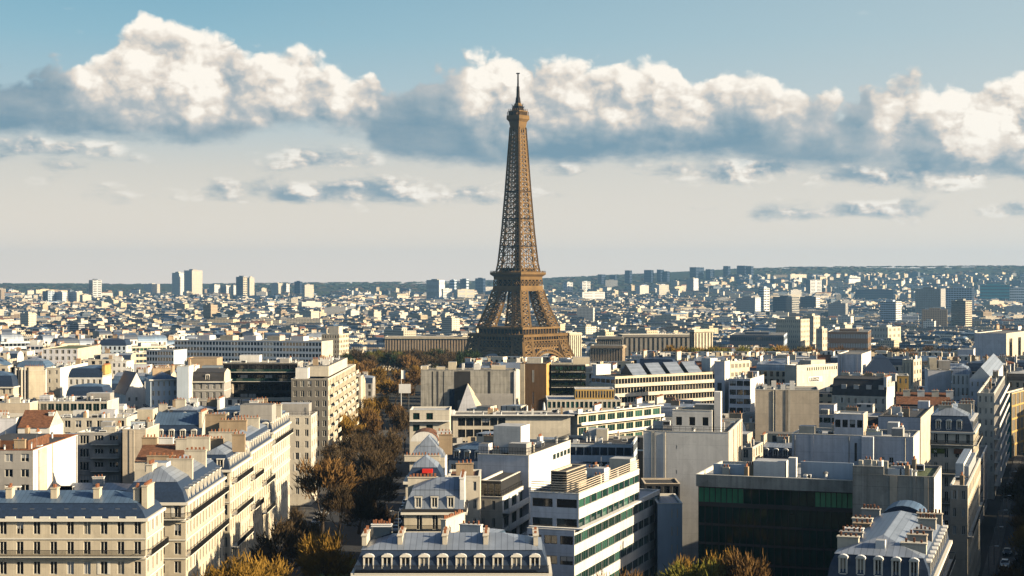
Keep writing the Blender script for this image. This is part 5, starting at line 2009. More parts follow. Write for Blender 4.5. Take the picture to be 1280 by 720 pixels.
L_gold = leafmat('golden_twigs', (.27, .155, .030))
L_brown = leafmat('brown_twigs', (.085, .058, .030))
L_rust = leafmat('rust_brown_twigs', (.16, .090, .032))
L_olive = leafmat('olive_leaves', (.15, .14, .025))
L_green = leafmat('dark_green_leaves', (.028, .045, .018))
TREES = {}


def tree_mesh(seed, lm, nleaf, spread=1.0, leaf=.26, levels=3):
    """a tree one metre tall in unit size: tapered trunk with limbs, and a crown of small twig faces"""
    key = (seed, lm.name, nleaf)
    if key in TREES:
        return TREES[key]
    g = random.Random(seed)
    tb, cb = MB(), MB()
    tips = []

    def grow(p, d, L, r, lv):
        pts, rad = [p], [r]
        q = Vector(p)
        d = Vector(d)
        n = 3
        for k in range(n):
            d = (d + Vector((g.uniform(-.22, .22), g.uniform(-.22, .22), .10))).normalized()
            q = q + d * (L / n)
            pts.append(tuple(q))
            rad.append(r * (1 - .55 * (k + 1) / n))
        tb.tube(pts, rad, 5 if lv else 7, bark, cap=False)
        if lv >= levels:
            tips.append((Vector(pts[-1]), d, L))
            tips.append(((Vector(pts[-2]) + Vector(pts[-1])) / 2, d, L))
            return
        for k in range(g.choice((4, 5)) if lv == 0 else g.choice((3, 4))):
            az = g.uniform(0, 6.283)
            tilt = g.uniform(.45, 1.0) * (1.0 if lv else 1.05) * spread
            u = d.orthogonal().normalized()
            v = d.cross(u)
            nd = (d * math.cos(tilt) + (u * math.cos(az) + v * math.sin(az)) * math.sin(tilt)).normalized()
            nd.z += .12
            at = g.uniform(.55, 1.0)
            j = min(n, max(1, int(at * n + .5)))
            grow(pts[j], nd, L * g.uniform(.58, .8), rad[j] * .72, lv + 1)
    grow((0, 0, 0), (0, 0, 1), .36, .026, 0)
    for _ in range(nleaf):
        p, d, L = g.choice(tips)
        c = p + d * g.uniform(-.05, .10) + Vector((g.gauss(0, .040), g.gauss(0, .040), g.gauss(0, .036)))
        if c.z < .16:
            continue
        dr = (c - Vector((0, 0, .35))).normalized()
        a = (dr + Vector((g.uniform(-.8, .8), g.uniform(-.8, .8), g.uniform(-.2, .9)))).normalized()
        s = leaf * .1 * g.uniform(.6, 1.4)
        b = a.orthogonal().normalized()
        b = b * math.cos(g.uniform(0, 6.28)) + a.cross(b) * math.sin(g.uniform(0, 6.28))
        w = s * g.uniform(.10, .28)
        cb.face([c - b * w, c + b * w, c + a * s * 2.3 + b * w * .3, c + a * s * 2.3 - b * w * .3], lm)
    zs = max(v[2] for v in cb.v)
    for m_ in (tb, cb):
        m_.v = [(x / zs, y / zs, z / zs) for x, y, z in m_.v]
    TREES[key] = (tb.mesh('trunk'), cb.mesh('crown'))
    return TREES[key]


def tree(x, y, h, lm, label, group, seed=0, nleaf=5200, wide=1.0, spread=1.0, leaf=.26):
    a, b = tree_mesh(seed % 5, lm, nleaf, spread, leaf)
    t = tag(empty('tree', (x, y, ground_z(x, y)), (seed * 1.7) % 6.28), label, 'tree', group)
    t.scale = (h * wide, h * wide, h)
    link('trunk', a, t)
    link('crown', b, t)
    return t


def pxy(px, Y):
    return kx(px) * Y, Y


GT = 'bare trees lining the avenue'
# (px, top row, Y, height given by the top, twig colour, width, label)
for i, (px, yt, Y, lm, wide, lab) in enumerate([
    (300, 684, 250, L_gold, 1.15, 'golden bushy tree in the bottom corner beside the domed corner building'),
    (268, 700, 246, L_gold, 1.0, 'small golden tree hugging the foot of the domed corner building'),
    (335, 692, 262, L_gold, 1.0, 'golden tree touching the larger bottom corner golden tree'),
    (345, 644, 300, L_brown, 1.15, 'round brown bare tree above the golden bottom corner trees'),
    (415, 655, 288, L_gold, .8, 'tall slim golden tree left of the ten dormer mansard'),
    (398, 662, 296, L_gold, .7, 'slim yellow brown tree touching the tall golden one'),
    (378, 640, 318, L_brown, .9, 'dark bare tree behind the lawn strip'),
    (400, 566, 372, L_rust, 1.05, 'big rust topped tree in front of the shaded side street'),
    (372, 630, 340, L_brown, .8, 'low dark tree at the foot of the shadowed avenue row'),
    (448, 580, 380, L_brown, 1.0, 'wide dark brown tree in the middle of the avenue'),
    (462, 600, 352, L_brown, .9, 'shadowed brown tree near the parked cars'),
    (425, 600, 362, L_brown, .8, 'dim brown tree between two taller avenue trees'),
    (470, 556, 415, L_brown, .9, 'dark tree by the kerb beside the row of parked cars'),
    (415, 548, 440, L_brown, .9, 'dark tree filling the side street mouth'),
    (452, 536, 462, L_brown, .9, 'brown tree beneath the golden avenue crowns'),
    (488, 530, 470, L_brown, .8, 'narrow brown tree beside the low avenue pavilion'),
    (430, 514, 530, L_gold, .95, 'golden brown tree under the bay windowed front'),
    (462, 508, 545, L_rust, .85, 'rust brown tree behind the golden avenue crown'),
    (455, 494, 620, L_gold, .95, 'golden tree just beyond the bay windowed front'),
    (478, 490, 650, L_gold, .9, 'bright golden crown in the middle of the far avenue'),
    (497, 500, 610, L_rust, .8, 'rusty tree in front of the white sign panel'),
    (505, 508, 560, L_brown, .8, 'brown tree left of the low avenue pavilion roof'),
    (468, 538, 485, L_brown, .9, 'brown tree over the mid avenue beside the shaded kerb'),
    (482, 546, 440, L_brown, .75, 'slim brown tree right above the parked cars'),
    (440, 530, 500, L_rust, .8, 'rust brown tree in the shadow of the side street'),
]):
    x, y = pxy(px, Y)
    h = EYE - (yt - HY) / F * Y - ground_z(x, y)
    tree(x, y, h, lm, lab, GT, seed=i, wide=wide * .95, nleaf=(8200 if lm is L_gold else 5200) if Y < 420 else 5200)
GB = 'golden trees by the dark glass office'
for i, (px, yt, Y, lm, wide, lab) in enumerate([
    (848, 692, 268, L_gold, .8, 'golden tree below the pale blue annex'),
    (878, 690, 262, L_olive, .9, 'yellow green tree beside the golden ones under the dark glass'),
    (903, 680, 272, L_gold, .85, 'tallest golden tree before the dark glass office'),
    (935, 684, 270, L_rust, .8, 'golden tree at the end of the row under the dark glass'),
    (772, 706, 232, L_rust, .75, 'tree top poking up before the ribbon window office'),
]):
    x, y = pxy(px, Y)
    tree(x, y, EYE - (yt - HY) / F * Y, lm, lab, GB, seed=i + 3, wide=wide, nleaf=7000)
for i, (s, q, h, lm, wide, lab) in enumerate([
    (126, 8.6, 12.5, L_gold, .9, 'golden lit tree on the second avenue at the picture edge'),
    (146, 8.4, 12, L_rust, .9, 'rust brown tree behind the golden one on the second avenue'),
    (112, 9.5, 11, L_brown, .9, 'dark brown tree low on the second avenue'),
    (205, 7.5, 13, L_brown, .9, 'brown tree further along the second avenue under grey balconies'),
    (238, 7.0, 13, L_rust, .9, 'last rust brown tree of the second avenue row'),
    (98, 6.8, 9, L_rust, .8, 'low rust brown tree lowest on the second avenue'),
    (172, 8.2, 13, L_brown, .9, 'dim brown tree far along the second avenue'),
]):
    x, y = on2(s, q)
    tree(x, y, h, lm, lab, 'trees on the second avenue', seed=i + 1, wide=wide, nleaf=7000)
# the park before the tower and the riverside rows
g = random.Random(11)
PARK = []
zones = [(428, 592, 985, 1200, 95, L_brown, L_green), (436, 520, 760, 1000, 18, L_rust, L_gold), (480, 560, 1000, 1300, 12, L_olive, L_green), (455, 500, 1050, 1250, 8, L_green, L_olive),
         (836, 1012, 1050, 1140, 42, L_olive, L_gold), (985, 1228, 1070, 1180, 62, L_brown, L_rust), (1060, 1230, 1500, 1800, 22, L_brown, L_brown), (720, 850, 1380, 1500, 12, L_olive, L_brown)]
where = ['in the park before the iron tower', 'at the far end of the avenue', 'on the park lawn', 'at the park edge near the striped slab', 'in the yellow green riverside row', 'in the brown riverside belt', 'behind the brown riverside belt', 'below the stone palace wing']
words_ = ['round', 'tall', 'broad', 'ragged', 'small', 'dense', 'thin', 'leaning']
cols = {L_brown.name: 'brown', L_rust.name: 'rusty', L_gold.name: 'golden', L_olive.name: 'yellow green', L_green.name: 'dark green'}
for zi, (p0, p1, y0, y1, n, la, lb) in enumerate(zones):
    for k in range(n):
        Y = g.uniform(y0, y1)
        px = g.uniform(p0, p1)
        x, y = pxy(px, Y)
        h = g.uniform(11, 17) if zi not in (2, 4, 5) else g.uniform(9, 13) if zi == 2 else g.uniform(14, 19)
        lm = g.choice((la, la, lb))
        sd = g.randrange(5)
        a, b = tree_mesh(sd, lm, 1300 if Y > 1000 else 2200, 1.0, .42)
        t = tag(empty('tree', (x, y, ground_z(x, y)), g.uniform(0, 6.28)), '%s bare trees standing %s' % (cols[lm.name], where[zi]), 'tree', '%s trees %s' % (cols[lm.name], where[zi]))
        t['label'] = 'one of the alike %s trees %s' % (cols[lm.name], where[zi])
        w = g.uniform(.8, 1.25)
        t.scale = (h * w, h * w, h)
        link('trunk', a, t)
        link('crown', b, t)
        PARK.append((x, y, 5.0))

# ====================================================================== cars, sign panel, flag
paints = {n: mat('car_paint_' + n, c, rough=.25, spec=.6, var=0) for n, c in (('silver', (.55, .56, .58)), ('white', (.75, .75, .75)), ('black', (.02, .02, .022)), ('grey', (.16, .17, .18)), ('blue', (.04, .08, .18)), ('red', (.35, .03, .03)))}
rubber = mat('tyre_rubber', (.02, .02, .02), var=0)
CARM = {}


def car_meshes(pn):
    if pn in CARM:
        return CARM[pn]
    p = paints[pn]
    prof = [(-2.1, .35), (-2.15, .75), (-1.95, .92), (-1.1, .98), (2.0, .95), (2.15, .7), (2.1, .35)]
    cab = [(-1.25, .96), (-.55, 1.46), (.95, 1.48), (1.85, .96)]
    body, gl, wh = MB(), MB(), MB()
    for (pr, hw, tw) in ((prof, .88, .84),):
        n = len(pr)
        for i in range(n):
            j = (i + 1) % n
            body.face([(pr[i][0], -hw, pr[i][1]), (pr[i][0], hw, pr[i][1]), (pr[j][0], hw, pr[j][1]), (pr[j][0], -hw, pr[j][1])], p)
        body.face([(a, -hw, b) for a, b in pr], p)
        body.face([(a, hw, b) for a, b in reversed(pr)], p)
    body.face([(cab[1][0], -.62, cab[1][1]), (cab[1][0], .62, cab[1][1]), (cab[2][0], .62, cab[2][1]), (cab[2][0], -.62, cab[2][1])], p)
    for i in (0, 2):
        a, b = cab[i], cab[i + 1]
        wa, wb = (.80, .62) if i == 0 else (.62, .80)
        gl.face([(a[0], -wa, a[1]), (a[0], wa, a[1]), (b[0], wb, b[1]), (b[0], -wb, b[1])], gdark)
    for s in (-1, 1):
        gl.face([(cab[0][0], s * .8, cab[0][1]), (cab[1][0], s * .62, cab[1][1]), (cab[2][0], s * .62, cab[2][1]), (cab[3][0], s * .8, cab[3][1])], gdark)
    wh.tube([(0, -.11, 0), (0, .11, 0)], [.33, .33], 12, rubber)
    hl = MB()
    hl.box(-.06, .06, -.16, .16, 0, .14, metalw)
    CARM[pn] = (body.mesh('body'), gl.mesh('windows'), wh.mesh('wheel'), hl.mesh('headlight'))
    return CARM[pn]


def car(x, y, rz, pn, label, group):
    a, b, w, hl = car_meshes(pn)
    t = tag(empty('parked_car', (x, y, ground_z(x, y) + .01), rz), label, 'car', group)
    link('body', a, t)
    link('window_glass', b, t)
    for sx in (-1.3, 1.35):
        for sy in (-.8, .8):
            link('wheel', w, t, (sx, sy, .33))
    for sy in (-.6, .6):
        link('headlight', hl, t, (-2.15, sy, .62))


g = random.Random(5)
pn = list(paints)
place_words = ['first', 'second', 'third', 'fourth', 'fifth', 'sixth', 'seventh', 'eighth', 'ninth', 'tenth', 'eleventh', 'twelfth', 'thirteenth', 'fourteenth']
for i in range(14):
    n = g.choice(('silver', 'white', 'silver', 'black', 'grey', 'blue'))
    y = 350 + i * 11.2 + g.uniform(-1.5, 1.5)
    car(-27.6 - (y - 350) * .012, y, R(90) + g.uniform(-.03, .03), n, '%s car at the shaded kerb, %s of its row from the bottom' % (n, place_words[i]), 'cars parked along the shaded kerb')
for i in range(8):
    n = g.choice(('silver', 'white', 'black', 'grey'))
    y = 395 + i * 9 + g.uniform(-1, 1)
    car(-48.6, y, R(90), n, '%s car under the cream avenue fronts, %s from the bottom' % (n, place_words[i]), 'cars parked under the cream fronts')
for i, n in enumerate(('white', 'silver', 'red', 'silver', 'white', 'grey', 'black')):
    x, y = on2(116 + i * 7.5, 4.2 + (i % 3 == 2) * 2.6)
    car(x, y, R(90 - 19), n, '%s car on the second avenue, %s of the queue' % (n, place_words[i]), 'cars on the second avenue')
x, y = pxy(506, 700)
sp_ = tag(empty('sign_panel', (x, y, ground_z(x, y))), 'blank pale billboard standing among the far avenue trees', 'billboard')
h = EYE - (480 - HY) / F * 700 - ground_z(x, y)
mb = MB()
mb.box(-2.6, 2.6, -.1, .1, h - 4, h, metalw, True)
mb.build('board', sp_)
for s in (-1.8, 1.8):
    mb = MB()
    mb.box(-.12, .12, -.1, .1, 0, h - 4.003, steel)
    mb.build('post', sp_, (s, 0, 0))
x, y = pxy(501.5, 720)
fp = tag(empty('flagpole', (x, y, ground_z(x, y))), 'thin white flagpole beside the blank billboard', 'flagpole')
h = EYE - (462 - HY) / F * 720 - ground_z(x, y)
mb = MB()
mb.tube([(0, 0, 0), (0, 0, h)], [.14, .09], 8, metalw)
mb.build('pole', fp)
mb = MB()
for k in range(5):
    a, b = k * .35, (k + 1) * .35
    mb.face([(.1 + a, math.sin(a * 2) * .2, h - 4.2), (.1 + b, math.sin(b * 2) * .2, h - 4.2), (.1 + b, math.sin(b * 2) * .2, h - .3), (.1 + a, math.sin(a * 2) * .2, h - .3)], metalw)
mb.build('flag', fp)
# a closed parasol and shrubs on terraces
x, y = pxy(680, 553)
pz = EYE - (516 - HY) / F * 553
pa = tag(empty('parasol', (x, y, pz)), 'closed white parasol on the terraced pavilion roof', 'parasol')
mb = MB()
mb.tube([(0, 0, 0), (0, 0, 1.0)], [.06, .06], 6, steel)
mb.build('pole', pa)
mb = MB()
mb.tube([(0, 0, .9), (0, 0, 1.6), (0, 0, 3.2), (0, 0, 3.7)], [.55, .5, .28, .04], 9, metalw)
mb.build('canopy', pa)


# ====================================================================== far landmarks
def base_Y(px, yb):
    lo, hi = 900.0, 7600.0
    for _ in range(50):
        m = (lo + hi) / 2
        if HY + F * (EYE - ground_z(kx(px) * m, m)) / m > yb:
            lo = m
        else:
            hi = m
    return lo


def far_tower(xl, xc, xr, yt, yb, th, m, label, lit=None, bands=(6, 8), style=None, name='tower_block', cat='tower block', crown=True, Ymax=7000, ww=.8):
    Y = min(base_Y(xc, yb), Ymax)
    if xc - xl < .6:
        xl = xc - .6
    X, Y, w, d, h = corner(xl, xc, xr, yt, None, Y, th, None)
    if not (2 < d < 120):
        d = max(12.0, min(40.0, abs(d)))
    b = Bld(name, label, cat, X, Y, th, w, d, h, lod=2, group='tower blocks on the skyline' if name == 'tower_block' else None)
    nb, nf = bands
    style = style or ('us' if m in (slate, teal, bluewhite) else 'bs')
    fh = h / nf
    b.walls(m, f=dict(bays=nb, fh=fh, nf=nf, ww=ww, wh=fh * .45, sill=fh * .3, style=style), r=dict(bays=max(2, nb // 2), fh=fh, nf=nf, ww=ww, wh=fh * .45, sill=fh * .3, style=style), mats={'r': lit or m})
    b.flat(gravel, par=.5)
    if crown:
        b.boxpart('roof_cabin', -w * .25, w * .2, d * .3, d * .7, b.h - .45, b.h + max(2.5, h * .05), m, gravel)
    b.done()
    b.win = (xl, max(xr, xc), yb - 2)
    b.sn = None
    FAR.append(b)
    return b


FAR = []
far_tower(215, 224, 230, 341, 370, 40, pale, 'left block of the pale twin towers on the skyline', white, (6, 14))
far_tower(230, 240, 253, 338, 371, 50, grey, 'taller right block of the pale twin towers with bright sunny side', cream, (5, 14))
far_tower(111, 116, 127, 350, 377, 60, slate, 'single slab tower with dark face and white sunlit side', white, (3, 12))
far_tower(295, 304, 309, 346, 374, 40, slate, 'dark slab next to a cream lower twin on the skyline', cream, (4, 10))
far_tower(309, 312, 318, 347, 375, 50, cream, 'cream slab leaning against the dark skyline slab', cream, (3, 10))
far_tower(68, 78, 84, 365, 384, 40, lilac, 'short pale block leftmost of three below the slab tower', white, (5, 8))
far_tower(85, 96, 102, 365, 384, 45, lilac, 'short pale block in the middle of three below the slab tower', cream, (5, 8))
far_tower(103, 106, 110, 368, 382, 45, pale, 'narrow pale block at the end of three below the slab tower', white, (2, 7))
far_tower(53, 60, 68, 364, 384, 40, slate, 'dark squat block beside the three short pale blocks', bluewhite, (4, 8))
far_tower(180, 190, 200, 355, 369, 50, pale, 'stepped pale block left of the twin towers', cream, (5, 6))
far_tower(261, 268, 275, 356, 368, 50, pale, 'first of the low white blocks right of the twin towers', white, (4, 6))
far_tower(276, 283, 288, 357, 368, 50, pale, 'second of the low white blocks right of the twin towers', white, (4, 6))
far_tower(289, 292, 295, 357, 368, 50, pale, 'third of the low white blocks right of the twin towers', white, (2, 6))
far_tower(339, 348, 353, 354, 366, 50, pale, 'wide cream slab with two bright bays on the skyline', cream, (4, 6))
far_tower(354, 358, 362, 355, 366, 50, pale, 'cream slab end beside two bright bays', white, (2, 6))
far_tower(368, 375, 378, 352, 372, 30, slate, 'dark teal slab beside the bright square block', slate, (3, 7))
far_tower(377, 381, 392, 356, 378, 55, grey, 'bright square block with flat dark top', cream, (2, 7))
far_tower(533, 549, 556, 350, 376, 30, concrete, 'grey ribbed tower left of the iron tower', lilac, (9, 3), ww=.5)
far_tower(552, 554, 565, 361, 378, 60, white, 'white low slab under the grey ribbed tower', white, (1, 5))
far_tower(567, 572, 593, 362, 378, 62, pale, 'white flat block with long roof beside the iron tower', cream, (2, 3))
far_tower(562, 568, 571, 350, 364, 30, bluewhite, 'dim blue block high on the skyline left of the iron tower', bluewhite, (3, 5))
far_tower(575, 583, 586, 349, 362, 30, slate, 'dark blue block nearest the iron tower on the skyline', bluewhite, (3, 5))
far_tower(594, 604, 607, 348, 362, 30, slate, 'teal dark block touching the iron tower silhouette', slate, (3, 5))
far_tower(704, 709, 716, 353, 366, 50, bluewhite, 'white tower first to the right of the iron tower', white, (2, 7))
far_tower(725, 728, 738, 352, 366, 60, bluewhite, 'white square tower second to the right of the iron tower', white, (2, 7))
far_tower(726, 728, 756, 365, 379, 66, pale, 'bright white stepped slab under two white towers', white, (1, 4))
far_tower(795, 800, 811, 357, 373, 45, lilac, 'pair of pale stubby towers on the plain', pale, (3, 7))
far_tower(821, 824, 836, 356, 371, 60, lilac, 'bright cream cube tower on the plain', cream, (2, 6))
far_tower(858, 867, 873, 348, 368, 40, concrete, 'tall grey white tower before the hillside', lilac, (5, 12))
far_tower(1007, 1013, 1027, 350, 368, 52, slate, 'white topped tower standing before the wooded hill', white, (3, 10))
far_tower(920, 944, 951, 372, 402, 25, grey, 'broad grey gridded tower block on the river plain', bluewhite, (12, 13))
far_tower(949, 955, 962, 360, 398, 40, bluewhite, 'slim pale tower behind the broad grey gridded block', white, (3, 12))
far_tower(966, 990, 999, 371, 400, 25, slate, 'dark glass block with paler right end', concrete, (12, 10))
far_tower(1000, 1020, 1025, 371, 394, 25, slate, 'dark banded office with bright roof corner', white, (9, 9))
far_tower(1035, 1057, 1060, 379, 404, 20, grey, 'grey frame fronted block below the hill', concrete, (9, 9))
far_tower(1069, 1117, 1119, 362, 378, 15, slate, 'long blue grey slab behind grey towers', slate, (18, 5))
far_tower(1100, 1120, 1127, 377, 416, 30, bluewhite, 'white gridded tower block with glowing right edge', white, (9, 14), style='us')
far_tower(1144, 1176, 1182, 361, 402, 25, concrete, 'big dull grey tower block', grey, (11, 15), ww=.6)
far_tower(1182, 1215, 1224, 360, 398, 25, bluewhite, 'blue glass tower behind the round banded tower', slate, (10, 14))
far_tower(1189, 1207, 1215, 376, 423, 35, concrete, 'banded beige grey tower in front of the blue glass tower', beige, (1, 18), style='ds', ww=.96)
far_tower(1225, 1262, 1264, 356, 380, 15, teal, 'long teal glass block near the right end of the hill', teal, (16, 6))
far_tower(1262, 1290, 1293, 360, 380, 15, bluewhite, 'pale teal block at the right picture end', slate, (10, 6))
far_tower(1103, 1148, 1150, 395, 412, 15, lilac, 'white curved low slab between two tower blocks', white, (14, 3))
far_tower(1062, 1098, 1100, 393, 402, 20, pale, 'flat white hall roof before the grey frame block', white, (6, 1))
for i, (xl, xc, xr, yt) in enumerate(((747, 752, 757, 343), (762, 769, 771, 344), (781, 787, 790, 338), (805, 814, 817, 337.5), (821, 826, 830, 337), (829, 834, 837, 339), (862, 870, 880, 334), (882, 888, 893, 336.5),
                                      (904, 910, 913, 332.5), (921, 931, 934, 332), (934, 939, 942, 332.5))):
    far_tower(xl, xc, xr, yt, yt + 9, 35, slate, 'dark teal block on the hill crest, %s from the iron tower side' % place_words[i], slate, (4, 5), crown=False, Ymax=8200)
# stone palace wings and river front blocks
PAL = 'stone palace with colonnades'


def palace(xl, xc, xr, yt, Y, th, bays, label, m=tan, d=None, lit=None):
    X, Y, w, d2, h = corner(xl, xc, xr, yt, None, Y, th, d)
    if d is None and not (3 < d2 < 150):
        d2 = 20
    b = Bld('stone_palace', label, 'palace', X, Y, th, w, d or d2, h, lod=2)
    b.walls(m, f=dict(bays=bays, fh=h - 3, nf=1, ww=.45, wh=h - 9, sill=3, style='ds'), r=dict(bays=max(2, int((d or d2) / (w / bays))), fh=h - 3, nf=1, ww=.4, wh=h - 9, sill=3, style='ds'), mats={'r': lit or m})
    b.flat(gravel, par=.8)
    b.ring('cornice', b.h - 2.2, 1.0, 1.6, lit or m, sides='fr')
    b.done()
    b.win = (xl, max(xc, xr), yt + 26)
    b.sn = None
    FAR.append(b)


palace(481, 586, 590, 421, 1720, 4, 30, 'long colonnaded stone wing left of the iron tower legs', tan, 22, cream)
palace(560, 578, 590, 420, 1735, 45, 6, 'higher stone end of the long colonnaded wing', cream, None, cream)
palace(706, 712, 727, 416, 1660, 52, 3, 'stone pavilion with lit pilasters tucked behind the tower foot', cream, None, cream)
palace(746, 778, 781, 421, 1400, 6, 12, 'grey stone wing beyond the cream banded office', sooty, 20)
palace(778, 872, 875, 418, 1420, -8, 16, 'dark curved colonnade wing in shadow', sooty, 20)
palace(862, 868, 891, 412, 1380, 58, 2, 'lit stone pavilion with tall pilasters at the colonnade end', tan, None, cream)
palace(738, 778, 781, 432, 1330, 14, 12, 'low stone terrace wall before the grey wing', tan, 14)
far_tower(912, 980, 984, 419, 436, 12, slate, 'long blue glass office beneath the cream stepped block', bluewhite, (24, 4), name=OF, cat=OB, Ymax=1900)
far_tower(970, 1001, 1012, 399, 436, 35, cream, 'cream stepped block with many small windows by the river', cream, (12, 9), name=AP, cat=AB, style='cs', ww=.5, Ymax=2000)
far_tower(1003, 1017, 1025, 395, 430, 35, cream, 'higher rear step of the cream river block', cream, (6, 9), name=AP, cat=AB, style='cs', ww=.5, Ymax=2100)
far_tower(1020, 1028, 1034, 411, 436, 35, cream, 'small cream cube at the end of the stepped river block', cream, (4, 6), name=AP, cat=AB, style='cs', ww=.5, Ymax=1900)
far_tower(1035, 1085, 1089, 415, 434, 15, brown, 'long dark brown slab beside the cream river block', brown, (16, 4), name=OF, cat=OB, Ymax=1900)
far_tower(1089, 1110, 1126, 409, 428, 40, pale, 'pinkish cream house group by the white gridded tower', cream, (6, 5), name=AP, cat=AB, style='cs', ww=.5, Ymax=2200)

# the other side of the second avenue, beyond the picture edge: it shades the street
for k in range(9):
    x, y = on2(-30 + k * 42, 26)
    b = Bld(AP, 'stone apartment building on the far side of the second avenue, %s along it' % place_words[k], AB, x + 14 * LN[0], y + 14 * LN[1], 19, 14, 41, 25 + (k * 7) % 4, lod=2, group=GA)
    b.walls(cream, l=dict(bays=14, fh=3.2, nf=7, ww=.4, wh=1.9))
    b.mansard(slate, zinc, h1=3, h2=1.2)
    b.done()

def street_lamp(x, y, rz, label, group):
    t = tag(empty('street_lamp', (x, y, ground_z(x, y)), rz), label, 'street lamp', group)
    if 'pole' not in TREES:
        mb = MB()
        mb.tube([(0, 0, 0), (0, 0, .8), (0, 0, 8.2)], [.16, .1, .07], 8, steel)
        mb.beam((0, 0, 8.1), (1.5, 0, 8.4), .09, steel)
        m2 = MB()
        m2.box(1.1, 1.9, -.15, .15, 8.3, 8.45, metalw, True)
        TREES['pole'] = (mb.mesh('pole'), m2.mesh('lamp_head'))
    a, b = TREES['pole']
    link('pole', a, t)
    link('lamp_head', b, t)


for i in range(6):
    x, y = on2(120 + i * 26, 2.0)
    street_lamp(x, y, -R(19), 'grey street lamp at the kerb of the second avenue, %s of its row' % place_words[i], 'street lamps of the second avenue')
for i in range(7):
    street_lamp(-25.6, 300 + i * 30, R(180), 'grey street lamp on the shaded avenue kerb, %s of its row' % place_words[i], 'street lamps of the tree lined avenue')
# ====================================================================== the ordinary city between
def rect_of(px, py, th, w, d, grow=0.0):
    c, s = math.cos(th), math.sin(th)
    pts = []
    for u, v in ((-w - grow, -grow), (grow, -grow), (grow, d + grow), (-w - grow, d + grow)):
        pts.append((px + u * c + v * s, py - u * s + v * c))
    return pts


def overlap(a, b):
    for P in (a, b):
        for i in range(4):
            x0, y0 = P[i]
            x1, y1 = P[(i + 1) % 4]
            nx, ny = y1 - y0, x0 - x1
            pa = [nx * x + ny * y for x, y in a]
            pb = [nx * x + ny * y for x, y in b]
            if max(pa) <= min(pb) or max(pb) <= min(pa):
                return False
    return True


TAKEN = []
for b in ALLB:
    pts = rect_of(b.px, b.py, b.th, b.w, b.d, 1.2)
    TAKEN.append((pts, min(p[0] for p in pts), max(p[0] for p in pts), min(p[1] for p in pts), max(p[1] for p in pts)))
CELL = defaultdict(list)


def reg(t):
    for i in range(int(t[1] // 60), int(t[2] // 60) + 1):
        for j in range(int(t[3] // 60), int(t[4] // 60) + 1):
            CELL[(i, j)].append(t)


for t in TAKEN:
    reg(t)


def free(pts):
    x0, x1, y0, y1 = min(p[0] for p in pts), max(p[0] for p in pts), min(p[1] for p in pts), max(p[1] for p in pts)
    seen = set()
    for i in range(int(x0 // 60), int(x1 // 60) + 1):
        for j in range(int(y0 // 60), int(y1 // 60) + 1):
            for t in CELL[(i, j)]:
                if id(t) in seen:
                    continue
                seen.add(id(t))
                if t[1] < x1 and t[2] > x0 and t[3] < y1 and t[4] > y0 and overlap(pts, t[0]):
                    return None
    return (pts, x0, x1, y0, y1)


TOWER_AT = (kx(647.5) * 1640, 1640)


def open_land(x, y):
    """streets, park, river and the tower's own ground carry no houses"""
    if y < 1000 and -57 - max(0, y - 500) * .02 < x < -21 - max(0, y - 430) * .015:
        return True
    q = (x - L0[0]) * LN[0] + (y - L0[1]) * LN[1]
    s = (x - L0[0]) * LD[0] + (y - L0[1]) * LD[1]
    if s < 420 and 0 < q < 27:
        return True
    px = 640 + F * x / y
    if 690 < px < 1040 and y < 285:
        return True
    if 428 < px < 592 and 840 < y < 1545:
        return True
    if 835 < px < 1230 and 1050 < y < 1210:
        return True
    if 985 < px < 1225 and 1150 < y < 1430:
        return True
    if 560 < px < 740 and 1380 < y < 1800:
        return True
    return False


WINS = [(b.win, b.py, b) for b in HEROES + FAR] + [((574, 728, 452), 1640, None), ((432, 528, 468), 1000, None), ((838, 1012, 445), 1040, None), ((1012, 1222, 444), 1060, None)]
g = random.Random(21)
cands = []


def try_lot(x, y, th, w, d, h, kind):
    pts = rect_of(x, y, th, w, d)
    for p in pts:
        if open_land(*p):
            return
    pxs = [640 + F * p[0] / p[1] for p in pts]
    a, b = min(pxs), max(pxs)
    if b < -520 or a > 1800:
        return
    t = free(pts)
    if t is None:
        return
    g0 = ground_z(x, y)
    roof = {'m': 4.2, 'f': 1.0, 'g': 4.0}[kind]
    cap = EYE - g0 - roof
    ymin = min(p[1] for p in pts)
    for (wl, wr, vb), Yh, hb in WINS:
        if Yh > ymin and wl < b and wr > a:
            cap = min(cap, EYE - (vb - HY) / F * ymin - g0 - roof)
    hh = min(h, cap)
    if hh < 8.5:
        return
    reg(t)
    cands.append(dict(x=x, y=y, th=th, w=w, d=d, h=hh, kind=kind, a=a, b=b, ymin=ymin, top=HY + F * (EYE - g0 - hh - roof) / ymin))


def sweep(x0, x1, y0, y1, th, street=13.0):
    c, s = math.cos(th), math.sin(th)
    L = max(x1 - x0, y1 - y0) * 1.6
    mx, my = (x0 + x1) / 2, (y0 + y1) / 2
    v = -L / 2
    row = 0
    while v < L / 2:
        d = g.uniform(11, 14.5)
        u = -L / 2 + g.uniform(0, 10)
        base = g.uniform(18.5, 23)
        while u < L / 2:
            w = g.choice((9, 11, 13, 15, 18, 22)) * g.uniform(.9, 1.1)
            x, y = mx + (u + w) * c + v * s, my - (u + w) * s + v * c
            if x0 < x < x1 and y0 < y < y1 and y > 235:
                try_lot(x, y, th, w, d * g.uniform(.9, 1.1), base + g.uniform(-3.5, 3.5), g.choice('mmmmfffg'))
            u += w + (g.uniform(10, 14) if g.random() < .10 else .25)
        v += d + (street if row % 2 else 5.0)
        row += 1


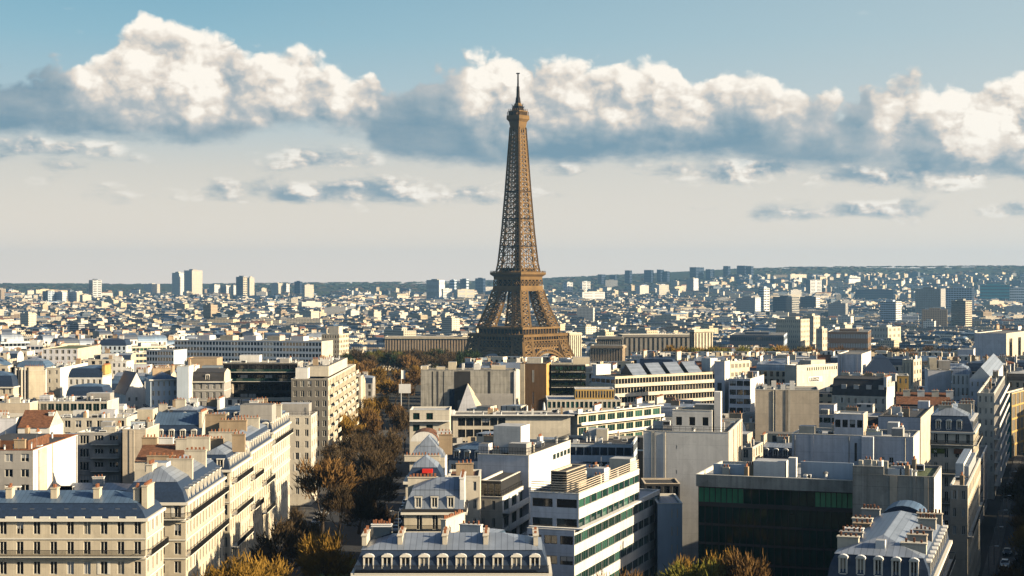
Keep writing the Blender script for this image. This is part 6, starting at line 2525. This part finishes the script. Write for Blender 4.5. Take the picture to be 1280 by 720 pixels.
sweep(-460, -57, 235, 900, R(0))
sweep(-60, 520, 235, 900, R(19))
for i in range(-5, 5):
    for j in range(3):
        x0, y0 = i * 190, 880 + j * 240
        sweep(x0, x0 + 192, y0, y0 + 242, R(g.choice((-32, -14, 5, 19, 33, 48))))

# what is seen of them, from the front to the back
hz = [2000.0] * 1281
items = [(b.py, b.win[0], b.win[1], HY + F * (EYE - b.z0 - b.top) / b.py, None) for b in HEROES] + [(q['ymin'], q['a'], q['b'], q['top'], q) for q in cands]
items.sort(key=lambda t: t[0])
vis, hid = [], []
for Y, a, b, top, q in items:
    a, b = int(max(0, a)), int(min(1280, b))
    shown = 0.0
    for p in range(a, b + 1):
        if top < hz[p]:
            shown += min(hz[p], 740) - top if hz[p] < 1999 else min(740, HY + F * EYE / Y) - top
            hz[p] = top
    if q is not None and shown > 25:
        q['shown'] = shown
        vis.append(q)
    elif q is not None:
        hid.append(q)
vis.sort(key=lambda q: -q['shown'])
print('candidate houses', len(cands), 'seen', len(vis))
WALLS = [(cream, 'cream'), (cream, 'cream'), (pale, 'pale stone'), (pale, 'pale stone'), (white, 'white'), (white, 'white'), (beige, 'beige'), (lilac, 'cool white'), (grey, 'grey'), (white, 'white'), (bluewhite, 'bluish white')]
CAP = {AP: 200, OF: 130, 'house': 120}
count = defaultdict(int)
placed, rest_ = [], []
for q in vis:
    nm = {'m': AP, 'f': OF if q['w'] > 15 else AP, 'g': 'house'}[q['kind']]
    if count[nm] >= CAP[nm]:
        rest_.append(q)
        continue
    count[nm] += 1
    q['nm'] = nm
    placed.append(q)
LABELS = defaultdict(list)


def near_phrase(q):
    cx, cy = (q['a'] + q['b']) / 2, q['top']
    best = None
    for b in HEROES:
        if not b.sn or b.win[1] < 0:
            continue
        hx = (b.win[0] + b.win[1]) / 2
        top = HY + F * (EYE - b.z0 - b.top) / b.py
        hy = (top + min(b.win[2], 720)) / 2
        dd = math.hypot((hx - cx) * .8, (hy - cy) * 1.6)
        if best is None or dd < best[0]:
            best = (dd, b, hx, hy)
    _, b, hx, hy = best
    if abs(cx - hx) > (b.win[1] - b.win[0]) * .5 + 4:
        rel = 'right of' if cx > hx else 'left of'
    else:
        rel = 'behind' if q['ymin'] > b.py else 'in front of'
    return rel + ' the ' + b.sn


for q in placed:
    gg = random.Random(int(q['x'] * 31 + q['y'] * 17))
    m, mn = gg.choice(WALLS)
    near = q['y'] < 520
    cat = {AP: AB, OF: OB, 'house': 'house'}[q['nm']]
    b = Bld(q['nm'], 'x', cat, q['x'], q['y'], math.degrees(q['th']), q['w'], q['d'], q['h'], lod=1 if near else 2, group={AP: GA, OF: 'plain offices among the roofs', 'house': 'small gabled houses among the roofs'}[q['nm']], seed=gg.randrange(10 ** 6))
    side = gg.choice((m, m, white, cream, pale))
    fh = gg.choice((3.0, 3.2, 3.3))
    nb = max(2, int(q['w'] / gg.choice((2.3, 2.7, 3.1))))
    rb = max(2, int(q['d'] / 3.2)) if gg.random() < .6 else 0
    nf = 4 if near else 4
    fsp = dict(bays=nb, fh=fh, nf=nf, ww=gg.choice((.36, .42, .5)), wh=gg.choice((1.7, 1.9, 2.1)))
    rsp = dict(fsp, bays=rb, nf=nf) if rb else None
    if q['kind'] == 'm':
        hi, lo, rn = gg.choice(((zinc, slate, 'slate mansard'), (slate, slate, 'dark slate roof'), (zinc, zinc, 'pale zinc mansard'), (zincb, slate, 'blue topped mansard'), (zinc, zincb, 'blue zinc mansard'), (tile, slate, 'tile topped mansard'), (rooflight, roofdark, 'black mansard')))
        b.walls(m, f=fsp, r=rsp, mats={'r': side, 'l': side})
        b.mansard(lo, hi, h1=gg.uniform(2.4, 3.2), h2=gg.uniform(.7, 1.4), hip=(gg.random() < .4, gg.random() < .5), gm=side)
        if near and gg.random() < .7:
            b.dormers(max(1, nb - 1), m=gg.choice((zinc, metalw, trim)))
        n = gg.choice((1, 2, 2, 3))
        for k in range(n):
            if gg.random() < .5:
                b.chimney(gg.choice((-1, 1)) * (q['w'] / 2 - .5), q['d'] * gg.uniform(.35, .65), .8, q['d'] * gg.uniform(.35, .7), gg.uniform(2.6, 3.8), m=gg.choice((pale, white, tan, cream)))
            else:
                b.chimney(gg.uniform(-.35, .35) * q['w'], q['d'] * gg.uniform(.3, .8), gg.uniform(2, 4), .9, gg.uniform(2.4, 3.4), m=gg.choice((pale, white, tan)))
        b.clutter(b.top - .6, gg.choice((0, 1, 2)), rect=(-q['w'] * .3, q['w'] * .3, q['d'] * .45, q['d'] * .55), big=False) if q['w'] > 8 and q['d'] > 8 else None
        adj = gg.choice(('with %s chimney stacks' % ('two', 'two', 'three')[n - 1], ''))
    elif q['kind'] == 'f':
        fm, rn = gg.choice(((gravel, 'gravel flat roof'), (rooflight, 'pale flat roof'), (roofdark, 'dark flat roof'), (roofgreen, 'mossy flat roof'), (roofdark, 'black flat roof')))
        if gg.random() < .45:
            fsp = dict(bays=max(2, int(q['w'] / 2.2)), fh=3.3, nf=nf, ww=.9, wh=1.6, sill=.9, style=gg.choice(('gs', 'dk', 'us')))
            rsp = dict(fsp, bays=max(2, int(q['d'] / 2.4)))
        b.walls(m, f=fsp, r=rsp, mats={'r': side, 'l': side})
        z = b.flat(fm, par=gg.uniform(.3, .9))
        if q['w'] > 9 and gg.random() < .75:
            x = gg.uniform(-.2, .2) * q['w']
            b.boxpart('roof_cabin', x - q['w'] * .22, x + q['w'] * .22, q['d'] * .3, q['d'] * .8, z + .003, b.h + gg.uniform(1.6, 3.0), gg.choice((white, pale, lilac, grey, beige)), gg.choice((gravel, rooflight, zinc)))
        b.clutter(z, gg.randrange(3, 8))
        if gg.random() < .4:
            b.fence(b.h + .12, sides='fr')
        adj = ''
    else:
        rm, rn = gg.choice(((zinc, 'zinc gable roof'), (tile, 'clay tiled gable roof'), (slate, 'slate gable roof'), (zincb, 'blue zinc gable roof')))
        b.walls(m, f=fsp, r=rsp, mats={'r': side, 'l': side})
        b.gable(rm, h=gg.uniform(2.6, 4.0), along=gg.choice(('x', 'x', 'y')), gm=side)
        b.chimney(gg.choice((-1, 1)) * (q['w'] / 2 - .6), q['d'] * .5, .9, 3, 2.6, m=side)
        adj = ''
    if not rb:
        b.flues('r', gg.choice((1, 2, 3)))
    b.flues('l', 1)
    b.done()
    size = 'narrow' if q['w'] < 11 else 'wide' if q['w'] > 17 else ''
    t = ' '.join(x for x in (size, mn, 'building' if q['nm'] != 'house' else 'house', 'with', rn, adj.replace('with ', 'and '), near_phrase(q)) if x)
    b.lab = t
    LABELS[t].append((q['ymin'], q, b))
for t, L in LABELS.items():
    L.sort(key=lambda z: z[0])
    for k, (_, q, b) in enumerate(L):
        s = t
        if len(L) > 1:
            s += ', %s from the bottom' % place_words[min(k, 13)]
        w = s.split()
        if len(w) > 16:
            s = s.replace(' building with', ' block,').replace('house with', 'house,')
            w = s.split()
        if len(w) > 16:
            w = [x for x in w if x not in ('the', 'narrow', 'wide')]
            s = ' '.join(w)
        if len(w) > 16:
            s = s.replace(' and one chimney stacks', '').replace(' and two chimney stacks', '').replace(' and three chimney stacks', '')
        b.root['label'] = s

# ====================================================================== the far city as one mass
def far_material(name, col, glassy):
    m = bpy.data.materials.new(name)
    m.use_nodes = True
    T = NT(m.node_tree)
    b = m.node_tree.nodes['Principled BSDF']
    b.inputs['Roughness'].default_value = .85
    b.inputs['Specular IOR Level'].default_value = .2
    geo = T.n('ShaderNodeNewGeometry')
    cr = T.n('ShaderNodeVectorMath', operation='CROSS_PRODUCT')
    T.put(cr.inputs[0], geo.outputs['True Normal'])
    cr.inputs[1].default_value = (0, 0, 1)
    dt = T.n('ShaderNodeVectorMath', operation='DOT_PRODUCT')
    T.put(dt.inputs[0], cr.outputs[0])
    T.put(dt.inputs[1], geo.outputs['Position'])
    sp = T.n('ShaderNodeSeparateXYZ')
    T.put(sp.inputs[0], geo.outputs['Position'])
    sn = T.n('ShaderNodeSeparateXYZ')
    T.put(sn.inputs[0], geo.outputs['True Normal'])
    wu = T.m('LESS_THAN', T.m('ABSOLUTE', T.m('SUBTRACT', T.m('FRACT', T.m('DIVIDE', dt.outputs['Value'], 3.0)), .5)), .21 if not glassy else .44)
    wz = T.m('LESS_THAN', T.m('ABSOLUTE', T.m('SUBTRACT', T.m('FRACT', T.m('DIVIDE', sp.outputs[2], 3.2)), .5)), .27)
    up = T.m('LESS_THAN', T.m('ABSOLUTE', sn.outputs[2]), .5)
    f = T.m('MULTIPLY', T.m('MULTIPLY', wu, wz), up)
    isl = geo.outputs['Random Per Island']
    k = T.lin(isl, 0, 1, .7, 1.08)
    cc = T.n('ShaderNodeCombineColor')
    for i in range(3):
        T.put(cc.inputs[i], T.m('MULTIPLY', k, col[i]))
    T.put(b.inputs['Base Color'], T.mix(f, cc.outputs[0], (.035, .04, .05)))
    return m


FW = [far_material('far_cream_walls', (.74, .61, .43), False), far_material('far_pale_walls', (.78, .69, .55), False), far_material('far_white_walls', (.85, .80, .72), False),
      far_material('far_grey_walls', (.36, .36, .36), True), far_material('far_sandy_walls', (.45, .35, .25), False), far_material('far_glass_walls', (.25, .30, .36), True)]
FR = [zinc, slate, gravel, tile, rooflight, zincb, roofdark]


def far_house(mb, x, y, th, w, d, h, g, kind='m', rb=None):
    rb = rb or mb
    z = ground_z(x, y)
    pts = rect_of(x, y, th, w, d)
    wm, rm = g.choice(FW[:3] * 3 + FW[3:]), g.choice((slate, slate, slate, slate, zincb, gravel, roofdark, tile, roofdark))
    zb, zt = z - 6, z + h
    for i in range(4):
        a, b = pts[i], pts[(i + 1) % 4]
        mb.face([(a[0], a[1], zb), (b[0], b[1], zb), (b[0], b[1], zt), (a[0], a[1], zt)], wm)
    cx, cy = sum(p[0] for p in pts) / 4, sum(p[1] for p in pts) / 4
    if kind == 'm':
        q = [(p[0] + (cx - p[0]) * .22, p[1] + (cy - p[1]) * .22, zt + 3.4) for p in pts]
        for i in range(4):
            j = (i + 1) % 4
            rb.face([(pts[i][0], pts[i][1], zt), (pts[j][0], pts[j][1], zt), q[j], q[i]], rm)
        rb.face(q, g.choice((zincb, gravel, slate)))
        for k in range(g.choice((1, 2))):
            t = g.uniform(.2, .8)
            a = (q[0][0] + (q[1][0] - q[0][0]) * t, q[0][1] + (q[1][1] - q[0][1]) * t)
            mb.box(a[0] - 1.4, a[0] + 1.4, a[1] + 1, a[1] + 2.2, zt + 2, zt + 5.6, g.choice((FW[0], FW[2])))
    else:
        rb.face([(p[0], p[1], zt) for p in pts], rm)
        if w > 9:
            q = [(p[0] + (cx - p[0]) * .55, p[1] + (cy - p[1]) * .55) for p in pts]
            for i in range(4):
                j = (i + 1) % 4
                mb.face([(q[i][0], q[i][1], zt), (q[j][0], q[j][1], zt), (q[j][0], q[j][1], zt + 3), (q[i][0], q[i][1], zt + 3)], wm)
            mb.face([(a, b, zt + 3) for a, b in q], g.choice((gravel, zinc)))


g = random.Random(99)
fb = MB()
for q in rest_ + hid:
    far_house(fb, q['x'], q['y'], q['th'], q['w'], q['d'], q['h'], g, 'm' if q['kind'] != 'f' else 'f')
y = 1600.0
n_far = n_one = 0
FARB = [(b.px, b.py, max(b.w, b.d) + 6) for b in FAR if b.py > 1500]
while y < 8600:
    step = 25 + (y - 1600) * .0065
    x = -.46 * y + g.uniform(0, 30)
    th = 0
    while x < .46 * y:
        cell = (int(x // 320), int(y // 420))
        gc = random.Random(cell[0] * 7919 + cell[1] * 104729)
        th = R(gc.choice((-42, -15, 8, 20, 28, 36, 44, 52, 58)) + g.uniform(-4, 4))
        dens = gc.choice((.6, .8, .9, .9, .45))
        tall = gc.choice((0, 0, 0, 0, 1))
        px = 640 + F * x / y
        w = g.choice((12, 15, 19, 24, 30, 38, 48)) * g.uniform(.9, 1.15) * (1 + y / 12000)
        ok = g.random() < dens and not open_land(x, y) and not (560 < px < 745 and y < 1850)
        if y > 6200:
            hillside = px > 880
            ok = ok and (g.random() < (.42 if hillside and y < 7600 else max(0, .55 - (y - 6200) / 2200)))
        if ok:
            yy = y + g.uniform(-8, 8)
            for (bx, by, br) in FARB:
                if abs(bx - x) < br + w * .5 and abs(by - yy) < br:
                    ok = False
                    break
        if ok:
            h = g.uniform(13, 25)
            r = g.random()
            if r < .012 or (tall and r < .09):
                h = g.uniform(24, 38)
            elif r > .997:
                h = g.uniform(42, 55)
            if y < 2000:
                h = min(h, 24)
            yy = y + g.uniform(-8, 8)
            hd = g.uniform(12, 22)
            kd = 'f' if h > 24 or g.random() < .35 else 'm'
            row = HY + F * (EYE - ground_z(x, yy) - h - 3) / yy
            clear = 4 < px < 1276 and row < hz[int(px)] - 2 and row < hz[min(1280, int(px + w))] - 2
            if clear and n_one < 140 and yy < 2700 and g.random() < .8:
                n_one += 1
                wb_, rb_ = MB(), MB()
                far_house(wb_, x, yy, th, w, hd, h, g, kd, rb_)
                mats_ = wb_.mats[0].name.split('_')[1]
                zone = 'beyond the striped slab' if px < 300 else 'beyond the park trees' if px < 560 else 'beside the iron tower' if px < 760 else 'beyond the stone palace' if px < 940 else 'beyond the stepped river block'
                o = tag(empty(AP, (x, yy, ground_z(x, yy))), 'one of the alike small %s houses in the far roofscape %s' % (mats_, zone), AB, 'small %s houses %s' % (mats_, zone))
                for m_, nm_ in ((wb_, 'wall'), (rb_, 'roof')):
                    z0_ = ground_z(x, yy)
                    m_.v = [(v[0] - x, v[1] - yy, v[2] - z0_) for v in m_.v]
                    m_.build(nm_, o)
            else:
                far_house(fb, x, yy, th, w, hd, h, g, kd)
            n_far += 1
        x += w * (math.cos(th) * .98 + .04) + (g.uniform(6, 30) if g.random() < .14 else .5)
    y += step
tag(fb.build('distant_city'), 'mass of pale far off houses thinning towards the hills', kind='stuff')
print('far houses', n_far, 'faces', len(fb.f))
# clumps of trees between the far houses and on the hills
wood1 = mat('far_wood_leaves', (.03, .042, .022), var=.4, scale=.05)
wood2 = mat('far_bare_wood', (.055, .042, .03), var=.4, scale=.05)
wb = MB()


def clump(x, y, r, h, m):
    z = ground_z(x, y)
    n = 6
    ring = [(x + math.cos(6.283 * k / n + r) * r * g.uniform(.75, 1.2), y + math.sin(6.283 * k / n + r) * r * g.uniform(.75, 1.2)) for k in range(n)]
    a = [(p[0], p[1], z) for p in ring]
    b = [(x + (p[0] - x) * .95, y + (p[1] - y) * .95, z + h * g.uniform(.45, .7)) for p in ring]
    c = [(x + (p[0] - x) * .5, y + (p[1] - y) * .5, z + h * g.uniform(.8, 1.0)) for p in ring]
    for k in range(n):
        j = (k + 1) % n
        wb.face([a[k], a[j], b[j], b[k]], m)
        wb.face([b[k], b[j], c[j], c[k]], m)
    wb.face(c, m)


for k in range(5200):
    y = 1700 + 7700 * g.random() ** .8
    x = g.uniform(-.36, .36) * y
    gc = random.Random(int(x // 210) * 31 + int(y // 260) * 77)
    if y < 6600 and gc.random() < .84:
        continue
    if y < 2100 and 560 < 640 + F * x / y < 745:
        continue
    s = 1 + y / 5000
    clump(x, y, g.uniform(5, 9) * s, g.uniform(8, 12) * (1 if y < 6500 else .62), g.choice((wood1, wood1, wood2)))
tag(wb.build('far_woods'), 'dark far woods between houses and along the hills', kind='stuff')

# ====================================================================== the air
hz_ = MB()
hz_.box(-9000, 9000, -600, 12500, -120, 300, gravel, True)
haze = bpy.data.materials.new('haze_air')
haze.use_nodes = True
nt = haze.node_tree
nt.nodes.clear()
o_ = nt.nodes.new('ShaderNodeOutputMaterial')
v_ = nt.nodes.new('ShaderNodeVolumePrincipled')
v_.inputs['Color'].default_value = (.30, .60, 1.0, 1)
v_.inputs['Density'].default_value = HAZE
v_.inputs['Anisotropy'].default_value = .2
nt.links.new(v_.outputs[0], o_.inputs['Volume'])
hz_.mats = [haze]
tag(hz_.build('haze'), 'thin blue haze over the far city', kind='stuff')
print('OBJECTS', len(bpy.data.objects), {k: v for k, v in count.items()})

for o in bpy.data.objects:
    if o.parent is None and o.get('label') and not 4 <= len(o['label'].split()) <= 16:
        print('LABEL', o.name, o['label'])
